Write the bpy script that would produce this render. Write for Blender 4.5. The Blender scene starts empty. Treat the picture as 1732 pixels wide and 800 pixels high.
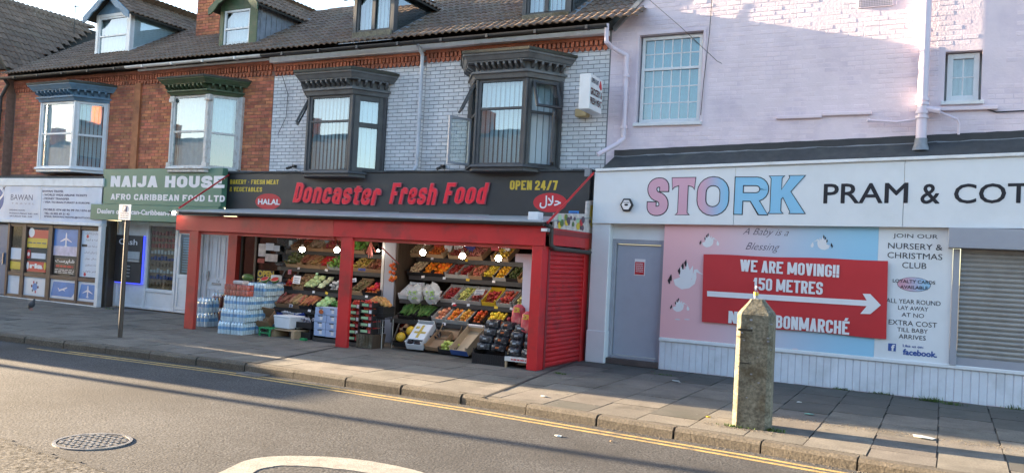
import bpy, bmesh, math, random
from mathutils import Vector, Matrix
random.seed(11)
SC = bpy.context.scene
COL = SC.collection
# ------------------------------------------------------------------ camera
F_PX, YAW, PITCH, ROLL, CAM_H = 1406.48, 0.47952222, 0.0255851, 0.05236628, 1.72
def cam_axes():
    f = Vector((-math.sin(YAW)*math.cos(PITCH), math.cos(YAW)*math.cos(PITCH), math.sin(PITCH)))
    rt = Vector((math.cos(YAW), math.sin(YAW), 0)); up = rt.cross(f)
    r2 = math.cos(ROLL)*rt + math.sin(ROLL)*up
    u2 = -math.sin(ROLL)*rt + math.cos(ROLL)*up
    return r2, u2, f
RT, UP, FW = cam_axes()
CAM = Vector((0, 0, CAM_H))
cam = bpy.data.cameras.new('camera'); cam_o = bpy.data.objects.new('camera', cam); COL.objects.link(cam_o)
cam.sensor_width = 36; cam.lens = 36*F_PX/1732; cam.clip_end = 2000; cam.clip_start = .05
m = Matrix((RT, UP, -FW)).transposed().to_4x4(); m.translation = CAM
cam_o.matrix_world = m; SC.camera = cam_o
# ------------------------------------------------------------------ light
SUN_EL, SUN_S = 11.0, 0.06
w = bpy.data.worlds.new('World'); SC.world = w; w.use_nodes = True
nt = w.node_tree; bg = nt.nodes['Background']
sky = nt.nodes.new('ShaderNodeTexSky'); sky.sky_type = 'NISHITA'; sky.sun_disc = False
az = math.atan2(-1, -SUN_S)      # compass angle of the sun, measured from +Y towards +X
sky.sun_elevation = math.radians(SUN_EL); sky.sun_rotation = az
sky.air_density = .9; sky.dust_density = 1.0; sky.ozone_density = 1.2; sky.altitude = 10
bg.inputs['Strength'].default_value = .07
nt.links.new(sky.outputs[0], bg.inputs[0])
sun = bpy.data.lights.new('sun', 'SUN'); sun.energy = 4.5; sun.angle = math.radians(.42); sun.color = (1, .76, .49)
sun_o = bpy.data.objects.new('sun', sun); COL.objects.link(sun_o)
d = Vector((1, SUN_S, -math.tan(math.radians(SUN_EL)))).normalized()
sun_o.rotation_euler = d.to_track_quat('-Z', 'Y').to_euler()
SC.view_settings.view_transform = 'Standard'; SC.view_settings.look = 'None'
SC.view_settings.exposure = 3.28; SC.view_settings.gamma = 1
SC.cycles.max_bounces = 8; SC.cycles.transparent_max_bounces = 12

# ------------------------------------------------------------------ helpers
def ray(px, py):
    return RT*((px-866)/F_PX) - UP*((py-400)/F_PX) + FW
def at(px, py, Y):               # the point of the plane y = Y that lies on a measured line of sight
    v = ray(px, py); return CAM + v*(Y/v.y)
def gnd(px, py, z=0.0):
    v = ray(px, py); return CAM + v*((z-CAM_H)/v.z)
WO = {}
def org(o): return WO.get(o.name, Vector((0, 0, 0)))
def thing(name, label, cat, loc=(0, 0, 0), group=None):
    o = bpy.data.objects.new(name, None); o.empty_display_size = .1
    COL.objects.link(o); o.location = loc; WO[o.name] = Vector(loc)
    o['label'] = label; o['category'] = cat
    if group: o['group'] = group
    return o
def struct_e(name, loc=(0, 0, 0)):
    o = bpy.data.objects.new(name, None); COL.objects.link(o); o.location = loc; WO[o.name] = Vector(loc)
    o['kind'] = 'structure'; return o
def tag(o, label, cat, group=None):
    o['label'] = label; o['category'] = cat
    if group: o['group'] = group
    return o
class MB:
    def __init__(s): s.v = []; s.f = []
    def add(s, vs, fs):
        n = len(s.v); s.v += [tuple(v) for v in vs]; s.f += [tuple(i+n for i in f) for f in fs]; return s
    def hexa(s, p):              # 0-3 bottom ring, 4-7 top ring
        return s.add(p, [(3,2,1,0),(4,5,6,7),(0,1,5,4),(1,2,6,5),(2,3,7,6),(3,0,4,7)])
    def box(s, x0, x1, y0, y1, z0, z1):
        return s.hexa([(x0,y0,z0),(x1,y0,z0),(x1,y1,z0),(x0,y1,z0),(x0,y0,z1),(x1,y0,z1),(x1,y1,z1),(x0,y1,z1)])
    def obox(s, c, ux, uy, uz, hx, hy, hz):
        c, ux, uy, uz = Vector(c), Vector(ux)*hx, Vector(uy)*hy, Vector(uz)*hz
        return s.hexa([c-ux-uy-uz, c+ux-uy-uz, c+ux+uy-uz, c-ux+uy-uz, c-ux-uy+uz, c+ux-uy+uz, c+ux+uy+uz, c-ux+uy+uz])
    def prism(s, pts, off):      # polygon (3-D points) pushed along off
        off = Vector(off); n = len(pts); a = [Vector(p) for p in pts]; b = [p+off for p in a]
        s.add(a+b, [tuple(range(n-1, -1, -1)), tuple(range(n, 2*n))] + [(i, (i+1) % n, n+(i+1) % n, n+i) for i in range(n)])
        return s
    def quad(s, *p): return s.add(p, [tuple(range(len(p)))])
    def tube(s, p0, p1, r, n=10, r2=None, cap=True):
        p0, p1 = Vector(p0), Vector(p1); r2 = r if r2 is None else r2
        dd = (p1-p0).normalized(); u = dd.orthogonal().normalized(); v = dd.cross(u)
        vs = [p0+(u*math.cos(t)+v*math.sin(t))*r for t in [2*math.pi*i/n for i in range(n)]]
        vs += [p1+(u*math.cos(t)+v*math.sin(t))*r2 for t in [2*math.pi*i/n for i in range(n)]]
        fs = [(i, (i+1) % n, n+(i+1) % n, n+i) for i in range(n)]
        if cap: fs += [tuple(range(n-1, -1, -1)), tuple(range(n, 2*n))]
        return s.add(vs, fs)
    def path(s, pts, r, n=8):
        for a, b in zip(pts[:-1], pts[1:]): s.tube(a, b, r, n)
        for p in pts[1:-1]: s.ball(p, r*1.01, 6, 4)
        return s
    def ball(s, c, r, seg=8, rings=5, sx=1, sy=1, sz=1):
        c = Vector(c); vs = [c+Vector((0, 0, r*sz))]
        for j in range(1, rings):
            th = math.pi*j/rings
            for i in range(seg):
                ph = 2*math.pi*i/seg
                vs.append(c+Vector((r*sx*math.sin(th)*math.cos(ph), r*sy*math.sin(th)*math.sin(ph), r*sz*math.cos(th))))
        vs.append(c-Vector((0, 0, r*sz))); L = len(vs)-1
        fs = [(0, 1+i, 1+(i+1) % seg) for i in range(seg)]
        for j in range(rings-2):
            a = 1+j*seg; b = a+seg
            fs += [(a+i, b+i, b+(i+1) % seg, a+(i+1) % seg) for i in range(seg)]
        a = 1+(rings-2)*seg
        fs += [(L, a+(i+1) % seg, a+i) for i in range(seg)]
        return s.add(vs, fs)
    def lathe(s, c, prof, n=12):  # prof: (r, z)
        c = Vector(c); k = len(prof); vs = []
        for r, z in prof:
            vs += [c+Vector((r*math.cos(2*math.pi*i/n), r*math.sin(2*math.pi*i/n), z)) for i in range(n)]
        fs = [(j*n+i, j*n+(i+1) % n, (j+1)*n+(i+1) % n, (j+1)*n+i) for j in range(k-1) for i in range(n)]
        fs += [tuple(range(n-1, -1, -1)), tuple(range((k-1)*n, k*n))]
        return s.add(vs, fs)
    def xf(s, M_, i0=0):
        s.v[i0:] = [tuple(M_ @ Vector(v)) for v in s.v[i0:]]; return s
    def out(s, name, mat, parent=None, smooth=False, bev=0, kind=None, label=None, loc=None, seg=1):
        me = bpy.data.meshes.new(name)
        off = Vector(loc) if loc is not None and parent is None else (org(parent) if parent else Vector((0, 0, 0)))
        me.from_pydata([(v[0]-off.x, v[1]-off.y, v[2]-off.z) for v in s.v], [], s.f)
        bm = bmesh.new(); bm.from_mesh(me); bmesh.ops.recalc_face_normals(bm, faces=bm.faces); bm.to_mesh(me); bm.free()
        if mat: me.materials.append(mat)
        if smooth:
            me.polygons.foreach_set('use_smooth', [True]*len(me.polygons))
            try: me.set_sharp_from_angle(angle=math.radians(40))
            except Exception: pass
        o = bpy.data.objects.new(name, me); COL.objects.link(o)
        if parent:
            o.parent = parent; WO[o.name] = off
        else:
            o.location = off; WO[o.name] = off
        if bev:
            b = o.modifiers.new('bevel', 'BEVEL'); b.width = bev; b.segments = seg; b.limit_method = 'ANGLE'
        if kind: o['kind'] = kind
        if label: o['label'] = label
        return o
def inst(name, mesh, parent, loc, rot=(0, 0, 0), sc=(1, 1, 1)):      # a piece sharing its mesh with alike pieces; loc is in the world
    o = bpy.data.objects.new(name, mesh); COL.objects.link(o); o.parent = parent
    o.location = Vector(loc)-org(parent); o.rotation_euler = rot; o.scale = sc; return o
KIDS = {}
def copy_tree(o, parent=None):
    c = o.copy(); COL.objects.link(c)
    if parent: c.parent = parent
    for ch in list(o.children): copy_tree(ch, c)
    return c
def mesh_of(mb, name, mat, smooth=False):
    o = mb.out(name, mat, smooth=smooth); me = o.data; bpy.data.objects.remove(o); return me

# ------------------------------------------------------------------ materials
def M(name, col, rough=.6, var=.12, scale=6, bump=.0, bscale=80, metal=0, rnd=0, hue=0, dirt_or_glint=None, dscale=1.5, damt=.5,
      spec=.5, emis=None, es=0, coat=0, obj=False, alpha=None, fine=0, trans=0, stretch=None):
    mt = bpy.data.materials.new(name); mt.use_nodes = True; n = mt.node_tree.nodes; L = mt.node_tree.links
    p = n['Principled BSDF']
    p.inputs['Roughness'].default_value = rough; p.inputs['Metallic'].default_value = metal
    p.inputs['Specular IOR Level'].default_value = spec
    if coat: p.inputs['Coat Weight'].default_value = coat
    if trans: p.inputs['Transmission Weight'].default_value = trans
    if alpha is not None: p.inputs['Alpha'].default_value = alpha
    if obj: src = n.new('ShaderNodeTexCoord').outputs['Object']
    else: src = n.new('ShaderNodeNewGeometry').outputs['Position']
    if stretch:
        mp = n.new('ShaderNodeMapping'); mp.inputs['Scale'].default_value = stretch; L.new(src, mp.inputs[0]); src = mp.outputs[0]
    def noise(sc, det=4):
        t = n.new('ShaderNodeTexNoise'); t.inputs['Scale'].default_value = sc; t.inputs['Detail'].default_value = det
        t.inputs['Roughness'].default_value = .6; L.new(src, t.inputs['Vector']); return t.outputs['Fac']
    def mapr(x, a, b, c, d_):
        r = n.new('ShaderNodeMapRange'); r.inputs[1].default_value = a; r.inputs[2].default_value = b
        r.inputs[3].default_value = c; r.inputs[4].default_value = d_; L.new(x, r.inputs[0]); return r.outputs[0]
    def math_(op, x, y):
        q = n.new('ShaderNodeMath'); q.operation = op
        for i, z in enumerate((x, y)):
            if isinstance(z, (int, float)): q.inputs[i].default_value = z
            else: L.new(z, q.inputs[i])
        return q.outputs[0]
    val = mapr(noise(scale), .3, .7, 1-var, 1+var)
    if fine: val = math_('MULTIPLY', val, mapr(noise(bscale*1.3, 2), .35, .65, 1-fine, 1+fine))
    h = n.new('ShaderNodeHueSaturation'); h.inputs['Color'].default_value = (*col, 1)
    if rnd or hue:
        oi = n.new('ShaderNodeObjectInfo').outputs['Random']; gi = n.new('ShaderNodeNewGeometry').outputs['Random Per Island']
        r = math_('FRACT', math_('ADD', oi, gi), 0)
        val = math_('MULTIPLY', val, mapr(r, 0, 1, 1-rnd, 1+rnd))
        if hue:
            r2 = math_('FRACT', math_('MULTIPLY', r, 7.13), 0); L.new(mapr(r2, 0, 1, .5-hue, .5+hue), h.inputs['Hue'])
    L.new(val, h.inputs['Value']); c = h.outputs[0]
    if dirt_or_glint:
        mx = n.new('ShaderNodeMix'); mx.data_type = 'RGBA'; L.new(mapr(noise(dscale, 6), .5, .68, 0, damt), mx.inputs[0])
        L.new(c, mx.inputs[6]); mx.inputs[7].default_value = (*dirt_or_glint, 1); c = mx.outputs[2]
    L.new(c, p.inputs['Base Color'])
    if bump:
        b = n.new('ShaderNodeBump'); b.inputs['Strength'].default_value = bump; b.inputs['Distance'].default_value = .01
        L.new(noise(bscale), b.inputs['Height']); L.new(b.outputs[0], p.inputs['Normal'])
    if emis:
        p.inputs['Emission Color'].default_value = (*emis, 1); p.inputs['Emission Strength'].default_value = es
    return mt
def M_grad(name, c0, c1, axis, a, b, rough=.4, cm=None):       # a printed colour gradient, fixed to the board it is printed on
    mt = M(name, c0, rough, .02); n = mt.node_tree.nodes; L = mt.node_tree.links; p = n['Principled BSDF']
    g = n.new('ShaderNodeNewGeometry'); s = n.new('ShaderNodeSeparateXYZ'); L.new(g.outputs['Position'], s.inputs[0])
    r = n.new('ShaderNodeMapRange'); r.interpolation_type = 'SMOOTHSTEP'
    r.inputs[1].default_value = a; r.inputs[2].default_value = b; L.new(s.outputs[axis], r.inputs[0])
    mx = n.new('ShaderNodeMix'); mx.data_type = 'RGBA'; L.new(r.outputs[0], mx.inputs[0])
    mx.inputs[6].default_value = (*c0, 1); mx.inputs[7].default_value = (*c1, 1); L.new(mx.outputs[2], p.inputs['Base Color'])
    if cm:
        cr = n.new('ShaderNodeValToRGB'); L.new(r.outputs[0], cr.inputs[0]); e = cr.color_ramp.elements
        e[0].color = (*c0, 1); e[1].color = (*c1, 1); k = e.new(.5); k.color = (*cm, 1); L.new(cr.outputs[0], p.inputs['Base Color'])
    return mt
def M_glass(name, refl=.3, tint=(.8, .88, .9)):
    mt = bpy.data.materials.new(name); mt.use_nodes = True; n = mt.node_tree.nodes; L = mt.node_tree.links
    n.remove(n['Principled BSDF']); o = n['Material Output']
    t = n.new('ShaderNodeBsdfTransparent'); t.inputs[0].default_value = (*tint, 1)
    g = n.new('ShaderNodeBsdfGlossy'); g.inputs['Roughness'].default_value = .015; g.inputs[0].default_value = (.95, .97, 1, 1)
    lw = n.new('ShaderNodeFresnel'); lw.inputs[0].default_value = 1.5
    ad = n.new('ShaderNodeMath'); ad.operation = 'ADD'; ad.use_clamp = True; L.new(lw.outputs[0], ad.inputs[0]); ad.inputs[1].default_value = refl
    tc = n.new('ShaderNodeNewGeometry'); ns = n.new('ShaderNodeTexNoise'); ns.inputs['Scale'].default_value = 1.7; L.new(tc.outputs['Position'], ns.inputs['Vector'])
    b = n.new('ShaderNodeBump'); b.inputs['Strength'].default_value = .02; b.inputs['Distance'].default_value = .03
    L.new(ns.outputs['Fac'], b.inputs['Height']); L.new(b.outputs[0], g.inputs['Normal'])
    mx = n.new('ShaderNodeMixShader'); bf = n.new('ShaderNodeMath'); bf.operation = 'SUBTRACT'; bf.inputs[0].default_value = 1; L.new(tc.outputs['Backfacing'], bf.inputs[1]); ml = n.new('ShaderNodeMath'); ml.operation = 'MULTIPLY'; L.new(ad.outputs[0], ml.inputs[0]); L.new(bf.outputs[0], ml.inputs[1]); L.new(ml.outputs[0], mx.inputs[0]); L.new(t.outputs[0], mx.inputs[1]); L.new(g.outputs[0], mx.inputs[2])
    L.new(mx.outputs[0], o.inputs[0]); return mt
MT = dict(
 asphalt=M('asphalt', (.074,.074,.075), .9, .25, .6, .6, 40, spec=.2, dirt_or_glint=(.052,.051,.051), dscale=.5, damt=.9, fine=.55),
 asphalt_old=M('asphalt_old', (.075,.072,.068), .9, .2, .8, 1.0, 22, fine=.85, spec=.2),
 tar=M('tar', (.03,.028,.026), .7, .4, 12, .5, 60),
 slab=M('slab', (.155,.140,.118), .85, .2, 3, .35, 40, rnd=.12, hue=.012, dirt_or_glint=(.075,.068,.056), dscale=1.6, damt=.75, fine=.22),
 slab_dark=M('slab_dark', (.082,.079,.070), .85, .15, 3, .25, 90, rnd=.15, dirt_or_glint=(.05,.055,.045), dscale=1.4, damt=.6, fine=.2),
 kerb=M('kerb', (.105,.09,.07), .9, .25, 5, .6, 36, rnd=.15, dirt_or_glint=(.07,.062,.05), dscale=2.5, damt=.6, fine=.3),
 soil=M('soil', (.03,.027,.022), .95, .3, 20, .5, 60),
 yellow_line=M('yellow_line', (.42,.29,.10), .75, .25, 9, .4, 90, dirt_or_glint=(.13,.11,.085), dscale=7, damt=.75, fine=.35),
 road_white=M('road_white', (.30,.28,.245), .8, .15, 6, .4, 90, dirt_or_glint=(.17,.15,.13), dscale=9, damt=.6, fine=.3),
 iron=M('iron', (.30,.29,.28), .45, .3, 9, .3, 50, metal=.6, dirt_or_glint=(.07,.06,.05), dscale=6, damt=.5),
 brick_red=M('brick_red', (.52,.18,.09), .85, .2, 5, .35, 70, rnd=.28, hue=.012, dirt_or_glint=(.11,.05,.035), dscale=2.2, damt=.5),
 brick_far=M('brick_far', (.50,.18,.10), .85, .2, 5, .35, 70, rnd=.25, hue=.012, dirt_or_glint=(.1,.06,.045), dscale=1.2, damt=.6),
 mortar=M('mortar', (.24,.15,.115), .9, .2, 10, .3, 90),
 mortar_dark=M('mortar_dark', (.20,.21,.225), .9, .2, 10, .3, 90),
 brick_white=M('brick_white', (.67,.67,.68), .6, .1, 4, .25, 60, rnd=.06, dirt_or_glint=(.48,.50,.52), dscale=1.8, damt=.6),
 brick_pink=M('brick_pink', (.71,.61,.66), .55, .07, 2, .5, 35, rnd=.03, dirt_or_glint=(.5,.42,.52), dscale=1.3, damt=.6),
 pink=M('pink', (.70,.60,.65), .55, .06, 2, .4, 25, dirt_or_glint=(.5,.42,.52), dscale=1.5, damt=.5),
 terracotta=M('terracotta', (.42,.13,.07), .8, .2, 9, .2, 60, rnd=.2, dirt_or_glint=(.1,.045,.03), dscale=3, damt=.6),
 tile=M('tile', (.165,.112,.080), .85, .2, 4, .4, 70, rnd=.22, hue=.01, dirt_or_glint=(.20,.17,.13), dscale=1.5, damt=.5),
 tile_far=M('tile_far', (.175,.115,.080), .85, .2, 4, .4, 70, rnd=.2, dirt_or_glint=(.19,.15,.10), dscale=1.3, damt=.5),
 felt=M('felt', (.045,.05,.055), .8, .2, 6, .3, 90, dirt_or_glint=(.09,.095,.08), dscale=1.5, damt=.5),
 lead=M('lead', (.22,.24,.27), .55, .2, 5, .2, 40, dirt_or_glint=(.11,.11,.11), dscale=4, damt=.5),
 upvc=M('upvc', (.70,.71,.72), .35, .05, 5, dirt_or_glint=(.5,.49,.46), dscale=3, damt=.4),
 old_white=M('old_white', (.62,.61,.58), .6, .1, 7, .15, 40, dirt_or_glint=(.22,.15,.11), dscale=7, damt=.55),
 trim=M('trim', (.72,.74,.75), .5, .05, 5, dirt_or_glint=(.45,.45,.42), dscale=3, damt=.4),
 grey_bay=M('grey_bay', (.055,.056,.06), .5, .12, 5, .1, 40, dirt_or_glint=(.10,.10,.095), dscale=4, damt=.4),
 grey_mould=M('grey_mould', (.13,.135,.14), .6, .15, 6, .15, 40, dirt_or_glint=(.055,.055,.052), dscale=4, damt=.5),
 gold=M('gold', (.30,.20,.06), .5, .2, 9),
 blue_bay=M('blue_bay', (.12,.22,.32), .6, .15, 6, .15, 40, dirt_or_glint=(.07,.10,.12), dscale=4, damt=.5),
 green_bay=M('green_bay', (.055,.095,.045), .6, .2, 6, .15, 40, dirt_or_glint=(.16,.12,.08), dscale=5, damt=.4),
 moss_top=M('moss_top', (.06,.058,.045), .9, .3, 9, .5, 40),
 gutter_black=M('gutter_black', (.035,.035,.037), .4, .15, 6),
 gutter_white=M('gutter_white', (.6,.6,.58), .4, .1, 6, dirt_or_glint=(.3,.27,.22), dscale=3, damt=.6),
 pipe_white=M('pipe_white', (.55,.57,.62), .4, .08, 5, dirt_or_glint=(.35,.36,.38), dscale=4, damt=.4),
 pipe_pink=M('pipe_pink', (.66,.58,.66), .4, .05, 5),
 cast=M('cast', (.05,.045,.04), .6, .2, 5),
 glass=M_glass('glass', .15), glass_dark=M_glass('glass_dark', .05, (.8,.82,.8)), glass_cyan=M_glass('glass_cyan', .13, (.45,.78,.84)),
 blind=M('blind', (.60,.66,.68), .8, .04, 5), curtain=M('curtain', (.62,.62,.62), .9, .08, 9), curtain_red=M('curtain_red', (.22,.035,.06), .9, .15, 9),
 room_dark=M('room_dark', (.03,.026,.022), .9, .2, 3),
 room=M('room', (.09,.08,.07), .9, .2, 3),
 red=M('red', (.52,.018,.022), .42, .14, 1.5, .1, 24, dirt_or_glint=(.24,.025,.025), dscale=2.6, damt=.75),
 red_warm=M('red_warm', (.44,.045,.032), .5, .15, 1.2, .1, 24, dirt_or_glint=(.26,.05,.035), dscale=2.6, damt=.75),  # warmer red; canopy's left half carries reflected warm light in its colour
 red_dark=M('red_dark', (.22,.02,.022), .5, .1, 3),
 sheet_grey=M('sheet_grey', (.33,.35,.37), .45, .12, 3, .1, 30, dirt_or_glint=(.2,.2,.19), dscale=2, damt=.5),
 fascia_dark=M('fascia_dark', (.030,.033,.036), .38, .12, 2, dirt_or_glint=(.065,.065,.062), dscale=1.5, damt=.5),
 letter_red=M('letter_red', (.78,.006,.03), .35, .03, 5), letter_edge=M('letter_edge', (.60,.16,.20), .4, .03, 5),
 yellow=M('yellow', (.62,.45,.04), .5, .05, 5), oval_red=M('oval_red', (.50,.02,.03), .4, .05, 5),
 white_print=M('white_print', (.74,.74,.76), .45, .02, 5), black_print=M('black_print', (.012,.012,.018), .45, .02, 5), navy=M('navy', (.035,.04,.13), .45, .02, 5),
 faint_print=M('faint_print', (.10,.08,.12), .5, .02, 5), blue_print=M('blue_print', (.03,.10,.32), .45, .02, 5), sticker_blue=M('sticker_blue', (.03,.22,.6), .4, .05, 5),
 fascia_white=M('fascia_white', (.70,.74,.77), .32, .03, 1.5, dirt_or_glint=(.62,.66,.68), dscale=2, damt=.5),
 fb_blue=M('fb_blue', (.04,.10,.33), .4, .02, 5),
 green_sign=M('green_sign', (.085,.20,.135), .4, .06, 2, dirt_or_glint=(.11,.22,.15), dscale=2, damt=.5),
 bawan_sign=M('bawan_sign', (.56,.63,.74), .35, .10, 1.4, dirt_or_glint=(.36,.48,.68), dscale=1.0, damt=.7),
 brown_frame=M('brown_frame', (.085,.052,.042), .5, .12, 5, dirt_or_glint=(.12,.085,.07), dscale=4, damt=.4), wood_dark=M('wood_dark', (.07,.05,.035), .6, .25, 5, .15, 30, stretch=(6, 6, .6)),
 door_blue=M('door_blue', (.07,.13,.24), .45, .08, 4), door_grey=M('door_grey', (.36,.39,.46), .5, .05, 3, dirt_or_glint=(.30,.32,.38), dscale=3, damt=.5),
 steel=M('steel', (.42,.43,.44), .35, .1, 6, metal=.7, dirt_or_glint=(.25,.25,.24), dscale=3, damt=.4), shutter_grey=M('shutter_grey', (.36,.35,.33), .4, .08, 6, metal=.35, rnd=.05, dirt_or_glint=(.26,.25,.22), dscale=2.5, damt=.5),
 chrome=M('chrome', (.6,.6,.6), .2, .05, 5, metal=1), box_grey=M('box_grey', (.32,.34,.39), .4, .05, 3),
 plank=M('plank', (.66,.70,.76), .5, .05, 5, .05, 20, rnd=.035, dirt_or_glint=(.45,.48,.5), dscale=3, damt=.45), step=M('step', (.09,.07,.065), .85, .2, 5, .3, 50),
 banner=M('banner', (.52,.028,.035), .45, .06, 1.5), concrete=M('concrete', (.155,.145,.108), .9, .28, 9, .6, 26, dirt_or_glint=(.075,.055,.026), dscale=3.0, damt=.95, fine=.35),
 concrete_scar=M('concrete_scar', (.03,.028,.022), .95, .2, 9),
 pole=M('pole', (.075,.058,.045), .55, .2, 6), bulb=M('bulb', (1,1,1), .4, 0, 5, emis=(1,.93,.8), es=13),
 led=M('led', (.1,.1,.9), .4, 0, 5, emis=(.05,.08,1), es=.2), atm=M('atm', (.045,.04,.04), .35, .1, 6), screen=M('screen', (.35,.38,.4), .3, .1, 9),
 crate_pale=M('crate_pale', (.36,.37,.36), .6, .15, 8, rnd=.1, obj=True, dirt_or_glint=(.2,.19,.17), dscale=8, damt=.5),
 wood=M('wood', (.42,.30,.18), .7, .15, 8, .1, 40, rnd=.12, obj=True), card=M('card', (.33,.21,.12), .8, .12, 8, rnd=.15, obj=True), card_light=M('card_light', (.52,.40,.26), .8, .1, 8, obj=True),
 black_plastic=M('black_plastic', (.02,.02,.022), .4, .15, 8), white_plastic=M('white_plastic', (.68,.72,.76), .5, .04, 6), green_plastic=M('green_plastic', (.03,.28,.10), .4, .1, 6),
 shelf=M('shelf', (.035,.035,.036), .5, .15, 6), poly=M('poly', (.72,.76,.80), .7, .04, 6), blue_box=M('blue_box', (.36,.47,.68), .5, .08, 7, rnd=.04, obj=True), blue_plain=M('blue_plain', (.03,.07,.35), .5, .08, 7), yellow_card=M('yellow_card', (.65,.45,.03), .6, .05, 7),
 water=M('water', (.62,.73,.78), .12, .1, 9, spec=.6, rnd=.10, coat=.4), water_cap=M('water_cap', (.15,.35,.6), .4, .05, 6), water_label=M('water_label', (.17,.36,.58), .4, .12, 9, rnd=.2), film=M_glass('film', .06, (.95,.97,.98)),
 cola=M('cola', (.16,.02,.015), .25, .2, 20, rnd=.2), cap_green=M('cap_green', (.35,.6,.35), .4, .1, 9), cap_blue=M('cap_blue', (.05,.25,.6), .4, .1, 9), tins=M('tins', (.50,.10,.07), .35, .3, 30, rnd=.3),
 bag_black=M('bag_black', (.028,.03,.034), .25, .3, 16, .9, 18, obj=True, dirt_or_glint=(.30,.31,.33), dscale=12, damt=.8), bag_orange=M('bag_orange', (.48,.11,.02), .6, .4, 25, .5, 40, obj=True, dirt_or_glint=(.12,.03,.01), dscale=16, damt=.8), bag_red=M('bag_red', (.50,.06,.08), .38, .2, 12, .35, 20, obj=True, dirt_or_glint=(.58,.40,.32), dscale=8, damt=.6),  # bag_black: the pale grey patches are highlights painted into the colour
 net_red=M('net_red', (.52,.06,.025), .6, .3, 30, .5, 60, rnd=.25, obj=True), carrier=M('carrier', (.62,.65,.68), .35, .15, 9, .4, 14, obj=True, alpha=.5), grass=M('grass', (.08,.14,.025), .8, .3, 9, rnd=.4), litter=M('litter', (.55,.58,.55), .7, .15, 20), litter_green=M('litter_green', (.2,.5,.42), .7, .15, 20),
 shop_goods=M('shop_goods', (.38,.26,.16), .8, .4, 9),
 pigeon=M('pigeon', (.07,.075,.085), .7, .2, 30), cable=M('cable', (.02,.02,.02), .6, .1, 5), alarm=M('alarm', (.45,.34,.16), .5, .12, 6), sky_print=M('sky_print', (.10,.24,.55), .4, .15, 5), cloud_print=M('cloud_print', (.55,.50,.62), .4, .2, 9), paper=M('paper', (.60,.66,.74), .5, .06, 6),
 fruit_print=M('fruit_print', (.55,.5,.48), .4, .25, 10), print_purple=M('print_purple', (.08,.04,.07), .4, .3, 30), gold_print=M('gold_print', (.55,.42,.10), .4, .3, 20), gum=M('gum', (.16,.155,.15), .8, .2, 20),
 melon=M('melon', (.09,.16,.04), .45, .35, 26, obj=True), melon_flesh=M('melon_flesh', (.62,.07,.06), .4, .15, 12, obj=True), rind=M('rind', (.6,.65,.5), .5, .1, 9),
 blocker_white=M('blocker_white', (.7,.7,.7), .4, .03, 5), rubber=M('rubber', (.02,.02,.02), .8, .1, 9), slate=M('slate', (.10,.085,.075), .8, .25, 4, .2, 60, rnd=.2),
)
PROD = {}
def prod(key, col, hue=.015, rnd=.25, rough=.45):
    if key not in PROD: PROD[key] = M('produce_'+key, col, rough, .15, 30, rnd=rnd, hue=hue, obj=True)
    return PROD[key]
# ------------------------------------------------------------------ lettering
FORMS = {}
def _forms():
    t = [('ا',0xFE8D,2),('ب',0xFE8F,4),('ت',0xFE95,4),('ج',0xFE9D,4),('ح',0xFEA1,4),('خ',0xFEA5,4),('د',0xFEA9,2),('ر',0xFEAD,2),('ز',0xFEAF,2),('س',0xFEB1,4),('ش',0xFEB5,4),
         ('ط',0xFEC1,4),('ع',0xFEC9,4),('ف',0xFED1,4),('ل',0xFEDD,4),('م',0xFEE1,4),('ن',0xFEE5,4),('ه',0xFEE9,4),('و',0xFEED,2),('ی',0xFBFC,4),('پ',0xFB56,4),('ک',0xFB8E,4),('گ',0xFB92,4)]
    for ch, c, n in t: FORMS[ch] = (c, n)
_forms()
def shape_arabic(w_):            # joined letter forms, in left to right drawing order
    if not any('\u0600' <= ch <= '\u06ff' for ch in w_): return w_
    out_ = []; prev = False; i = 0
    while i < len(w_):
        ch = w_[i]
        if ch not in FORMS: out_.append(ch); prev = False; i += 1; continue
        if ch == 'ل' and i+1 < len(w_) and w_[i+1] == 'ا':
            out_.append(chr(0xFEFC if prev else 0xFEFB)); prev = False; i += 2; continue
        c, n = FORMS[ch]; nxt = i+1 < len(w_) and w_[i+1] in FORMS
        if n == 4: k = (3 if nxt else 1) if prev else (2 if nxt else 0)
        else: k = 1 if prev else 0
        out_.append(chr(c+k)); prev = (n == 4); i += 1
    return ''.join(reversed(out_))
def text_mesh(body, off=0, shear=0, ext=0, spacing=1):
    c = bpy.data.curves.new('lettering', 'FONT'); c.body = shape_arabic(body); c.shear = shear; c.extrude = ext; c.space_character = spacing
    c.offset = min(off, 0); c.resolution_u = 3
    o = bpy.data.objects.new('lettering', c); me = bpy.data.meshes.new_from_object(o)
    vs = [v.co.copy() for v in me.vertices]; fs = [tuple(p.vertices) for p in me.polygons]
    bpy.data.objects.remove(o); bpy.data.curves.remove(c); bpy.data.meshes.remove(me)
    if off > .004:               # heavier strokes: the glyph repeated a stroke-width apart, each copy a hair in front of the last
        n = len(vs); V, F = list(vs), list(fs); k = 12 if off > .03 else 8
        rings = [off] if off <= .06 else [off, off*.5]
        m_ = 1
        for rr_ in rings:
            for i in range(k):
                a = 2*math.pi*i/k; V += [Vector((v.x+rr_*math.cos(a), v.y+rr_*math.sin(a), m_*.00012)) for v in vs]; F += [tuple(q+n*m_ for q in f) for f in fs]; m_ += 1
        return V, F
    return vs, fs
def bounds(vs):
    return min(v.x for v in vs), max(v.x for v in vs), min(v.y for v in vs), max(v.y for v in vs)
def frame_px(cx, cy, wpx, hpx, Y):
    a = at(cx-wpx/2, cy, Y).x; b = at(cx+wpx/2, cy, Y).x; t = at(cx, cy-hpx/2, Y).z; q = at(cx, cy+hpx/2, Y).z
    return a, b, q, t
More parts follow.
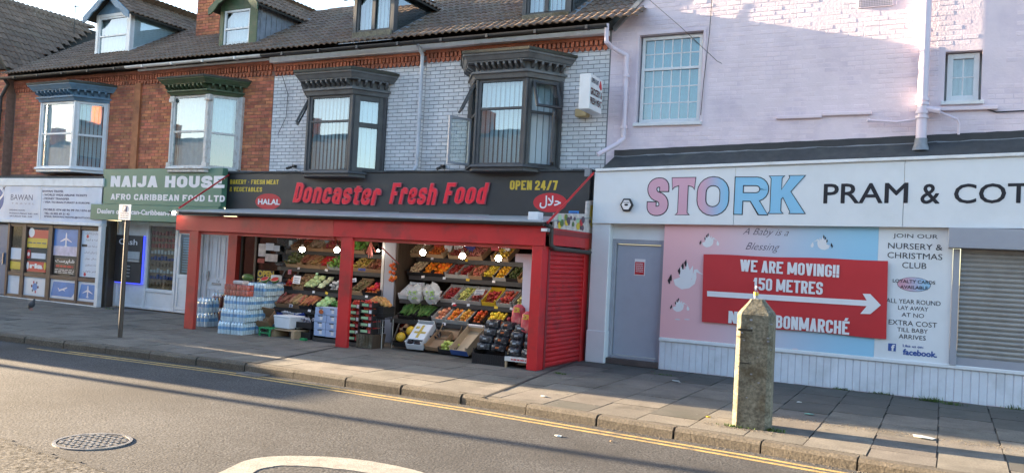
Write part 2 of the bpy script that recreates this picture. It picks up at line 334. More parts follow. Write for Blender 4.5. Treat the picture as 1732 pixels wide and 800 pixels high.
def text_on(body, rect, Y, mat, parent, off=0, shear=0, outline=None, name='lettering', slope=0, spacing=1, depth=.0015, ext=0, proud=.003, flipx=False, ref=None):
    """lettering fitted into rect (x0, x1, z0, z1) on the plane y = Y facing the street"""
    x0, x1, z0, z1 = rect
    vs, fs = text_mesh(body, off, shear, 0, spacing); bx0, bx1, by0, by1 = bounds(vs)
    sx = (x1-x0)/(bx1-bx0); sz = (z1-z0)/(by1-by0); res = []
    def put(vs, fs, pr, mat, nm):
        b = MB(); n = len(vs)
        P = [Vector((x0+(v.x-bx0)*sx, Y-pr-v.z, z0+(v.y-by0)*sz+slope*((v.x-bx0)*sx))) for v in vs]
        if ext:
            b.v = [tuple(p-Vector((0, ext, 0))) for p in P]+[tuple(p) for p in P]; b.f = list(fs)+[tuple(i+n for i in reversed(f)) for f in fs]
            cnt = {}
            for f in fs:
                for i in range(len(f)):
                    e = (f[i], f[(i+1) % len(f)]); cnt[e] = 1
            for (i, j) in cnt:
                if (j, i) not in cnt: b.f.append((j, i, i+n, j+n))
        else:
            b.v = [tuple(p) for p in P]; b.f = list(fs)
        o = b.out(nm, mat, parent); res.append(o)
    if outline:
        v2, f2 = text_mesh(body, off+outline[1], shear, 0, spacing); put(v2, f2, proud, outline[0], name+'_edge')
    put(vs, fs, proud+(.0045 if outline else 0)+(ext if False else 0), mat, name)
    return res
def print_bars(rect, Y, mat, parent, n=3, seed=1):
    """a line of print too small to read: a row of short dashes"""
    x0, x1, z0, z1 = rect; r_ = random.Random(seed+int(z0*1000)); b = MB(); x = x0; h = (z1-z0)*.35
    while x < x1-.004:
        w_ = min((x1-x0)*r_.uniform(.10,.26), x1-x); b.box(x, x+w_, Y-.0016, Y-.0006, (z0+z1)/2-h, (z0+z1)/2+h); x += w_+(x1-x0)*.05
    return b.out('small_print', mat, parent, kind='stuff')
def text_px(body, cx, cy, wpx, hpx, Y, mat, parent, **k):
    return text_on(body, frame_px(cx, cy, wpx, hpx, Y), Y, mat, parent, **k)
def disc(cx, cz, rx, rz, Y, th=.004, n=28):
    return MB().prism([(cx+rx*math.cos(2*math.pi*i/n), Y, cz+rz*math.sin(2*math.pi*i/n)) for i in range(n)], (0, -th, 0))
def board_px(pts, Y, th=.03):            # board whose corners were measured on the photograph, given real thickness
    return MB().prism([at(px, py, Y) for px, py in pts], (0, th, 0))
# heavy condensed block lettering, drawn as strokes (rounded or sharp corners)
X_H = .74
GL = {
 'A':[('d',(0,0),(.5,1)),('d',(1,0),(.5,1)),('s',(.22,.24),(.78,.24))], 'B':[('s',(0,0),(0,1)),('r',(0,1),(.94,1),(.94,.53),(0,.53)),('r',(0,.53),(1,.53),(1,0),(0,0))],
 'C':[('r',(1,.68),(1,1),(0,1),(0,0),(1,0),(1,.32))], 'D':[('s',(0,0),(0,1)),('r',(0,1),(1,1),(1,0),(0,0))], 'E':[('s',(0,0),(0,1)),('s',(0,1),(1,1)),('s',(0,.52),(.86,.52)),('s',(0,0),(1,0))],
 'F':[('s',(0,0),(0,1)),('s',(0,1),(1,1)),('s',(0,.50),(.86,.50))], 'G':[('r',(1,.70),(1,1),(0,1),(0,0),(1,0),(1,.48),(.55,.48))], 'H':[('s',(0,0),(0,1)),('s',(1,0),(1,1)),('s',(0,.5),(1,.5))],
 'I':[('s',(.5,0),(.5,1))], 'J':[('r',(1,1),(1,0),(0,0),(0,.3))], 'K':[('s',(0,0),(0,1)),('d',(1,1),(.25,.42)),('d',(1,0),(.42,.56))], 'L':[('s',(0,1),(0,0)),('s',(0,0),(1,0))],
 'M':[('s',(0,0),(0,1)),('s',(1,0),(1,1)),('d',(0,1),(.5,.05)),('d',(1,1),(.5,.05))], 'N':[('s',(0,0),(0,1)),('s',(1,0),(1,1)),('d',(0,1),(1,0))], 'O':[('c',(0,0),(1,0),(1,1),(0,1))],
 'P':[('s',(0,0),(0,1)),('r',(0,1),(1,1),(1,.45),(0,.45))], 'R':[('s',(0,0),(0,1)),('r',(0,1),(1,1),(1,.46),(0,.46)),('d',(1,0),(.55,.46))], 'S':[('r',(1,.70),(1,1),(0,1),(0,.54),(1,.46),(1,0),(0,0),(0,.30))],
 'T':[('s',(.5,0),(.5,1)),('s',(0,1),(1,1))], 'U':[('r',(0,1),(0,0),(1,0),(1,1))], 'V':[('d',(0,1),(.5,0)),('d',(1,1),(.5,0))], 'W':[('d',(0,1),(.25,0)),('d',(.5,1),(.25,0)),('d',(.5,1),(.75,0)),('d',(1,1),(.75,0))],
 'X':[('d',(0,0),(1,1)),('d',(1,0),(0,1))], 'Y':[('d',(0,1),(.5,.42)),('d',(1,1),(.5,.42)),('s',(.5,0),(.5,.5))], '!':[('s',(.5,.32),(.5,1)),('s',(.5,0),(.5,.06))], '-':[('s',(.1,.45),(.9,.45))], '/':[('d',(0,0),(1,1))],
 '&':[('r',(1,0),(.2,.62),(.2,1),(.8,1),(.8,.68),(0,.38),(0,0),(.7,0),(1,.42))], '0':[('c',(0,0),(1,0),(1,1),(0,1))], '1':[('s',(.6,0),(.6,1)),('d',(.6,1),(0,.72))], '2':[('r',(0,.7),(0,1),(1,1),(1,.6),(0,.15),(0,0)),('s',(0,0),(1,0))],
 '4':[('s',(.75,0),(.75,1)),('d',(.7,1),(0,.3)),('s',(0,.25),(1,.25))], '5':[('s',(0,1),(1,1)),('s',(0,1),(0,.52)),('r',(0,.60),(1,.60),(1,0),(0,0),(0,.25))], '7':[('s',(0,1),(1,1)),('d',(1,1),(.35,0))],
 'o':[('c',(0,0),(1,0),(1,X_H),(0,X_H))], 'n':[('s',(0,0),(0,X_H)),('r',(0,X_H),(1,X_H),(1,0))], 'c':[('r',(1,.48),(1,X_H),(0,X_H),(0,0),(1,0),(1,.26))], 'a':[('r',(0,.52),(0,X_H),(1,X_H),(1,0)),('c',(0,0),(1,0),(1,.42),(0,.42))],
 's':[('r',(1,.52),(1,X_H),(0,X_H),(0,.41),(1,.33),(1,0),(0,0),(0,.22))], 't':[('r',(.4,.96),(.4,0),(1,0)),('s',(0,X_H),(1,X_H))], 'e':[('r',(1,.22),(1,0),(0,0),(0,X_H),(1,X_H),(1,.37),(0,.37))], 'r':[('s',(0,0),(0,X_H)),('r',(0,X_H),(1,X_H),(1,.50))],
 'h':[('s',(0,0),(0,1)),('r',(0,X_H),(1,X_H),(1,0))], 'd':[('s',(1,0),(1,1)),('c',(0,0),(1,0),(1,X_H),(0,X_H))], 'l':[('s',(.5,0),(.5,1))], 'i':[('s',(.5,0),(.5,X_H-.06)),('s',(.5,.95),(.5,1))], 'f':[('r',(1,1),(.4,1),(.4,0)),('s',(0,X_H),(1,X_H))], 'b':[('s',(0,0),(0,1)),('c',(0,0),(1,0),(1,X_H),(0,X_H))],
}
GL['É'] = GL['E']+[('d',(.42,1.14),(.72,1.40))]
GW = {'I':.0,'!':.0,'l':.0,'i':.0,'M':1.7,'W':1.9,'1':.55,'-':.6,'t':.75,'r':.75,'f':.75,'L':.8,'J':.8}
def glyph(ch, w_, t, grow=0, x_off=0, lay=0):
    """vertices and faces of one letter; w_ = body width, t = stroke weight, grow = outline"""
    V, F = [], []; k = GW.get(ch, 1); W = t+(w_-t)*k; T = t+2*grow
    P = lambda p: Vector((x_off+t/2+p[0]*(W-t), t/2+p[1]*(1-t)))
    if k == 0: P = lambda p: Vector((x_off+t/2, t/2+p[1]*(1-t)))
    def add(pts):
        nonlocal lay
        n = len(V); V.extend([Vector((q[0], q[1], lay)) for q in pts]); F.append(tuple(range(n, n+len(pts)))); lay += .00004
    for st in GL[ch]:
        kind, pts = st[0], [P(p) for p in st[1:]]
        raw = st[1:]
        if kind == 'd':
            a, b_ = pts; y = lambda r, q: (0-grow if r[1] == 0 else 1+grow if r[1] == 1 else q.y)
            ya, yb = y(raw[0], a), y(raw[1], b_); h = t*.54+grow*1.15
            A, B = (a.x, ya), (b_.x, yb)
            add([(A[0]-h, A[1]), (A[0]+h, A[1]), (B[0]+h, B[1]), (B[0]-h, B[1])]) if A[1] < B[1] else add([(B[0]-h, B[1]), (B[0]+h, B[1]), (A[0]+h, A[1]), (A[0]-h, A[1])])
            continue
        closed = kind == 'c'; Q = []
        if kind in 'rc':
            n = len(pts); R_ = .36*w_
            for i in range(n):
                if not closed and i in (0, n-1): Q.append(pts[i]); continue
                p, a, b_ = pts[i], pts[i-1], pts[(i+1) % n]; da, db = (a-p), (b_-p); r_ = min(R_, da.length*.5, db.length*.5)
                p0, p1 = p+da.normalized()*r_, p+db.normalized()*r_
                if abs(da.normalized().dot(db.normalized())) < .2:
                    cc_ = p0+(p1-p)
                    for j in range(6): u = j/5*math.pi/2; Q.append(cc_+(p0-cc_)*math.cos(u)+(p1-cc_)*math.sin(u))
                    continue
                for j in range(4):
                    u = j/3; Q.append(p0*(1-u)**2+p*(2*u*(1-u))+p1*u*u)
        else: Q = list(pts)
        if not closed:
            for e, nb, rw, rn in ((0, 1, raw[0], raw[1]), (-1, -2, raw[-1], raw[-2])):
                dd = (Q[e]-Q[nb]).normalized(); ax = 0 if abs(dd.x) > abs(dd.y) else 1
                Q[e] = Q[e]+dd*((t/2 if (rw[ax] in (0, 1) or k == 0) and kind == 's' else (t/2 if rw[ax] in (0,1) and ((ax == 1) or rw[0] == 1) else 0))+grow)
        m_ = len(Q); L_, Rr = [], []
        for i in range(m_):
            if closed: a, b_ = Q[i-1], Q[(i+1) % m_]
            else: a, b_ = Q[max(i-1, 0)], Q[min(i+1, m_-1)]
            d1 = (Q[i]-a).normalized() if (Q[i]-a).length > 1e-6 else (b_-Q[i]).normalized(); d2 = (b_-Q[i]).normalized() if (b_-Q[i]).length > 1e-6 else d1
            n1 = Vector((-d1.y, d1.x)); n2 = Vector((-d2.y, d2.x)); nn = (n1+n2); nn = nn.normalized() if nn.length > 1e-6 else n1; c_ = max(.5, nn.dot(n1))
            L_.append(Q[i]+nn*(T/2/c_)); Rr.append(Q[i]-nn*(T/2/c_))
        n = len(V); V.extend([Vector((q.x, q.y, lay)) for q in L_+Rr]); lay += .00004
        for i in range(m_ if closed else m_-1): j = (i+1) % m_; F.append((n+i, n+m_+i, n+m_+j, n+j))
    return V, F, W
def block_text(body, rect, Y, mat, parent, w_=.42, t=.17, gap=.06, sp=.22, edge=None, italic=0, ext=0, name='letter', slope=0, proud=.003, each=False, ztop=1.0):
    """heavy block letters fitted to rect; edge=(material, growth) puts an outline plate behind; ext gives the letters depth"""
    x = 0; items = []
    for ch in body:
        if ch == ' ': x += sp; continue
        V, F, W = glyph(ch, w_, t, 0, x); items.append((ch, x, V, F)); x += W+gap
    tot = x-gap; x0, x1, z0, z1 = rect; sx = (x1-x0)/(tot+italic*1.0); sz = (z1-z0)/ztop
    def put(V, F, pr, m_, nm, par, th):
        Pt = [Vector((x0+(v.x+italic*v.y)*sx, Y-pr-v.z*6, z0+v.y*sz+slope*(v.x*sx))) for v in V]; b = MB()
        if th:
            n = len(Pt); b.v = [tuple(p-Vector((0,th,0))) for p in Pt]+[tuple(p) for p in Pt]; b.f = list(F)+[tuple(k+n for k in reversed(f)) for f in F]; cnt = set()
            for f in F:
                for k in range(len(f)): cnt.add((f[k], f[(k+1) % len(f)]))
            b.f += [(c_, a_, a_+n, c_+n) for (a_, c_) in cnt if (c_, a_) not in cnt]
        else: b.v = [tuple(p) for p in Pt]; b.f = F
        return b.out(nm, m_, par)
    if each:
        for ch, xo, V, F in items:
            lo = put(V, F, proud+ext*.85, mat, name, parent, ext*.35)
            if edge: V2, F2, _ = glyph(ch, w_, t, edge[1], xo); put(V2, F2, proud, edge[0], name+'_edge', lo, ext)
    else:
        if edge:
            AV, AF = [], []
            for ch, xo, V, F in items: V2, F2, _ = glyph(ch, w_, t, edge[1], xo); n = len(AV); AV += V2; AF += [tuple(q+n for q in f) for f in F2]
            put(AV, AF, proud, edge[0], name+'_edge', parent, 0)
        AV, AF = [], []
        for ch, xo, V, F in items: n = len(AV); AV += V; AF += [tuple(q+n for q in f) for f in F]
        put(AV, AF, proud+(.004 if edge else 0), mat, name, parent, 0)
def block_px(body, cx, cy, wpx, hpx, Y, mat, parent, **k): return block_text(body, frame_px(cx, cy, wpx, hpx, Y), Y, mat, parent, **k)
# ------------------------------------------------------------------ masonry
def unit_brick():
    b = MB().box(-.5, .5, -.0, 1, -.5, .5)
    c = .02; me_v = [(-.5+c,-.12,-.5+.06),(.5-c,-.12,-.5+.06),(.5-c,-.12,.5-.06),(-.5+c,-.12,.5-.06),(-.5,.02,-.5),(.5,.02,-.5),(.5,.02,.5),(-.5,.02,.5),(-.5,1,-.5),(.5,1,-.5),(.5,1,.5),(-.5,1,.5)]
    f = [(0,1,2,3),(0,4,5,1),(1,5,6,2),(2,6,7,3),(3,7,4,0),(4,8,9,5),(5,9,10,6),(6,10,11,7),(7,11,8,4)]
    return me_v, f
def brick_wall(owner, mat, x0, x1, z0, z1, Y, holes=(), clip=None, bw=.225, bh=.075, gap=.010, jit=.003, limit=300, pf=None, proud=.008, drop=0, tilt=.004, fmat=None):
    """individual bricks in stretcher bond, proud of the mortar plane y = Y"""
    out = []; k = 0; z = z0
    while z < z1-.02:
        h = min(bh, z1-z); x = x0-(bw/2 if k % 2 else 0)
        while x < x1-.001:
            a, b_ = max(x, x0), min(x+bw, x1); x += bw
            segs = [(a, b_)]
            for (hx0, hx1, hz0, hz1) in holes:
                if hz0 < z+h/2 < hz1:
                    ns = []
                    for (p, q) in segs:
                        if q <= hx0 or p >= hx1: ns.append((p, q)); continue
                        if p < hx0: ns.append((p, hx0))
                        if q > hx1: ns.append((hx1, q))
                    segs = ns
            for p, q in segs:
                if q-p < .03: continue
                if clip and not clip((p+q)/2, z+h/2): continue
                if drop and random.random() < drop: continue
                out.append(((p+q)/2, z+h/2, q-p-gap, h-gap))
        k += 1; z += bh
    out.sort(key=lambda t: (t[0])**2+(t[1]-CAM_H)**2)
    v, f = unit_brick(); me = bpy.data.meshes.new('brick'); me.from_pydata(v, [], f); me.materials.append(mat)
    rest = MB(); dep = .03
    for i, (cx, cz, ww, hh) in enumerate(out):
        pr = (pf(cx, cz) if pf else proud)+random.uniform(-jit, jit)
        if i < limit:
            o = inst('brick', me, owner, (cx, Y-pr+.12*dep, cz), (random.gauss(0, tilt), random.gauss(0, tilt), random.gauss(0, tilt)), (ww, dep, hh))
        else:
            rest.add([(cx+a*ww, Y-pr+.12*dep+b*dep, cz+c*hh) for a, b, c in v], f)
    if rest.v: rest.out('brickwork', fmat or mat, owner, kind='stuff')
# bricks of the eaves band: dentils and a hanging course
def eaves_band(owner, x0, x1, z0, z1, Y, mat):
    h = z1-z0; c = MB(); c.box(x0, x1, Y-.07, Y+.02, z1-.07*h/.28, z1); c.box(x0, x1, Y-.03, Y+.02, z0+.30*h, z0+.36*h)
    c.out('band_course', mat, owner)
    b = MB(); x = x0+.02
    while x < x1-.06:
        b.box(x, x+.055, Y-.06, Y+.01, z0+.38*h+random.uniform(-.003,.003), z1-.075*h/.28); x += .092
    x = x0+.02
    while x < x1-.08:
        b.prism([(x, Y-.035, z0+.30*h), (x+.085, Y-.035, z0+.30*h), (x+.075, Y-.035, z0+.08*h), (x+.0425, Y-.035, z0), (x+.01, Y-.035, z0+.08*h)], (0, .045, 0)); x += .11
    b.out('dentil_course', mat, owner, kind='stuff')
# ------------------------------------------------------------------ roof tiles
def tile_mesh(mat, w_=.30, l_=.345, name='roof_tile'):
    prof = [(-.5,.0),(-.42,.035),(-.3,.045),(-.18,.03),(-.1,.004),(.0,.0),(.08,.03),(.2,.045),(.32,.03),(.4,.002),(.5,.0)]
    v = []; 
    for yy, dz in ((0, .024), (l_, 0)):
        v += [(x*w_, yy, z*.7+dz) for x, z in prof]
    n = len(prof); v += [(x*w_, 0, z*.7) for x, z in prof]
    f = [(i, i+1, n+i+1, n+i) for i in range(n-1)]+[(2*n+i, 2*n+i+1, i+1, i) for i in range(n-1)]
    return v, f
def tile_roof(owner, mat, origin, u, v, nu, nv, limit, keep=None, du=.3, dv=.27):
    """rows of interlocking tiles: u runs along the eaves, v up the slope"""
    origin, u, v = Vector(origin), Vector(u).normalized(), Vector(v).normalized(); nrm = u.cross(v)
    R = Matrix((u, v, nrm)).transposed(); rot = R.to_euler()
    tv, tf = tile_mesh(mat); me = bpy.data.meshes.new('roof_tile'); me.from_pydata(tv, [], tf); me.materials.append(mat)
    me.polygons.foreach_set('use_smooth', [True]*len(me.polygons)); me.set_sharp_from_angle(angle=math.radians(50))
    pos = []
    for j in range(nv):
        for i in range(nu):
            p = origin+u*(du*(i+.5))+v*(dv*j)+nrm*(.012)
            if keep and not keep(p+v*dv*.5): continue
            pos.append(p)
    pos.sort(key=lambda p: (p-CAM).length); rest = MB()
    for i, p in enumerate(pos):
        p = p+nrm*random.uniform(-.002, .004)
        rz = random.gauss(0, .006)
        if i < limit: inst('roof_tile', me, owner, p, (R @ Matrix.Rotation(rz, 3, 'Z')).to_euler())
        else: rest.add([p+R @ Vector(q) for q in tv], tf)
    if rest.v: rest.out('roof_tiling', mat, owner, smooth=True, kind='stuff')
# ================================================================== GROUND
KP = [(-90,4.5),(-40,6.9),(-22,8.0),(-14,8.55),(-8.8,8.98),(-4.9,8.93),(-1.7,8.72),(0,8.52),(4,8.1),(20,6)]
def ky(x):
    for (a, ya), (b, yb) in zip(KP[:-1], KP[1:]):
        if a <= x <= b:
            t = (x-a)/(b-a); return ya+(yb-ya)*t
    return KP[0][1] if x < KP[0][0] else KP[-1][1]
def kdir(x): return (ky(x+.5)-ky(x-.5))
b = MB().box(-400, 300, -300, 500, -.6, -.3); o = b.out('ground', MT['soil']); o['kind'] = 'structure'
b = MB(); xs = [-90+i*2 for i in range(56)]; pts = [(x, ky(x)+.03, -.12) for x in xs]
b.prism([(-90,-9.5,-.12),(20,-9.5,-.12)]+pts[::-1], (0,0,-.15)); o = b.out('road', MT['asphalt']); o['kind'] = 'structure'
b = MB(); E2 = [(-40,4.40),(-12,4.47),(-7.37,4.54),(-6.9,4.47),(-6.3,4.44),(-5.7,4.40),(-4.5,4.3),(6,3.9)]
b.prism([(x, y, -.116) for x, y in E2]+[(6,-3,-.116),(-40,-3,-.116)], (0,0,-.003)); o = b.out('road_patch', MT['asphalt_old']); o['kind'] = 'structure'
b = MB()
for (x0, y0), (x1, y1) in zip(E2[:-1], E2[1:]):
    n = max(2, int((x1-x0)/.12))
    for i in range(n):
        t = i/n; xx = x0+(x1-x0)*t; yy = y0+(y1-y0)*t+random.uniform(-.012,.012); ww = (x1-x0)/n
        b.box(xx, xx+ww*1.02, yy-random.uniform(.01,.035), yy+random.uniform(.012,.035), -.13, -.112)
o = b.out('tar_seam', MT['tar']); o['kind'] = 'structure'
# pavement: base, slabs, kerb stones
pave = struct_e('pavement', (-5, 10, 0))
b = MB(); b.prism([(x, ky(x)+.1, -.018) for x in xs]+[(20,24,-.018),(-90,24,-.018)], (0,0,-.2)); b.out('bedding', MT['slab_dark'], pave)
slab_v, slab_f = [], []
sb = MB(); sb.hexa([(-.5,-.5,-1),(.5,-.5,-1),(.5,.5,-1),(-.5,.5,-1),(-.494,-.494,0),(.494,-.494,0),(.494,.494,0),(-.494,.494,0)])
sme = bpy.data.meshes.new('slab'); sme.from_pydata(sb.v, [], sb.f); sme.materials.append(MT['slab'])
sme2 = sme.copy(); sme2.materials.clear(); sme2.materials.append(MT['slab_dark'])
slabs = []
DX = .598; ncol = 60
for i in range(ncol):
    xc = 3.0-DX*(i+.5); yb = ky(xc)+.165; y = yb+(-.38 if i % 2 else 0)
    while y < 13.95:
        a, c_ = max(y, yb), min(y+.83, 14.0)
        if c_-a > .08: slabs.append((xc, (a+c_)/2, DX-.007, c_-a-.008, a-yb))
        y += .83
slabs.sort(key=lambda s: s[0]**2+s[1]**2); rest = MB()
for i, (xc, yc, sx, sy, dd) in enumerate(slabs):
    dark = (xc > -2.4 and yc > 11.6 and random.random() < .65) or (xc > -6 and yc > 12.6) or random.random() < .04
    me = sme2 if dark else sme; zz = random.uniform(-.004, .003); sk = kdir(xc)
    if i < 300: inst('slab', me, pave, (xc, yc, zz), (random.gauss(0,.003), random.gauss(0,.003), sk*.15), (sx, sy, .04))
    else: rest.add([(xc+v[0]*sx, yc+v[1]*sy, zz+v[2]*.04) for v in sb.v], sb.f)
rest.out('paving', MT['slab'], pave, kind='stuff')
kerb = struct_e('kerb', (-5, 9, 0))
kb = MB(); kb.prism([(-.5,0,-.17),(-.5,.0,-.035),(-.5,.035,0),(-.5,.155,0),(-.5,.155,-.17)], (1,0,0))
kme = bpy.data.meshes.new('kerb_stone'); kme.from_pydata(kb.v, [], kb.f); kme.materials.append(MT['kerb'])
x = 3.0
while x > -60:
    L_ = .915; xm = x-L_/2
    dropk = -.004*random.random()
    inst('kerb_stone', kme, kerb, (xm, ky(xm)-.005, dropk+.003), (random.gauss(0,.006), random.gauss(0,.002), math.atan(kdir(xm))), (L_-(.035 if random.random()<.25 else .012), 1, 1)); x -= L_
# dark drain channels across the pavement
for px0, py0, px1, py1, lab in ((817,672,985,607,'right of the shop canopy'),(430,615,592,582,'in front of the left half of the shop')):
    A = gnd(px0, py0); B = gnd(px1, py1); n_ = Vector((-(B-A).y, (B-A).x, 0)).normalized()*.022
    b = MB(); b.prism([A-n_+Vector((0,0,.001)), B-n_+Vector((0,0,.001)), B+n_+Vector((0,0,.001)), A+n_+Vector((0,0,.001))], (0,0,.004))
    b.add([], []); o = b.out('drain_channel', MT['tar'], loc=A)
    tag(o, 'dark narrow drain channel across the paving '+lab, 'drain')
# double yellow lines
for off in (.20, .34):
    b = MB(); x = -12.9 if off > .3 else -12.2
    while x < 6:
        x2 = x+.5
        b.prism([(x, ky(x)-off-.028, -.116), (x2, ky(x2)-off-.028, -.116), (x2, ky(x2)-off+.028, -.116), (x, ky(x)-off+.028, -.116)], (0,0,-.003)); x = x2
    o = b.out('yellow_line', MT['yellow_line']); o['kind'] = 'structure'
# white letter painted on the carriageway
outer = [(-5.06,4.75),(-5.10,5.0),(-5.22,5.32),(-5.15,5.58),(-4.85,5.82),(-4.54,5.95),(-4.15,5.99),(-3.79,5.95),(-3.3,5.75),(-3.0,5.3),(-3.0,4.8),(-3.4,4.4),(-4.0,4.25),(-4.7,4.4)]
inner = [(-4.80,4.8),(-4.86,5.0),(-4.93,5.26),(-4.86,5.40),(-4.70,5.50),(-4.42,5.60),(-4.1,5.66),(-3.85,5.66),(-3.5,5.5),(-3.3,5.2),(-3.3,4.9),(-3.6,4.65),(-4.0,4.55),(-4.6,4.62)]
b = MB()
def smooth(p, it=2):
    for _ in range(it):
        q = []
        for i in range(len(p)):
            a, c_ = p[i], p[(i+1) % len(p)]; q += [(.75*a[0]+.25*c_[0], .75*a[1]+.25*c_[1]), (.25*a[0]+.75*c_[0], .25*a[1]+.75*c_[1])]
        p = q
    return p
so, si = smooth(outer), smooth(inner); n = len(so)
vs = [(x+random.uniform(-.004,.004), y+random.uniform(-.006,.006), -.115) for x, y in so]+[(x+random.uniform(-.012,.012), y+random.uniform(-.014,.014), -.115) for x, y in si]
vs += [(x, y, -.119) for x, y, z in vs]
b.add(vs, [(i, (i+1) % n, n+(i+1) % n, n+i) for i in range(n)]+[(i, (i+1) % n, 2*n+(i+1) % n, 2*n+i) for i in range(n)]+[(n+i, n+(i+1) % n, 3*n+(i+1) % n, 3*n+i) for i in range(n)])
o = b.out('road_marking', MT['road_white']); o['kind'] = 'structure'
# manhole cover
mc = thing('manhole_cover', 'round worn iron manhole cover set in the road surface', 'manhole cover', (-6.70,4.97,-.12))
b = MB(); n = 40
vs = []; rr = [.325,.325,.295,.295]; zz = [-.12,-.110,-.110,-.118]
for r_, z_ in zip(rr, zz): vs += [(-6.70+r_*math.cos(2*math.pi*i/n), 4.97+r_*math.sin(2*math.pi*i/n), z_) for i in range(n)]
b.add(vs, [(j*n+i, j*n+(i+1) % n, (j+1)*n+(i+1) % n, (j+1)*n+i) for j in range(3) for i in range(n)]); b.out('rim', MT['iron'], mc)
b = MB(); b.lathe((-6.70,4.97,-.122), [(.285,0),(.285,.008),(.001,.008)], 40); b.out('cover', MT['cast'], mc)
b = MB()
for i in range(-8, 9):
    for j in range(-8, 9):
        x_, y_ = i*.036, j*.036
        if math.hypot(x_, y_) < .262 and (i+j) % 2 == 0:
            h_ = .014; (b.box(-6.70+x_-.025, -6.70+x_+.025, 4.97+y_-.009, 4.97+y_+.009, -.115, -.109) if (i//1) % 2 else b.box(-6.70+x_-.009, -6.70+x_+.009, 4.97+y_-.025, 4.97+y_+.025, -.115, -.109))
b.out('tread', MT['iron'], mc, kind='stuff')
# gully grate
gx, gy = -8.62, ky(-8.62)-.06
gg = thing('gully_grate', 'small iron gully grate in the road against the kerb', 'drain grate', (gx, gy, -.12))
b = MB(); b.box(gx-.22,gx+.22,gy-.17,gy-.145,-.125,-.109).box(gx-.22,gx+.22,gy+.02,gy+.045,-.125,-.109).box(gx-.22,gx-.195,gy-.145,gy+.02,-.125,-.109).box(gx+.195,gx+.22,gy-.145,gy+.02,-.125,-.109); b.out('frame', MT['iron'], gg)
b = MB()
for i in range(9): b.box(gx-.18+i*.042, gx-.16+i*.042, gy-.145, gy+.02, -.125, -.112)
b.out('bars', MT['iron'], gg); MB().box(gx-.195,gx+.195,gy-.145,gy+.02,-.1195,-.1165).out('pit', MT['soil'], gg)

# ================================================================== HOUSES (upper storeys)
YW = 13.8
SL = .6; EY, EZ = 13.42, 5.90
def roofz(y, s=SL): return EZ+s*(y-EY)
def gable_void(): pass
def house_body(owner, x0, x1, z0, z1, ridge_y, mat, side=None):
    """mortar-coloured wall body with real thickness and the roof deck over it"""
    b = MB(); b.box(x0, x1, YW, YW+.25, z0, z1); b.out('wall', mat, owner)
    d = MB(); zr = roofz(ridge_y)-.03
    d.prism([(x0, EY+.05, EZ-.04), (x0, ridge_y, zr), (x0, 2*ridge_y-EY, EZ-.04)], (x1-x0, 0, 0)); d.out('roof', MT['soil'], owner)
def ridge_tiles(owner, x0, x1, y, z, mat):
    b = MB(); b.prism([(-.5, -.13, -.05), (-.5, -.09, .03), (-.5, 0, .07), (-.5, .09, .03), (-.5, .13, -.05)], (1, 0, 0))
    me = bpy.data.meshes.new('ridge_tile'); me.from_pydata(b.v, [], b.f); me.materials.append(mat)
    x = x0
    while x < x1-.1:
        inst('ridge_tile', me, owner, (x+.2, y, z+random.uniform(-.008,.008)), (0, random.gauss(0,.012), 0), (.41, 1, 1)); x += .40

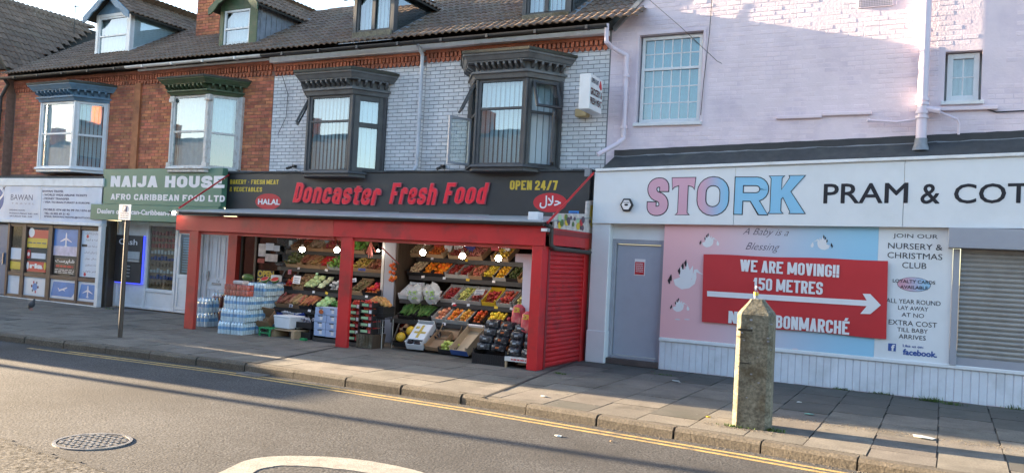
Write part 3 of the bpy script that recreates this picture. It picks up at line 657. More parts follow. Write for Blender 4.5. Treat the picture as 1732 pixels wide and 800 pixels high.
def sash(parent, P0, ux, w_, h_, mat, gmat, fr=.05, transom=None, depth=.05, blind=None, bars=None, name='window_frame', proud=0, tf=.045):
    """a glazed frame: P0 lower left corner, ux its horizontal direction, outward normal = ux x z"""
    P0, ux = Vector(P0), Vector(ux).normalized(); uz = Vector((0,0,1)); nn = Vector((ux.y, -ux.x, 0))
    def bx(mb, a0, a1, c0, c1, d0, d1):
        p = lambda a, d_, c: P0+ux*a+uz*c+nn*d_
        mb.hexa([p(a0,d0,c0),p(a1,d0,c0),p(a1,d1,c0),p(a0,d1,c0),p(a0,d0,c1),p(a1,d0,c1),p(a1,d1,c1),p(a0,d1,c1)])
    f = MB(); d0, d1 = -depth+proud, proud
    bx(f,0,fr,0,h_,d0,d1); bx(f,w_-fr,w_,0,h_,d0,d1); bx(f,fr,w_-fr,0,fr,d0,d1-.001); bx(f,fr,w_-fr,h_-fr,h_,d0,d1-.001)
    lights = [(fr, w_-fr, fr, h_-fr)]
    if transom:
        t = transom*h_; bx(f, fr, w_-fr, t-tf/2, t+tf/2, d0, d1-.001); lights = [(fr,w_-fr,fr,t-tf/2),(fr,w_-fr,t+tf/2,h_-fr)]
    fo = f.out(name, mat, parent, bev=.004)
    par = fo if parent.parent is None or parent.type == 'EMPTY' else parent
    par = parent
    for (a0,a1,c0,c1) in lights:
        g = MB(); bx(g, a0, a1, c0, c1, d0+.012, d0+.018); g.out('pane', gmat, par)
    if bars:
        g = MB()
        for li, (nx, nz) in enumerate(bars):
            a0,a1,c0,c1 = lights[min(li, len(lights)-1)]
            for i in range(1, nx): aa = a0+(a1-a0)*i/nx; bx(g, aa-.010, aa+.010, c0, c1, d0+.019, d0+.027)
            for i in range(1, nz): cc = c0+(c1-c0)*i/nz; bx(g, a0, a1, cc-.010, cc+.010, d0+.019, d0+.0275)
        g.out('glazing_bar', mat, par)
    if blind == 'vertical':
        g = MB(); n = max(3, int(w_/.09))
        for i in range(n):
            a = w_*(i+.5)/n; sk = random.uniform(.012, .03)
            p = lambda aa, d_, c: P0+ux*aa+uz*c+nn*d_
            g.quad(p(a-.042,-.16,.02), p(a+.040,-.16+sk,.02), p(a+.040,-.16+sk,h_-.02), p(a-.042,-.16,h_-.02))
        g.out('blind', MT['blind'], par)
    elif blind in ('net', 'red'):
        g = MB(); n = 22; p = lambda aa, d_, c: P0+ux*aa+uz*c+nn*d_
        mtc = MT['curtain'] if blind == 'net' else MT['curtain_red']
        def fold(g, z0_, z1_, dp=-.17):
            for i in range(n):
                a, c_ = w_*i/n, w_*(i+1)/n
                g.quad(p(a,dp+.015*math.sin(i*1.9),z0_), p(c_,dp+.015*math.sin((i+1)*1.9),z0_), p(c_,dp+.015*math.sin((i+1)*1.9),z1_), p(a,dp+.015*math.sin(i*1.9),z1_))
            return g
        if blind == 'red': fold(g, 0, h_*.47).out('curtain', mtc, par, smooth=True); fold(MB(), h_*.472, h_).out('net_curtain', MT['curtain'], par, smooth=True)
        else: fold(g, 0, h_).out('curtain', mtc, par, smooth=True)
    return fo

def bay_window(owner, x0, x1, x2, x3, yf, z0, z1, ztop, frame, mould, gmat, mid, side, blinds=('vertical','vertical'), open_left=False, open_right=False, pil=False, brackets=None, sfr=.06):
    """canted bay: plan corners (x0,wall) (x1,front) (x2,front) (x3,wall) with a bracketed cornice"""
    bay = bpy.data.objects.new('bay_window', None); COL.objects.link(bay); bay.parent = owner; WO[bay.name] = org(owner); bay.empty_display_size = .1
    plan = lambda k: [(x0-k*.9, YW), (x1-k*.55, yf-k), (x2+k*.55, yf-k), (x3+k*.9, YW)]
    def slab(mb, k, za, zb, k2=None):
        A = plan(k); B = plan(k if k2 is None else k2)
        mb.hexa([(A[0][0],A[0][1]+.02,za),(A[1][0],A[1][1],za),(A[2][0],A[2][1],za),(A[3][0],A[3][1]+.02,za),(B[0][0],B[0][1]+.02,zb),(B[1][0],B[1][1],zb),(B[2][0],B[2][1],zb),(B[3][0],B[3][1]+.02,zb)])
    s = MB(); slab(s, .03, z0-.10, z0-.03); slab(s, .08, z0-.03, z0+.02, .06); s.out('window_sill', frame, bay, bev=.006)
    # cornice, from below upwards
    H = ztop-z1; c = MB()
    slab(c, .05, z1, z1+.16*H, .09); slab(c, .13, z1+.16*H, z1+.24*H); slab(c, .045, z1+.24*H, z1+.52*H)
    slab(c, .20, z1+.52*H, z1+.57*H); slab(c, .22, z1+.57*H, z1+.72*H, .28); slab(c, .30, z1+.72*H, z1+.80*H, .31)
    c.out('cornice', mould, bay, bev=.005)
    t = MB(); slab(t, .33, z1+.80*H, z1+.90*H); slab(t, .32, z1+.90*H, z1+H, .12); t.out('lead_roof', MT['moss_top'], bay)
    br = MB(); P = plan(.045)
    for (a, e, n) in ((P[0],P[1],4),(P[1],P[2],9),(P[2],P[3],5)):
        A = Vector((a[0],a[1],0)); B = Vector((e[0],e[1],0)); dr = (B-A).normalized(); nn = Vector((dr.y,-dr.x,0))
        for i in range(n):
            q = A+(B-A)*((i+.6)/(n+.2)); zb, zt = z1+.30*H, z1+.52*H
            w2 = .022
            pr = [q-dr*w2+Vector((0,0,zt)), q-dr*w2+nn*.15+Vector((0,0,zt)), q-dr*w2+nn*.14+Vector((0,0,zt-.05)), q-dr*w2+nn*.06+Vector((0,0,zt-.09)), q-dr*w2+nn*.05+Vector((0,0,zb+.02)), q-dr*w2+Vector((0,0,zb))]
            br.prism(pr, dr*w2*2)
    br.out('bracket', brackets or mould, bay, kind='stuff')
    # corner posts
    C = plan(0); rp = .05
    for (x, y) in (C[1], C[2]):
        ps = MB(); ps.prism([(x-rp*.7,y+.04,z0),(x-rp*.45,y-.02,z0),(x+rp*.45,y-.02,z0),(x+rp*.7,y+.04,z0),(x,y+.09,z0)], (0,0,z1-z0))
        if pil:
            ps.box(x-.075, x+.075, y-.03, y+.06, z0, z0+.12); ps.box(x-.085, x+.085, y-.045, y+.06, z1-.14, z1-.06); ps.box(x-.07,x+.07,y-.035,y+.06,z1-.055,z1-.002)
        ps.out('corner_post', frame, bay, bev=.006)
    for (qa, qb) in ((x0-.03, x0+.05), (x3-.05, x3+.03)): MB().box(qa, qb, YW-.06, YW+.01, z0, z1).out('side_post', frame, bay, bev=.006)
    if pil: MB().box(x3+.035, x3+.10, YW-.08, YW+.012, z0, z1).out('pilaster', frame, bay, bev=.006)
    # frames
    hh = z1-z0
    sash(bay, (x1+.03, yf, z0), (1,0,0), x2-x1-.06, hh, frame, gmat, fr=.055, transom=mid, blind=blinds[0])
    dr = Vector((x3-x2, YW-yf, 0)); L_ = dr.length; dr.normalize()
    sash(bay, Vector((x2,yf,z0))+dr*.05, dr, L_-.10, hh, frame, gmat, fr=sfr, transom=side, tf=.10 if sfr > .08 else .05, blind=blinds[1]) if not open_right else None
    dl = Vector((x1-x0, yf-YW, 0)); Ll = dl.length; dl.normalize()
    if not open_left: sash(bay, Vector((x0,YW,z0))+dl*.05, dl, Ll-.10, hh, frame, gmat, fr=sfr, transom=side, blind=blinds[1])
    def open_side(base, dirv, L, hinge_far, hang=True):
        # fixed outer frame and two open casements
        f = MB(); nn = Vector((dirv.y,-dirv.x,0)); uz = Vector((0,0,1)); tz = side*hh
        def bx(a0,a1,c0,c1,d0=-.05,d1=0):
            p = lambda a, d_, c: base+dirv*a+uz*c+nn*d_
            f.hexa([p(a0,d0,c0),p(a1,d0,c0),p(a1,d1,c0),p(a0,d1,c0),p(a0,d0,c1),p(a1,d0,c1),p(a1,d1,c1),p(a0,d1,c1)])
        bx(0,.06,0,hh); bx(L-.06,L,0,hh); bx(.06,L-.06,0,.06); bx(.06,L-.06,hh-.06,hh); bx(.06,L-.06,tz-.025,tz+.025); f.out('window_frame', frame, bay, bev=.004)
        bl = MB(); nb = 5
        for i in range(nb):
            a0_ = L*(i+.15)/nb; p = lambda aa, d_, c: base+dirv*aa+uz*c+nn*d_
            bl.quad(p(a0_,-.15,.02), p(a0_+L*.16,-.12,.02), p(a0_+L*.16,-.12,hh-.02), p(a0_,-.15,hh-.02))
        bl.out('blind', MT['blind'], bay)
        # side-hung casement swung out
        wd = L-.10; ang = math.radians(62)
        if hinge_far:
            hp = base+dirv*(L-.05)+nn*.01; sd = (-dirv)*math.cos(ang)+nn*math.sin(ang); sd.normalize(); start = hp+sd*wd; ux = -sd
        else:
            hp = base+dirv*.05+nn*.01; sd = dirv*math.cos(ang)+nn*math.sin(ang); sd.normalize(); start = hp; ux = sd
        if hang: sash(bay, start+uz*.05, ux, wd, tz-.08, MT['box_grey'] if not hinge_far else frame, MT['glass'], fr=.045, depth=.04, name='open_casement')
        else:
            sash(bay, base+dirv*.06+uz*.06, dirv, L-.12, tz-.085, frame, gmat, fr=.04, depth=.04)
        # top-hung vent pushed out
        g = MB(); vz = hh-.06; vh = hh-tz-.07; th = math.radians(24); dn = nn*math.sin(th)-uz*math.cos(th); no = nn*math.cos(th)+uz*math.sin(th)
        def vb(mb, a0,a1,l0,l1,d0=0,d1=.04):
            p = lambda a,l,d_: base+dirv*a+uz*vz+nn*.01+dn*l+no*d_
            mb.hexa([p(a0,l0,d0),p(a1,l0,d0),p(a1,l1,d0),p(a0,l1,d0),p(a0,l0,d1),p(a1,l0,d1),p(a1,l1,d1),p(a0,l1,d1)])
        vb(g,.05,L-.05,0,.045); vb(g,.05,L-.05,vh-.045,vh); vb(g,.05,.095,.045,vh-.045); vb(g,L-.095,L-.05,.045,vh-.045); g.out('open_vent', frame, bay, bev=.003)
        g = MB(); vb(g,.095,L-.095,.045,vh-.045,.015,.02); g.out('pane', gmat, bay)
    if open_right: open_side(Vector((x2,yf,z0))+dr*.05, dr, L_-.10, True)
    if open_left: open_side(Vector((x0,YW,z0))+dl*.05, dl, Ll-.10, False, hang=(open_left != 'vent'))
    # the dark room behind
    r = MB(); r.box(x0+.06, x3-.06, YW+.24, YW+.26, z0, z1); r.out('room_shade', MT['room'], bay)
    return bay

def dormer(owner, x0, x1, y, z0, z1, frame, wmat, win, cheek, roofmat, barge, lights='double', over=.2, peak=None, gm='glass', glazed_side=False, windows=None, fascia=None, ry=SL):
    d_ = bpy.data.objects.new('dormer', None); COL.objects.link(d_); d_.parent = owner; WO[d_.name] = org(owner); d_.empty_display_size = .1
    yb = EY+(z1-EZ)/ry
    b = MB(); fr = win[0]
    # front wall with an opening, cheeks
    a0, a1, c0, c1 = win
    b.box(x0, a0, y, y+.08, z0, z1).box(a1, x1, y, y+.08, z0, z1).box(a0, a1, y+.001, y+.08, z0, c0).box(a0, a1, y+.001, y+.08, c1, z1); b.out('dormer_front', frame, d_, bev=.004)
    zc = z0
    for xs_, nm in ((x0, -1), (x1, 1)):
        c = MB(); t = .05; xx = xs_ if nm > 0 else xs_; 
        c.prism([(xx-(t if nm > 0 else 0), y+.02, z0-.05), (xx-(t if nm > 0 else 0), y+.02, z1), (xx-(t if nm > 0 else 0), yb, z1)], (t, 0, 0))
        c.out('dormer_cheek', cheek, d_)
        if not glazed_side and nm > 0:
            q = y+.1
            while q < yb-.15:
                MB().box(xx, xx+.02, q, q+.03, roofz(q, ry)+.02, z1-.01).out('batten', cheek, d_); q += .17
    if glazed_side:
        c = MB(); e = .07
        ya = y+.12; c.prism([(x1+.006, ya, roofz(ya+.1, ry)+.08), (x1+.006, ya, z1-e), (x1+.006, yb-.28, z1-e)], (.006,0,0)); c.out('pane', MT[gm], d_)
        c = MB(); c.prism([(x1+.014,y,z0),(x1+.014,y,z0+.07),(x1+.014,yb-.07,z1-.002),(x1+.014,yb,z1-.002)], (.02,0,0)); c.out('cheek_trim', wmat, d_)
    sash(d_, (a0, y+.02, c0), (1,0,0), a1-a0, c1-c0, wmat, MT[gm], fr=.05, transom=(.5 if lights=='double' else None), blind='vertical' if lights != 'double' else 'net')
    if lights == 'pair':
        m_ = MB(); xm = (a0+a1)/2; m_.box(xm-.04, xm+.04, y-.004, y+.03, c0+.04, c1-.04); m_.out('mullion', wmat, d_)
    # gabled roof running back into the slope
    pk = z1+(peak if peak else (x1-x0)/2*.75); xm = (x0+x1)/2; yb2 = EY+(pk-EZ)/ry; ov = over; sl = (pk-z1)/((x1-x0)/2)
    for sg in (-1, 1):
        xe = xm+sg*((x1-x0)/2+ov); ze = z1-ov*sl; yb1 = EY+(ze-EZ)/ry
        r = MB(); v = [(xm, y-ov, pk), (xe, y-ov, ze), (xe, yb1, ze), (xm, yb2, pk)]
        r.hexa([(p[0],p[1],p[2]) for p in v]+[(p[0],p[1],p[2]+.045) for p in v]); r.out('dormer_roof', MT['soil'], d_)
        # tiles
        u = Vector((0,1,0)); w_ = Vector((xm-xe, 0, pk-ze)).normalized(); nn = (u.cross(w_) if sg < 0 else w_.cross(u)); T = MB(); tv, tf = tile_mesh(None)
        if nn.z < 0: nn = -nn
        Lw = math.hypot(xm-xe, pk-ze); nv = int(Lw/.25)+1; nu = int((yb2-(y-ov))/.3)+1
        for j in range(nv):
            for i in range(nu):
                p = Vector((xe, y-ov+.3*(i+.5), ze+.05))+w_*(.25*j)
                if p.z > pk+.03: continue
                if p.y > EY+(p.z-EZ)/ry+.15: continue
                ux_ = Vector((0,1,0)) if sg < 0 else Vector((0,-1,0))
                T.add([p+ux_*q[0]+w_*q[1]+nn*q[2] for q in tv], tf)
        T.out('dormer_tiling', roofmat, d_, smooth=True, kind='stuff')
        # bargeboard, in two pieces meeting at the peak, with a scalloped lower edge
        if barge:
            bb = MB(); n = 10; up, lo = [], []
            for i in range(n+1):
                t = i/n; X = xe+(xm-xe)*t; Z = ze+(pk-ze)*t
                up.append((X, y-ov-.03, Z+.06)); lo.append((X, y-ov-.03, Z-.10-.05*abs(math.sin(t*math.pi*2.5))))
            for i in range(n):
                bb.prism([up[i], up[i+1], lo[i+1], lo[i]], (0,.035,0))
            bb.out('bargeboard', barge, d_)
    if barge:
        g = MB(); g.prism([(x0,y+.001,z1),(x1,y+.001,z1),(xm,y+.001,pk)], (0,.06,0)); g.out('gable_board', barge if fascia is None else fascia, d_)
        f = MB(); f.tube((xm, y-ov-.02, pk+.05), (xm, y-ov-.02, pk+.32), .025, 8, .004); f.ball((xm, y-ov-.02, pk+.12), .045); f.out('finial', barge, d_)
    fl = MB(); fl.hexa([(x0-.14,y-.26,roofz(y-.26,ry)+.055),(x1+.16,y-.26,roofz(y-.26,ry)+.055),(x1+.16,y+.02,roofz(y,ry)+.06),(x0-.14,y+.02,roofz(y,ry)+.06),
        (x0-.14,y-.26,roofz(y-.26,ry)+.065),(x1+.16,y-.26,roofz(y-.26,ry)+.065),(x1+.16,y+.02,roofz(y,ry)+.09),(x0-.14,y+.02,roofz(y,ry)+.09)])
    fl.hexa([(x1+.03,y,roofz(y,ry)+.06),(x1+.17,y,roofz(y,ry)+.06),(x1+.17,yb,roofz(yb,ry)+.06),(x1+.03,yb,roofz(yb,ry)+.06),(x1,y,roofz(y,ry)+.12),(x1+.17,y,roofz(y,ry)+.07),(x1+.17,yb,roofz(yb,ry)+.07),(x1,yb,roofz(yb,ry)+.12)])
    fl.out('flashing', MT['lead'], d_)
    return d_
def gutter(owner, x0, x1, mat, z=EZ-.06, y=EY-.06):
    b = MB(); n = 8; pr = [(x0, y+.055*math.cos(math.pi+math.pi*i/n), z+.055*math.sin(math.pi+math.pi*i/n)) for i in range(n+1)]
    pr2 = [(x0, p[1]*1+(.007 if p[1] < y else -.007), p[2]+.006) for p in pr][::-1]
    b.prism(pr+pr2, (x1-x0, 0, 0)); xx = x0+.6
    while xx < x1: b.box(xx, xx+.05, y-.063, y+.063, z-.062, z+.004); xx += 1.0
    b.out('gutter', mat, owner, smooth=False)

V_UP = (0, 1, SL)
# ---- house D and E (grey-white painted brick)
hD = thing('terraced_house', 'white painted brick upper floor with grey bay window, left half of the grocery building', 'house', (-11.3, YW, 0))
hE = thing('terraced_house', 'white painted brick upper floor whose grey bay has windows swung open, beside the pink wall', 'house', (-7.3, YW, 0))
hC = thing('terraced_house', 'red brick upper floor with green corniced bay above the green shop sign', 'house', (-15.5, YW, 0))
hB = thing('terraced_house', 'red brick upper floor with blue corniced bay above the travel agency', 'house', (-20.2, YW, 0))
hA = thing('gabled_house', 'red brick gable-fronted house with big brown tiled roof at the left edge', 'house', (-24, 13.6, 0))
BX = dict(B=(-21.2,-20.70,-19.36,-18.83), C=(-16.35,-15.86,-14.72,-14.27), D=(-12.25,-11.79,-10.66,-10.22), E=(-8.22,-7.77,-6.75,-6.30))
for h, x0, x1, ry_, mat in ((hB,-22.75,-17.7,16.8,'mortar'),(hC,-17.7,-13.32,16.4,'mortar'),(hD,-13.32,-9.3,16.0,'mortar_dark'),(hE,-9.3,-5.38,15.85,'mortar_dark')):
    house_body(h, x0, x1, 2.6, 5.86, ry_, MT[mat])
brick_wall(hD, MT['brick_white'], -13.32, -9.3, 3.18, 5.46, YW, holes=[(-12.25,-10.22,3.15,5.36)], jit=.0025, gap=.011, proud=.007)
brick_wall(hE, MT['brick_white'], -9.3, -5.40, 3.24, 5.52, YW, holes=[(-8.2,-6.32,3.26,5.46)], jit=.0025, gap=.011, proud=.007)
brick_wall(hC, MT['brick_red'], -17.7, -13.33, 3.27, 5.48, YW, holes=[(-16.35,-14.27,3.2,5.42)], jit=.003, gap=.010)
brick_wall(hB, MT['brick_red'], -22.7, -17.71, 3.27, 5.5, YW, holes=[(-21.25,-18.8,3.2,5.5)], jit=.003, gap=.010)
# proud brick pier between the two red houses
b = MB(); b.box(-17.72-.12, -17.72+.10, YW-.06, YW, 3.0, 5.52); b.out('pier', MT['brick_red'], hC)
eaves_band(hB, -22.75, -17.7, 5.50, 5.82, YW, MT['terracotta']); eaves_band(hC, -17.69, -13.32, 5.48, 5.80, YW, MT['terracotta'])
eaves_band(hD, -13.31, -9.3, 5.46, 5.72, YW, MT['terracotta']); eaves_band(hE, -9.29, -5.42, 5.50, 5.75, YW, MT['terracotta'])
for h, x0, x1, z0 in ((hD,-13.31,-9.3,5.725),(hE,-9.299,-5.42,5.755)): MB().box(x0,x1,YW-.20,YW+.01,z0,5.84).out('eaves_board', MT['trim'], h)
MB().box(-17.69,-13.32,YW-.12,YW+.01,5.805,5.85).out('eaves_board', MT['trim'], hC)
gutter(hB,-22.7,-17.72,MT['cast']); gutter(hC,-17.7,-13.32,MT['gutter_white']); gutter(hD,-13.31,-9.31,MT['gutter_black']); gutter(hE,-9.3,-5.3,MT['gutter_black'])
for h, x0, n, ry_, mat, lim in ((hB,-22.7,17,16.8,'tile_far',300),(hC,-17.68,15,16.4,'tile_far',300),(hD,-13.3,14,16.0,'tile',300),(hE,-9.2,15,15.85,'tile',300)):
    tile_roof(h, MT[mat], (x0-.05, EY-.06, EZ+.015), (1,0,0), V_UP, n, int((ry_-EY)/.27*math.sqrt(1+SL*SL))+1, lim)
    ridge_tiles(h, x0, x0+n*.3, ry_, roofz(ry_)+.05, MT[mat])
bay_window(hD, *BX['D'], 13.25, 3.27, 4.84, 5.38, MT['grey_bay'], MT['grey_mould'], MT['glass'], .66, .62, open_left='vent', sfr=.11, brackets=MT['grey_mould'])
bay_window(hE, *BX['E'], 13.25, 3.38, 4.97, 5.50, MT['grey_bay'], MT['grey_mould'], MT['glass'], .66, .62, open_left=True, open_right=True)
bay_window(hC, *BX['C'], 13.25, 3.37, 5.02, 5.44, MT['old_white'], MT['green_bay'], MT['glass'], .50, .48, blinds=('net','red'), pil=True)
bay_window(hB, *BX['B'], 13.25, 3.38, 5.06, 5.56, MT['upvc'], MT['blue_bay'], MT['glass'], .52, .50, blinds=('net','vertical'))
# the brick strip under the bay of house E and weathered sill lead
# dormers
dormer(hB, -20.24, -18.88, 14.30, 6.43, 7.58, MT['upvc'], MT['upvc'], (-20.14,-19.0,6.50,7.50), MT['upvc'], MT['tile_far'], MT['blue_bay'], glazed_side=True, peak=.48, over=.22, fascia=MT['blue_bay'])
dormer(hC, -15.28, -14.10, 13.95, 6.22, 7.25, MT['green_bay'], MT['upvc'], (-15.16,-14.34,6.26,7.14), MT['lead'], MT['tile_far'], MT['green_bay'], peak=.45, over=.18, fascia=MT['green_bay'])
dormer(hD, -11.05, -10.02, 13.60, 5.98, 7.02, MT['grey_bay'], MT['grey_bay'], (-10.97,-10.10,6.20,7.0), MT['grey_bay'], MT['tile'], MT['grey_bay'], lights='pair', peak=.30, glazed_side=True, over=.14)
dormer(hE, -7.20, -6.20, 13.78, 6.05, 7.10, MT['grey_bay'], MT['grey_bay'], (-7.12,-6.28,6.27,7.05), MT['grey_bay'], MT['tile'], MT['grey_bay'], lights='pair', peak=.30, glazed_side=True, over=.14)
MB().box(-11.02,-10.05,13.55,13.598,6.02,6.19).out('render_panel', MT['concrete'], hD); MB().box(-7.17,-6.22,13.73,13.778,6.09,6.26).out('render_panel', MT['concrete'], hE)
# chimney of house C
ch = MB().box(-17.38,-16.55,15.1,15.75,6.6,8.7).out('chimney', MT['mortar'], hC)
v, f = unit_brick(); bb = MB(); z = 6.72; k = 0
while z < 8.68:
    for (ax, c0, c1, cst, sgn) in (('x',-17.38,-16.55,15.1,-1),('y',15.1,15.75,-16.55,1)):
        t = c0-(.11 if k % 2 else 0)
        while t < c1-.02:
            a, e = max(t,c0), min(t+.225,c1); t += .225
            if e-a < .03: continue
            j = random.uniform(-.003,.003)
            if ax == 'x': bb.add([((a+e)/2+p*(e-a-.01), cst-.008+j+q*.03, z+.037+r*.064) for p,q,r in v], f)
            else: bb.add([(cst+.008-j-q*.03, (a+e)/2+p*(e-a-.01), z+.037+r*.064) for p,q,r in v], f)
    z += .075; k += 1
bb.out('chimney_brickwork', MT['brick_red'], ch, kind='stuff')
# gabled house A
rz = 8.5; rx = -25.05; sA = (rz-6.2)/(-22.78-rx)
wp = [(-27.3,13.6,2.6),(-22.8,13.6,2.6),(-22.8,13.6,6.2),(rx,13.6,rz-.02),(-27.3,13.6,6.2)]
MB().prism(wp, (0,.25,0)).out('wall', MT['mortar'], hA)
brick_wall(hA, MT['brick_far'], -25.3, -22.8, 2.7, 8.4, 13.6, clip=lambda x, z: z < 6.15+sA*(-22.85-x) and z < 6.15-sA*(-27.3-x), gap=.01)
MB().prism([(-22.7,13.5,6.12),(rx,13.5,rz-.05),(-27.4,13.5,6.12)], (0,12,0)).out('roof', MT['soil'], hA)
ud = Vector((0,1,0)); vdir = Vector((rx+22.7, 0, rz-6.12)).normalized()
tile_roof(hA, MT['tile_far'], (-22.62,13.42,6.1), (0,1,0), vdir, 14, 13, 300, keep=lambda p: p.z < rz+.02 and (p.y < 17.3) and p.z > roofz(p.y)-.02 or (p.y <= 13.7))
MB().prism([(-22.62,13.44,6.05),(-22.72,13.44,6.22),(rx,13.44,rz+.10),(rx,13.44,rz-.10)], (0,.12,0)).out('verge_board', MT['moss_top'], hA)
rt = MB(); 
y = 13.5
while y < 17.6: rt.prism([(rx-.14,y,rz),(rx-.08,y,rz+.09),(rx,y,rz+.12),(rx+.08,y,rz+.09),(rx+.14,y,rz)], (0,.4,0)); y += .41
rt.out('ridge_capping', MT['tile_far'], hA)
# aerials
for (X, Y, Z, h_, lab) in ((-24.4,16.5,8.2,.9,'thin television aerial on the ridge of the gabled house'),(-17.0,15.4,8.6,.5,'small television aerial on the brick chimney')):
    a = MB(); a.tube((X,Y,Z-.3),(X,Y,Z+h_),.012,6); a.tube((X-.16,Y,Z+h_*.75),(X+.16,Y,Z+h_*.70),.008,5)
    for i in range(5): a.tube((X-.14+i*.07,Y-.1,Z+h_*.745-i*.004),(X-.14+i*.07,Y+.1,Z+h_*.745-i*.004),.005,4)
    tag(a.out('aerial', MT['cast'], loc=(X,Y,Z-.3)), lab, 'aerial')
# rainwater pipes
def downpipe(name, pts, r, mat, lab, clips=()):
    b = MB(); b.path(pts, r, 10)
    for (x,y,z) in clips: b.tube((x,y,z-.025),(x,y,z+.025), r*1.35, 10); 
    o = b.out(name, mat, loc=pts[-1], smooth=True); return tag(o, lab, 'drainpipe')
downpipe('drainpipe', [(-9.33,13.5,5.80),(-9.33,13.68,5.66),(-9.33,13.70,3.45),(-9.36,13.6,3.30)], .038, MT['pipe_white'], 'pale grey square drainpipe between the two grey bay windows', [(-9.33,13.70,z) for z in (5.4,4.4,3.6)])
downpipe('drainpipe', [(-22.70,13.42,5.86),(-22.70,13.55,5.7),(-22.95,13.53,5.35),(-22.97,13.53,3.2)], .045, MT['cast'], 'dark cast-iron drainpipe on the brick house at the left edge', [(-22.96,13.53,z) for z in (5.0,4.2)])
downpipe('drainpipe', [(-5.33,13.40,5.86),(-5.33,13.42,5.55),(-5.30,13.6,5.50),(-5.05,13.72,5.36),(-5.04,13.72,3.90),(-5.10,13.62,3.80),(-5.38,13.4,3.58)], .042, MT['pipe_pink'], 'pale drainpipe where the painted brick meets the pink wall', [(-5.04,13.72,z) for z in (5.0,4.1)])
for X, Z in ((-17.0,5.0),(-17.0,4.85),(-17.05,4.55),(-17.05,4.35)):
    pass
# alarm boxes, camera and wires on the white painted walls
o = MB().box(-5.95,-5.72,13.62,13.78,4.30,4.44).out('alarm_box', MT['alarm'], loc=(-5.83,13.7,4.3), bev=.012); tag(o, 'faded yellow alarm box under the projecting white sign', 'alarm box')
def cctv(X, Z, lab):
    b = MB(); b.box(X-.03,X+.03,13.70,13.79,Z,Z+.06); b.tube((X,13.72,Z+.02),(X+.03,13.55,Z-.01),.012,6); b.tube((X+.02,13.62,Z-.01),(X+.06,13.46,Z-.05),.03,8)
    tag(b.out('security_camera', MT['cast'], loc=(X,13.79,Z)), lab, 'camera')
cctv(-12.55, 3.42, 'small dark security camera low on the white brick left of the first grey bay')
cctv(-8.75, 3.40, 'small dark security camera below the white brick left of the second grey bay')
def wire(pts, lab, r=.006, sag=0):
    b = MB(); P = []
    for a, c_ in zip(pts[:-1], pts[1:]):
        a, c_ = Vector(a), Vector(c_)
        for i in range(6): t = i/6; P.append(a.lerp(c_, t)+Vector((0,0,-sag*4*t*(1-t))))
    P.append(Vector(pts[-1])); b.path(P, r, 5); tag(b.out('cable', MT['cable'], loc=pts[0]), lab, 'cable')
wire([at(478,130,13.76), at(487,160,13.76), at(484,198,13.76), at(470,228,13.76)], 'thin black cable curling down the white brick left of the first bay')
wire([at(1098,0,13.2), at(1150,45,13.3), at(1213,104,13.6), at(1221,108,13.77)], 'thin overhead cable ending on the pink wall right of its large window', .005)
wire([at(1204,0,13.76), at(1200,55,13.77), at(1190,140,13.77), at(1185,195,13.77)], 'thin cable running down the pink wall beside the large window', .006)
# ================================================================== PINK BUILDING AND NURSERY SHOP
pk = thing('painted_building', 'pale pink painted brick building above the nursery shop', 'building', (-1, YW, 0))
def pclip(x, z): return z < 5.86+.98*(x+5.33)
# body: gable profile with openings for the two windows (wall pieces butt end to end)
W1 = (-4.86,-3.73,4.17,5.72); W2 = (-.08,.40,4.36,5.11)
def wall_piece(pts): return MB().prism([(x, YW, z) for x, z in pts], (0,.3,0))
b = MB(); T_ = 8.2
def rect(x0,x1,z0,z1): b.prism([(x0,YW,z0),(x1,YW,z0),(x1,YW,z1),(x0,YW,z1)], (0,.3,0))
b.prism([(-5.38,YW,2.4),(W1[0],YW,2.4),(W1[0],YW,6.32),(-5.33,YW,5.86),(-5.38,YW,5.86)], (0,.3,0))
rect(W1[0],W1[1],2.4,W1[2]); b.prism([(W1[0],YW,W1[3]),(W1[1],YW,W1[3]),(W1[1],YW,5.86+.98*(W1[1]+5.33)),(W1[0],YW,6.32)], (0,.3,0))
b.prism([(W1[1],YW,2.4),(W2[0],YW,2.4),(W2[0],YW,T_),(-2.95,YW,T_),(W1[1],YW,5.86+.98*(W1[1]+5.33))], (0,.3,0))
rect(W2[0],W2[1],2.4,W2[2]); rect(W2[0],W2[1],W2[3],T_); rect(W2[1],4.5,2.4,T_)
b.out('wall', MT['pink'], pk)
from mathutils import noise as mnoise
def not_plaster(x, z):
    if not pclip(x, z): return False
    return mnoise.noise(Vector((x*.9, z*1.4, 3.1))) < .42
def pink_relief(x, z): return .0042-.0034*max(0, min(1, .5+1.6*mnoise.noise(Vector((x*.8, z*1.2, 3.1)))))*(1 if z < 5.3 else .6)
brick_wall(pk, MT['brick_pink'], -5.38, 3.2, 3.55, 6.9, YW, holes=[(-4.98,-3.62,4.10,5.80),(-.16,.48,4.26,5.19)], clip=not_plaster, jit=.0022, gap=.013, pf=pink_relief, proud=.0045, tilt=.007, drop=.14, limit=300)
b = MB(); b.prism([(-5.36,YW-.05,5.90),(-5.33,YW-.05,5.82),(-2.8,YW-.05,8.36),(-2.8,YW-.05,8.44)], (0,.1,0)); b.out('verge_mortar', MT['lead'], pk)
MB().box(-4.93,4.5,YW+.3,YW+6,2.4,5.6).out('rear_block', MT['pink'], pk)
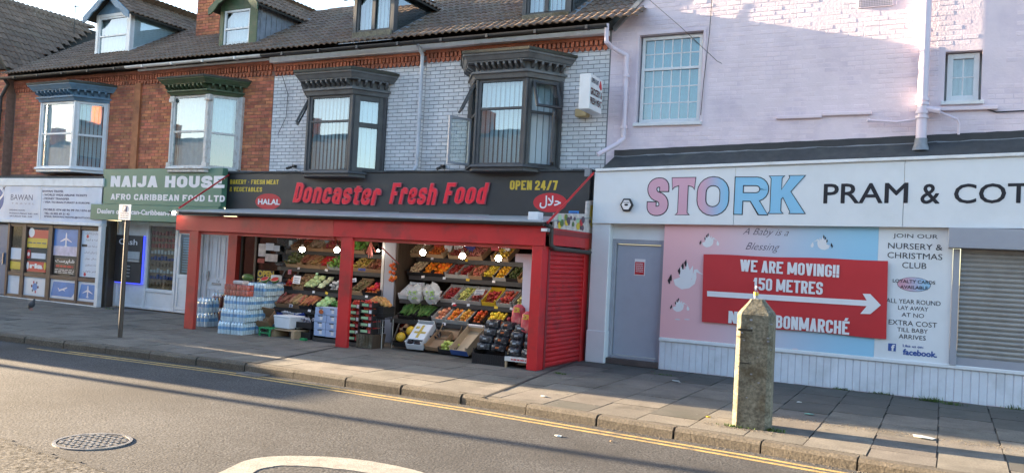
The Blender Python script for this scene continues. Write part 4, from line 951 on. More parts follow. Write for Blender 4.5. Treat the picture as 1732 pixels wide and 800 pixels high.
def window_unit(owner, W, mat, glass, transom, bars, fr, dep=.12):
    wn = bpy.data.objects.new('window', None); COL.objects.link(wn); wn.parent = owner; WO[wn.name] = org(owner); wn.empty_display_size = .1
    x0,x1,z0,z1 = W
    sash(wn, (x0+.03, YW+dep-.03, z0+.03), (1,0,0), x1-x0-.06, z1-z0-.05, mat, glass, fr=fr, transom=transom, depth=.06, bars=bars)
    MB().box(x0-.04,x1+.04,YW-.05,YW+dep,z0-.05,z0+.008).out('window_sill', mat, wn, bev=.006)
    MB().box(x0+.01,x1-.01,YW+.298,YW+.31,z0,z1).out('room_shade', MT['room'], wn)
    g = MB(); n = 24
    for i in range(n):
        a, c_ = x0+(x1-x0)*i/n, x0+(x1-x0)*(i+1)/n
        g.quad((a,YW+.24+.015*math.sin(i*1.7),z0),(c_,YW+.24+.015*math.sin((i+1)*1.7),z0),(c_,YW+.24+.015*math.sin((i+1)*1.7),z1),(a,YW+.24+.015*math.sin(i*1.7),z1))
    g.out('curtain', MT['curtain'], wn, smooth=True)
    return wn
window_unit(pk, W1, MT['upvc'], MT['glass_cyan'], .62, [(6,3),(6,2)], .055)
window_unit(pk, W2, MT['upvc'], MT['glass'], None, [(2,2)], .075)
f = MB(); f.box(W1[0]-.05,W1[1]+.05,YW-.012,YW+.02,W1[3],W1[3]+.05).box(W1[0]-.05,W1[0],YW-.012,YW+.02,W1[2],W1[3]).box(W1[1],W1[1]+.05,YW-.012,YW+.02,W1[2],W1[3]); f.out('window_surround', MT['pink'], pk, bev=.004)
# ledges, air bricks, nails
b = MB(); b.box(-2.48,-1.78,YW-.05,YW,4.17,4.225); b.box(-1.77,-1.06,YW-.05,YW,4.20,4.255); b.out('wall_ledge', MT['pink'], pk, bev=.008)
MB().box(-.30,.62,YW-.06,YW,4.22,4.275).out('wall_ledge', MT['pink'], pk, bev=.008)
b = MB(); b.box(-1.32,-.82,YW-.02,YW,5.87,6.02); b.out('air_brick', MT['pink'], pk)
b = MB()
for i in range(20):
    for j in range(5): b.box(-1.30+i*.0235,-1.29+i*.0235,YW-.0225,YW-.02,5.885+j*.026,5.90+j*.026)
b.out('air_brick_holes', MT['cast'], pk, kind='stuff')
for X in (.98,): 
    MB().box(X,X+.5,YW-.02,YW,5.72,5.95).out('air_brick', MT['pink'], pk)
# soil pipe with branches
so_ = thing('soil_pipe', 'thick pale pink soil pipe running down the pink wall to the shop roof', 'drainpipe', (-.35, 13.68, 3.7))
b = MB(); px_ = -.36; b.tube((px_,13.68,3.72),(px_,13.68,8.6),.075,14); b.out('pipe', MT['pipe_pink'], so_, smooth=True)
b = MB()
for z in (4.38,4.12,4.19,4.32): b.tube((px_,13.68,z-.02),(px_,13.68,z+.02),.092,14)
b.out('collar', MT['pipe_pink'], so_, smooth=True)
b = MB(); b.tube((px_,13.68,4.26),(-.12,13.66,4.20),.05,8); b.path([(-.15,13.67,4.20),(.10,13.70,4.08),(.13,13.72,4.02),(.13,13.73,3.86)], .018, 6); b.path([(px_,13.68,4.10),(-.52,13.68,4.08),(-.70,13.69,4.06),(-1.08,13.71,4.10)], .018, 6); b.ball((-1.09,13.71,4.10),.03); b.out('branch', MT['pipe_pink'], so_, smooth=True)
b = MB(); b.lathe((px_,13.66,3.62), [(.125,0),(.11,.04),(.09,.10),(.085,.18)], 14); b.out('flashing_cone', MT['lead'], so_, smooth=True)
b = MB(); b.path([at(1352,218,13.77), at(1200,245,13.77)], .008, 5)
wire([(.45,13.77,4.24),(.6,13.77,4.18),(1.4,13.77,4.2)], 'thin pale cable clipped along the pink wall right of the small window', .01)
# felt roof of the shop and black upstand
shop = thing('shopfront', 'white nursery shop front with plank panelling and grey door', 'shop front', (-2, 13.5, 0))
def zt(x): return 3.30+(x+5.41)*.0331      # fascia top, which is slightly out of level
def zb(x): return 2.39+(x+5.41)*.0158
b = MB(); xa, xb = -5.33, 4.0
b.hexa([(xa,13.40,zt(xa)-.02),(xb,13.40,zt(xb)-.02),(xb,13.80,zt(xb)-.02),(xa,13.80,zt(xa)-.02),(xa,13.40,zt(xa)+.0),(xb,13.40,zt(xb)+.0),(xb,13.795,zt(xb)+.30),(xa+.12,13.795,zt(xa)+.30)]); b.out('felt_roof', MT['felt'], shop)
b = MB(); n = 60; vs = []
top = []; bot = []
for i in range(n+1):
    x = -5.22+(4.0+5.22)*i/n; top.append((x,13.772,zt(x)+.40+random.uniform(-.004,.004))); bot.append((x,13.772,zt(x)+.29+random.uniform(-.008,.008)))
for i in range(n): b.prism([bot[i],bot[i+1],top[i+1],top[i]], (0,.02,0))
b.out('roof_upstand', MT['gutter_black'], shop)
b = MB()
for i in range(n): 
    a, c_ = bot[i], bot[i+1]; w0 = random.uniform(.006,.022)
    b.prism([(a[0],13.765,a[2]-w0),(c_[0],13.765,c_[2]-w0),(c_[0],13.765,c_[2]+.004),(a[0],13.765,a[2]+.004)], (0,.03,0))
b.out('sealant_strip', MT['lead'], shop)
b = MB(); b.hexa([(xa-.06,13.36,zt(xa)-.02),(xb,13.36,zt(xb)-.02),(xb,13.42,zt(xb)-.02),(xa-.06,13.42,zt(xa)-.02),(xa-.06,13.36,zt(xa)+.03),(xb,13.36,zt(xb)+.03),(xb,13.42,zt(xb)+.03),(xa-.06,13.42,zt(xa)+.03)]); b.out('roof_edge', MT['trim'], shop, bev=.006)
# fascia sign
FY = 13.40
fs = thing('fascia_sign', 'long white shop fascia with pastel outlined and black lettering', 'shop sign', (-2, FY, zb(-2)))
xs_ = [-5.42,-3.0,-.55,1.9,4.2]
for x0, x1 in zip(xs_[:-1], xs_[1:]):
    g = .003; MB().prism([(x0+g,FY,zb(x0)),(x1-g,FY,zb(x1)),(x1-g,FY,zt(x1)-.022),(x0+g,FY,zt(x0)-.022)], (0,.09,0)).out('fascia_panel', MT['fascia_white'], fs, bev=.002)
def letter(body, cx, cy, w_, h_, mat, off=.03, out=(MT['black_print'],.028), shape=None):
    r = frame_px(cx, cy, w_, h_, FY)
    if shape is None: text_on(body, r, FY, mat, fs, off=off, outline=out, name='letter', slope=.02); return
    x0,x1,z0,z1 = r
    def poly(grow, y, m, nm):
        c = (sum(p[0] for p in shape)/len(shape), .5); P = []
        n = len(shape)
        for i in range(n):
            a, p, q = shape[i-1], shape[i], shape[(i+1) % n]
            X = lambda t: Vector(((t[0])*(x1-x0), (t[1])*(z1-z0)))
            e1 = (X(p)-X(a)).normalized(); e2 = (X(q)-X(p)).normalized(); n1 = Vector((e1.y,-e1.x)); n2 = Vector((e2.y,-e2.x)); nn = (n1+n2)
            nn = nn.normalized()/max(.5, (nn.normalized().dot(n1)))
            v_ = X(p)+nn*grow; P.append((x0+v_.x, y, z0+v_.y+.02*v_.x))
        MB().prism(P, (0,-.001,0)).out(nm, m, fs)
    poly(.012, FY-.003, MT['black_print'], 'letter_edge'); poly(0, FY-.0055, mat, 'letter')
PKc, BLc = (.62,.36,.46), (.24,.52,.74)
mS = M('letter_pink', PKc, .4, .03, 4); mB = M('letter_blue', BLc, .4, .03, 4)
gx0 = frame_px(1206,332,55,69,FY); mO = M_grad('letter_gradient', PKc, BLc, 0, gx0[0], gx0[1])
T_sh = [(.31,.05),(.22,0),(.78,0),(.69,.05),(.69,.80),(.90,.76),(.97,.70),(1,1),(0,1),(.03,.70),(.10,.76),(.31,.80)]
for ch_, cx, cy, w_, h_, m_ in (('S',1113,333,34,62,mS),('O',1206,332,52,64,mO),('R',1271,331.5,56,62,mB)):
    r = frame_px(cx, cy, w_, h_, FY); ar = (r[1]-r[0])/(r[3]-r[2]); block_text(ch_, r, FY, m_, fs, w_=ar, t=(.21 if ch_ != 'S' else .23), edge=(MT['black_print'],.026), each=False, proud=.002)
letter('T', 1155.5, 332.5, 39, 62, mS, shape=T_sh)
K_sh = [(0,0),(.40,0),(.34,.06),(.34,.38),(.40,.44),(.62,.04),(.60,0),(1.02,0),(.60,.58),(.98,1),(.56,1),(.58,.96),(.34,.62),(.34,.95),(.40,1),(0,1),(.05,.94),(.05,.06)]
letter('K', 1331, 330, 60, 63, mB, shape=K_sh)
for t_, cx, w_ in (('PRAM',1464.5,143),('&',1573.5,33),('COT',1677.5,128)): text_px(t_, cx, 328.5, w_, 34, FY, MT['black_print'], fs, off=.012, slope=.022, name='lettering')
# alarm bell box
ab = thing('alarm_box', 'hexagonal black and white alarm box on the white fascia', 'alarm box', at(1061,347,FY))
hx = at(1061,347,FY)
def hexp(r, y, th, m, nm, flat=0): 
    MB().prism([(hx.x+r*math.cos(math.pi/3*i), y, hx.z+r*1.08*math.sin(math.pi/3*i)) for i in range(6)], (0,-th,0)).out(nm, m, ab, bev=.006)
hexp(.115, FY, .05, MT['black_plastic'], 'case'); hexp(.085, FY-.051, .003, MT['white_print'], 'face')
print_bars((hx.x-.05,hx.x+.05,hx.z+.03,hx.z+.05), FY-.0545, MT['black_print'], ab); 
MB().lathe((0,0,0), [(.035,0),(.03,.004)], 14).xf(Matrix.Translation((hx.x,FY-.055,hx.z-.0)) @ Matrix.Rotation(math.pi/2,4,'X') @ Matrix.Diagonal((1,.55,1,1))).out('emblem', MT['black_print'], ab)
# shop front pieces at y = 13.5
Y5 = 13.5
MB().box(-5.43,-5.10,13.44,13.80,.0,2.40).out('pier', MT['fascia_white'], shop, bev=.01)
MB().box(-5.44,-5.09,13.425,13.80,.0,.55).out('pier_base', MT['fascia_white'], shop, bev=.01)
MB().box(-5.10,-4.155,13.60,13.80,2.14,2.41).out('door_head', MT['fascia_white'], shop)
d_ = MB(); d_.box(-5.10,-5.03,13.60,13.72,.10,2.14).box(-4.235,-4.155,13.60,13.72,.10,2.14).box(-5.03,-4.235,13.60,13.72,2.06,2.14).box(-5.03,-4.235,13.58,13.72,.10,.15); d_.out('door_frame', MT['box_grey'], shop, bev=.005)
MB().box(-5.025,-4.24,13.655,13.70,.155,2.055).out('door', MT['door_grey'], shop, bev=.004)
MB().box(-5.10,-4.157,13.50,13.80,.0,.10).out('door_step', MT['step'], shop, bev=.01)
dn = MB(); c_ = at(1082,452,13.65); dn.box(c_.x-.095,c_.x+.095,13.648,13.6545,c_.z-.14,c_.z+.14); o = dn.out('notice', MT['white_print'], loc=(c_.x,13.65,c_.z)); tag(o, 'small red and white notice stuck on the grey door', 'notice')
MB().box(c_.x-.082,c_.x+.082,13.644,13.6475,c_.z-.125,c_.z+.09).out('notice_print', MT['oval_red'], o)
for k in range(5): print_bars((c_.x-.065,c_.x+.065,c_.z+.05-k*.033,c_.z+.068-k*.033), 13.644, MT['white_print'], o)
# printed panel pink to blue, then white text panel
PB = thing('printed_panel', 'pink to blue printed panel with white storks under the fascia', 'sign panel', (-2.5, Y5, .53))
MB().box(-4.155,-.872,Y5,Y5+.05,.535,2.47).out('board', M_grad('stork_board', (.78,.44,.47), (.30,.58,.78), 0, -4.1, -.95, cm=(.60,.56,.64)), PB)
text_px('A Baby is a', 1295.4, 394, 78, 15, Y5, MT['faint_print'], PB, shear=.5, off=-.012); text_px('Blessing', 1290, 419, 58, 16, Y5, MT['faint_print'], PB, shear=.5, off=-.012)
def stork(cx, cy, s, flip=1, bundle=True):
    c = at(cx, cy, Y5); k = s
    def P(pts, m, nm, pr): MB().prism([(c.x+flip*x*k, Y5-pr, c.z+z*k) for x, z in pts], (0,-.0006,0)).out(nm, m, PB)
    body = [(-.5,.0),(-.42,-.22),(-.15,-.36),(.15,-.30),(.36,-.12),(.42,.12),(.40,.34),(.52,.30),(.78,.22),(.52,.36),(.44,.46),(.32,.44),(.28,.28),(.24,.06),(.05,.0),(-.2,.12)]
    wing = [(-.15,-.05),(-.30,.25),(-.20,.55),(-.05,.42),(.02,.72),(.14,.40),(.26,.60),(.28,.15),(.12,-.05)]
    P(body, MT['white_print'], 'stork_body', .003); P(wing, MT['white_print'], 'stork_wing', .0045)
    for ox, oz in ((-.27,.30),(-.14,.50),(-.03,.62),(-.60,.02),(-.66,-.10)):
        P([(ox-.01,oz-.08),(ox-.07,oz+.06),(ox+.01,oz+.20),(ox+.04,oz+.04),(ox+.03,oz-.08)], MT['black_print'], 'wing_feather', .006)
    if bundle:
        P([(.74,.22),(.66,-.02),(.72,-.18),(.86,-.18),(.90,-.02)], MT['white_print'], 'bundle', .003)
stork(1198, 411, .20); stork(1160, 474, .42, bundle=False); stork(1148, 520, .20); stork(1392, 415, .20, -1)
for ox in (1146, 1162, 1206, 1345): 
    c_ = at(ox, 540 if ox < 1170 else 590, Y5); MB().prism([(c_.x+.05*math.cos(i), Y5-.003, c_.z+.012*math.sin(i)) for i in [2*math.pi*j/10 for j in range(10)]], (0,-.0006,0)).out('cloud', M('cloud_pale%d'%ox,(.66,.6,.66),.4), PB)
WP = thing('printed_panel', 'white printed panel with black club text and blue social media logo left of the shutter', 'sign panel', (-.4, Y5, .5))
MB().box(-.870,.115,Y5,Y5+.05,.515,2.47).out('board', MT['fascia_white'], WP)
for t_, cx, cy, w_, h_ in (('JOIN OUR',1548.5,400.5,76,9),('NURSERY &',1548,417,92,10),('CHRISTMAS',1547.5,433,93,10),('CLUB',1546.5,449,41,10),('ALL YEAR ROUND',1545,510.5,92,7.5),('LAY AWAY',1544.5,521.5,51,7),('AT NO',1544,533,38,7),('EXTRA COST',1544,547,82,8.5),('TILL BABY',1543.5,558.5,52,7),('ARRIVES',1543,570,46,7.5)):
    text_px(t_, cx, cy, w_, h_, Y5, MT['black_print'], WP, off=.004)
c_ = at(1545.8, 481, Y5); disc(c_.x, c_.z, .222, .105, Y5, .003).out('oval_edge', MT['faint_print'], WP)
disc(c_.x, c_.z, .215, .099, Y5-.0035, .002).out('oval', M_grad('loyalty_oval', (.62,.33,.42), (.30,.55,.75), 0, c_.x-.2, c_.x+.2), WP)
for t_, cy, w_ in (('LOYALTY CARDS',476.3,72),('AVAILABLE',486,47)): text_px(t_, 1546, cy, w_, 5.6, Y5-.0055, MT['black_print'], WP, off=.01)
c_ = at(1508.7, 587, Y5); MB().box(c_.x-.052,c_.x+.052,Y5-.004,Y5,c_.z-.055,c_.z+.055).out('logo_square', MT['fb_blue'], WP)
text_on('f', (c_.x-.012,c_.x+.04,c_.z-.053,c_.z+.042), Y5-.004, MT['white_print'], WP, off=.04)
text_px('Like us on:', 1544.5, 585.5, 35, 4.6, Y5, MT['fb_blue'], WP, off=.02); text_px('facebook.', 1556, 597, 58, 10.5, Y5, MT['fb_blue'], WP, off=.04)
# banner
q0, q1, q2, q3 = at(1190,430,13.46), at(1502,441,13.46), at(1499,573,13.46), at(1187,544,13.46)
bn = thing('banner', 'red vinyl moving notice banner with white arrow pinned across the pastel panel', 'banner', (-2.1, 13.46, 1.0))
b = MB(); nu, nv = 40, 16; vs = []
for j in range(nv+1):
    for i in range(nu+1):
        s_, t_ = i/nu, j/nv; p = (q3.lerp(q2, s_)).lerp(q0.lerp(q1, s_), t_)
        wv = .006*math.sin(s_*19+t_*5)*(.3+t_*.5)+.008*math.exp(-((s_-.09-t_*.1)/.02)**2)*(1-t_)+.006*math.sin(s_*4-t_*9)+.01*math.exp(-((s_-.8+t_*.12)/.03)**2)*t_
        vs.append((p.x, p.y-max(0, wv)*.6, p.z+.006*math.sin(s_*12)*(1 if j in (0, nv) else 0)))
b.add(vs, [(j*(nu+1)+i, j*(nu+1)+i+1, (j+1)*(nu+1)+i+1, (j+1)*(nu+1)+i) for j in range(nv) for i in range(nu)]); b.out('cloth', MT['banner'], bn, smooth=True)
BY = 13.452
ss = (q1.z-q0.z)/(q1.x-q0.x)
for t_, cx, cy, w_, h_ in (('WE ARE MOVING!!',1335.7,452.8,168,20.5),('150 METRES',1333,483,118,21),('BONMARCHÉ',1374.4,546,125,28.5),('NEAR',1266,538.5,68,21)):
    block_px(t_, cx, cy+(2.5 if 'É' in t_ else 0), w_, h_*(.78 if 'É' in t_ else 1), BY-.003, MT['white_print'], bn, w_=.44, t=.17, gap=.055, slope=-.012)
sh = [(1196,492),(1466,508),(1459,496.5),(1472,497),(1490,516),(1472,531),(1455,530.5),(1466,517.5),(1196,501)]
MB().prism([at(px,py,BY-.004) for px,py in sh], (0,-.001,0)).out('arrow', MT['white_print'], bn)
# planking under the panels
b = MB(); b.box(-4.16,4.0,13.475,13.56,.475,.53); b.out('sill_board', MT['fascia_white'], shop, bev=.008)
MB().box(-4.16,4.0,13.52,13.60,.0,.475).out('plinth', MT['pink'], shop)
pm = MB(); pm.prism([(-.5,0,0),(-.42,-.012,0),(.42,-.012,0),(.5,0,0)], (0,0,1)); pme = bpy.data.meshes.new('plank'); pme.from_pydata(pm.v, [], pm.f); pme.materials.append(MT['plank'])
x = -4.155
while x < 3.9:
    inst('plank', pme, shop, (x+.0525, 13.52+random.uniform(-.0015,.0015), .004+random.uniform(0,.01)), (0,0,0), (.101,1,.468)); x += .1035
# roller shutter with guides and box
rsx0, rsx1 = .215, 3.2
MB().box(.12,.205,13.46,13.56,.53,2.18).out('shutter_guide', MT['box_grey'], shop, bev=.004)
MB().box(.05,3.4,13.30,13.56,2.19,2.475).out('shutter_box', MT['box_grey'], shop, bev=.006)
MB().box(.205,3.2,13.485,13.52,.53,.64).out('shutter_foot', MT['box_grey'], shop)
pm = MB(); pm.prism([(0,0,0),(0,-.006,.012),(0,-.016,.030),(0,-.016,.046),(0,-.006,.062),(0,0,.066)], (1,0,0)); sme_ = bpy.data.meshes.new('slat'); sme_.from_pydata(pm.v, [], pm.f); sme_.materials.append(MT['shutter_grey'])
z = .64
while z < 2.18: inst('slat', sme_, shop, (rsx0, 13.515, z), (random.gauss(0,.004),0,0), (rsx1-rsx0,1,1)); z += .0675
MB().box(rsx0,rsx1,13.516,13.53,.64,2.19).out('shutter_backing', MT['cast'], shop)

# ================================================================== GROCERY SHOP
CF = 11.65; SX = -5.53
cx0, cx1 = -13.62, -5.48
def zc(x): return (x-cx0)/(cx1-cx0)
gs = thing('grocery_fascia', 'dark grey grocery fascia with red raised italic letters and halal ovals', 'shop sign', (-9.8, 13.5, 2.5))
P4 = [at(385,293,13.5), at(1000,290,13.5), at(985,364,13.5), at(381,356,13.5)]
MB().prism([(-14.27,13.5,2.46),(-5.55,13.5,2.50),(-5.53,13.5,3.30),(-14.27,13.5,3.265)], (0,.12,0)).out('fascia_board', MT['fascia_dark'], gs, bev=.004)
b = MB()
for i in range(24):
    x = -14.3+i*(8.8/24); b.box(x, x+8.8/24, 13.46, 13.80, 3.27+.03*i/24+random.uniform(-.004,.006), 3.30+.03*i/24+random.uniform(.0,.012))
b.out('lead_capping', MT['felt'], gs)
b = MB()
for (x0_, x1_) in ((-14.1,-12.3),(-6.35,-5.5)):
    n = 10
    for i in range(n): b.box(x0_+(x1_-x0_)*i/n, x0_+(x1_-x0_)*(i+1)/n, 13.70, 13.792, 3.31, 3.33+random.uniform(0,.03))
b.out('mortar_fillet', MT['lead'], gs)
GY = 13.5
def loose_letters(word, cx, cy, wpx, hpx, mat, edge, parent, off, shear, slope, ext):
    x0,x1,z0,z1 = frame_px(cx, cy, wpx, hpx, GY)
    vs, _ = text_mesh(word, off, shear); bx0,bx1,by0,by1 = bounds(vs); sx = (x1-x0)/(bx1-bx0); sz = (z1-z0)/(by1-by0)
    for i, chh in enumerate(word):
        pv, _ = text_mesh(word[:i+1], off, shear); cv, cf = text_mesh(chh, off, shear); X1 = bounds(pv)[1]; c1 = bounds(cv)[1]; sft = X1-c1
        def put(vs_, fs_, y0, th, m, nm, par):
            n = len(vs_); P = [Vector((x0+(v.x+sft-bx0)*sx, y0-v.z, z0+(v.y-by0)*sz+slope*((v.x+sft-bx0)*sx))) for v in vs_]
            b = MB(); b.v = [tuple(p-Vector((0,th,0))) for p in P]+[tuple(p) for p in P]; b.f = list(fs_)+[tuple(k+n for k in reversed(f)) for f in fs_]; cnt = set()
            for f in fs_:
                for k in range(len(f)): cnt.add((f[k], f[(k+1) % len(f)]))
            for (a_, c_) in cnt:
                if (c_, a_) not in cnt: b.f.append((c_, a_, a_+n, c_+n))
            return b.out(nm, m, par)
        ov, of = text_mesh(chh, off+.022, shear)
        lo = put(cv, cf, GY-.03, .012, mat, 'letter', parent); put(ov, of, GY-.008, .030, edge, 'letter_edge', lo)
for t_, cx, cy, w_, h_, sl_ in (('Doncaster',573,327,150,34,-.010),('Fresh',702,328,82,35,-.004),('Food',790,327.5,76,35,.004)):
    block_px(t_, cx, cy, w_, h_, GY, MT['letter_red'], gs, w_=.46, t=.17, gap=.12, italic=.20, ext=.035, each=True, edge=(MT['letter_edge'],.020), slope=sl_)
for t_, cx, cy, w_, h_ in (('BAKERY - FRESH MEAT',430.5,308,82,7.6),('& VEGETABLES',416,320.5,55,7.6),('OPEN 24/7',903,313.5,81,16)):
    block_px(t_, cx, cy, w_, h_, GY, MT['yellow'], gs, w_=.48, t=.19, gap=.08)
for cx, cy, rx_, rz_ in ((454,341,22,13.5),(930.5,342.8,28.5,16.3)):
    r = frame_px(cx, cy, rx_*2, rz_*2, GY); disc((r[0]+r[1])/2, (r[2]+r[3])/2, (r[1]-r[0])/2, (r[3]-r[2])/2, GY).out('oval', MT['oval_red'], gs)
text_px('HALAL', 455, 341.5, 37, 9.5, GY-.004, MT['white_print'], gs, off=.035); text_px('حلال', 931, 342, 36, 22, GY-.004, MT['white_print'], gs, off=.02)
r = frame_px(970.5,360,17,6.5,GY); MB().box(r[0],r[1],GY-.004,GY,r[2],r[3]).out('sticker', MT['sticker_blue'], gs); print_bars((r[0]+.02,r[1]-.02,r[2]+.02,r[3]-.02), GY-.004, MT['navy'], gs)
# canopy
cn = thing('shop_canopy', 'red painted lean-to canopy with grey sheet roof in front of the grocery', 'canopy', (-9.5, CF, 0))
b = MB(); nseg = 4; 
for i in range(nseg):
    a, c_ = cx0+(cx1-cx0)*i/nseg, cx0+(cx1-cx0)*(i+1)/nseg; g = .004; sg_ = .012*random.random()
    b2 = MB(); b2.hexa([(a+g,11.52,2.285),(c_-g,11.52,2.285),(c_-g,13.5,2.475),(a+g,13.5,2.465),(a+g,11.52,2.31),(c_-g,11.52,2.31),(c_-g,13.5,2.50),(a+g,13.5,2.49)]); b2.out('roof_sheet', MT['sheet_grey'], cn, bev=.003)
b = MB(); b.hexa([(cx0+.05,11.70,2.0),(cx1-.02,11.70,2.0),(cx1-.02,13.5,2.0),(cx0+.05,13.5,2.0),(cx0+.05,11.70,2.02),(cx1-.02,11.70,2.02),(cx1-.02,13.5,2.02),(cx0+.05,13.5,2.02)]) if False else None
gb = MB(); y_, z_ = 11.53, 2.285; n = 8; pr = [(cx0-.05, y_+.055*math.cos(math.pi+math.pi*i/n), z_+.055*math.sin(math.pi+math.pi*i/n)) for i in range(n+1)]
gb.prism(pr, (cx1-cx0+.07,0,0)); gb.out('gutter', MT['gutter_black'], cn)
for (x0, x1, mt, dz) in ((cx0+.02,-9.62,'red_warm',0),(-9.615,cx1,'red',.004)):
    n = 10; 
    b = MB()
    for i in range(n):
        a, c_ = x0+(x1-x0)*i/n, x0+(x1-x0)*(i+1)/n; w0, w1 = .006*math.sin(i*1.3), .006*math.sin((i+1)*1.3)
        b.add([(a,CF-.03+w0,1.925+dz),(c_,CF-.03+w1,1.925+dz),(c_,CF+.02,1.925+dz),(a,CF+.02,1.925+dz),(a,CF-.03,2.225+dz),(c_,CF-.03,2.225+dz),(c_,CF+.02,2.225+dz),(a,CF+.02,2.225+dz)], [(3,2,1,0),(4,5,6,7),(0,1,5,4),(2,3,7,6)]+([(3,0,4,7)] if i == 0 else [])+([(1,2,6,5)] if i == n-1 else []))
    b.out('front_board', MT[mt], cn, smooth=True)
    MB().box(x0+.04,x1-.02,CF+.025,CF+.11,1.865+dz,1.925+dz).out('header_rail', MT['red_warm'], cn, bev=.004)
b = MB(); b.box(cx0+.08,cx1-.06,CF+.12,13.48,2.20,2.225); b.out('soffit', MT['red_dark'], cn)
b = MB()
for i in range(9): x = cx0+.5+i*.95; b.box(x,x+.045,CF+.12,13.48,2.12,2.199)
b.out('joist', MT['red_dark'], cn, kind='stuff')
def post(px, wpx, dep, mat, y=CF, top=1.925):
    c = at(px, 480, y); hw = wpx/2/ (F_PX/ (y/ray(px,480).y)) ; hw = (at(px+wpx/2,480,y).x-at(px-wpx/2,480,y).x)/2
    MB().box(c.x-hw, c.x+hw, y-.02, y-.02+dep, 0, top).out('post', MT[mat], cn, bev=.004); return c.x, hw
lp = post(324, 15, .08, 'red_warm'); mp = post(583.5, 19, .07, 'red'); rp_ = post(906.5, 17, .30, 'red')
print('posts', lp, mp, rp_)
RX = -5.60
# right side: roller shutter facing +x, rear post, side board
rx0 = rp_[0]+rp_[1]
SXp = rx0-.01
pm = MB(); pm.prism([(0,0,0),(.014,0,.006),(.026,0,.028),(.026,0,.050),(.010,0,.066),(0,0,.072)], (0,1,0)); sm2 = bpy.data.meshes.new('slat'); sm2.from_pydata(pm.v, [], pm.f); sm2.materials.append(MT['red'])
z = .02
while z < 1.86: inst('slat', sm2, cn, (SXp-.03, 11.93, z), (0, random.gauss(0,.006), 0), (1, 1.42, 1)); z += .074
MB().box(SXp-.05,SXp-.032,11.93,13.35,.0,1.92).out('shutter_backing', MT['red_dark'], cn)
MB().box(SXp-.08,SXp+.015,13.35,13.56,0,1.95).out('post', MT['red'], cn, bev=.004)
MB().box(SXp-.055,SXp+.02,11.86,11.93,0,1.9).out('shutter_guide', MT['red_dark'], cn)
MB().box(SXp-.06,SXp+.01,13.57,13.80,0,2.42).out('grey_panel', MT['box_grey'], cn)
sb_ = MB().box(SXp-.02,SXp+.035,11.95,13.60,1.95,2.22); sb_.out('side_board', MT['red'], cn, bev=.003)
pz = MB(); pz.prism([(SXp+.0,11.98,2.225),(SXp+.0,13.60,2.225),(SXp+.0,13.60,2.80),(SXp+.0,13.30,2.76),(SXp+.0,13.29,2.54),(SXp+.0,11.98,2.46)], (.03,0,0)); pp = pz.out('picture_panel', MT['fruit_print'], cn)
random.seed(5)
for i in range(26):
    yy = 12.0+random.random()*1.5; zz2 = 2.28+random.random()*.16; rr2 = .03+random.random()*.05
    mt = random.choice(['oval_red','yellow','print_purple','print_purple','white_print','melon','cap_green'])
    b = MB(); b.prism([(SXp+.031+.0005*i, yy+rr2*math.cos(t), zz2+rr2*.8*math.sin(t)) for t in [2*math.pi*k/9 for k in range(9)]], (.0004,0,0)); b.out('fruit_picture', MT[mt], pp)
b = MB(); b.prism([(SXp+.032,13.42,2.4),(SXp+.032,13.58,2.3),(SXp+.032,13.58,2.72),(SXp+.032,13.46,2.70)], (.001,0,0)); b.out('fruit_picture', MT['yellow'], pp)
b = MB(); b.path([(SXp+.07,11.62,2.26),(SXp+.07,11.80,2.22),(SXp+.07,11.82,1.95),(SXp+.07,11.95,1.90),(SXp+.07,13.66,1.88),(SXp+.07,13.72,1.84),(SXp+.07,13.74,.02)], .036, 10); b.out('downpipe', MT['cast'], cn, smooth=True)
b = MB(); b.tube(at(1004,293,13.42), at(926,377,11.60), .020, 8); b.tube(at(387,296,13.45), at(303,352,11.58), .018, 8); b.out('tie_rod', MT['red'], cn, smooth=True)
b = MB(); b.box(-5.60,-5.50,13.38,13.48,3.20,3.34); b.out('tie_bracket', MT['lead'], cn)
b = MB(); c_ = at(906, 367, 12.0); b.box(c_.x-.09,c_.x+.09,11.9,12.1,2.31,2.47); tag(b.out('plastic_tub', MT['white_plastic'], loc=(c_.x,12,2.33), bev=.01), 'small white plastic tub lying on the canopy roof', 'tub')
fl = thing('floodlight', 'small lit floodlight at the left corner of the canopy roof', 'floodlight', at(299,360,11.50)); c_ = at(299,360,11.50)
MB().box(c_.x-.05,c_.x+.09,c_.y-.03,c_.y+.05,c_.z-.01,c_.z+.03).out('case', MT['cast'], fl); MB().box(c_.x-.07,c_.x-.01,c_.y-.045,c_.y-.031,c_.z-.035,c_.z+.025).out('lens', MT['bulb'], fl)
fl = thing('floodlight', 'small unlit grey floodlight under the right corner of the canopy', 'floodlight', at(928,392,11.55)); c_ = at(924,389,11.55)
MB().box(c_.x-.07,c_.x+.05,c_.y-.05,c_.y+.04,c_.z-.03,c_.z+.025).out('case', MT['lead'], fl, bev=.008); MB().box(c_.x-.06,c_.x+.04,c_.y-.056,c_.y-.051,c_.z-.025,c_.z+.02).out('lens', MT['upvc'], fl)
for i, (px, py, y, lab) in enumerate(((511,422,12.2,'leftmost lit globe bulb over the left produce shelves'),(570,423,12.2,'lit globe bulb just left of the middle red post'),(715,427,12.2,'lit globe bulb over the oranges, leftmost of the right half'),(782,433,12.2,'lit globe bulb over the grapes, middle of the right half'),(843,437,12.2,'lit globe bulb beside the white panel, rightmost of all'))):
    c_ = at(px, py, y); t = thing('light_bulb', lab, 'light bulb', c_, 'bare bulbs under the canopy')
    MB().ball(c_, .052, 16, 10, sz=.95).out('globe', MT['bulb'], t, smooth=True); MB().tube(c_+Vector((0,0,.045)), c_+Vector((0,0,.10)), .022, 8).tube(c_+Vector((0,0,.10)), Vector((c_.x,c_.y,2.2)), .005, 5).out('holder', MT['cast'], t)
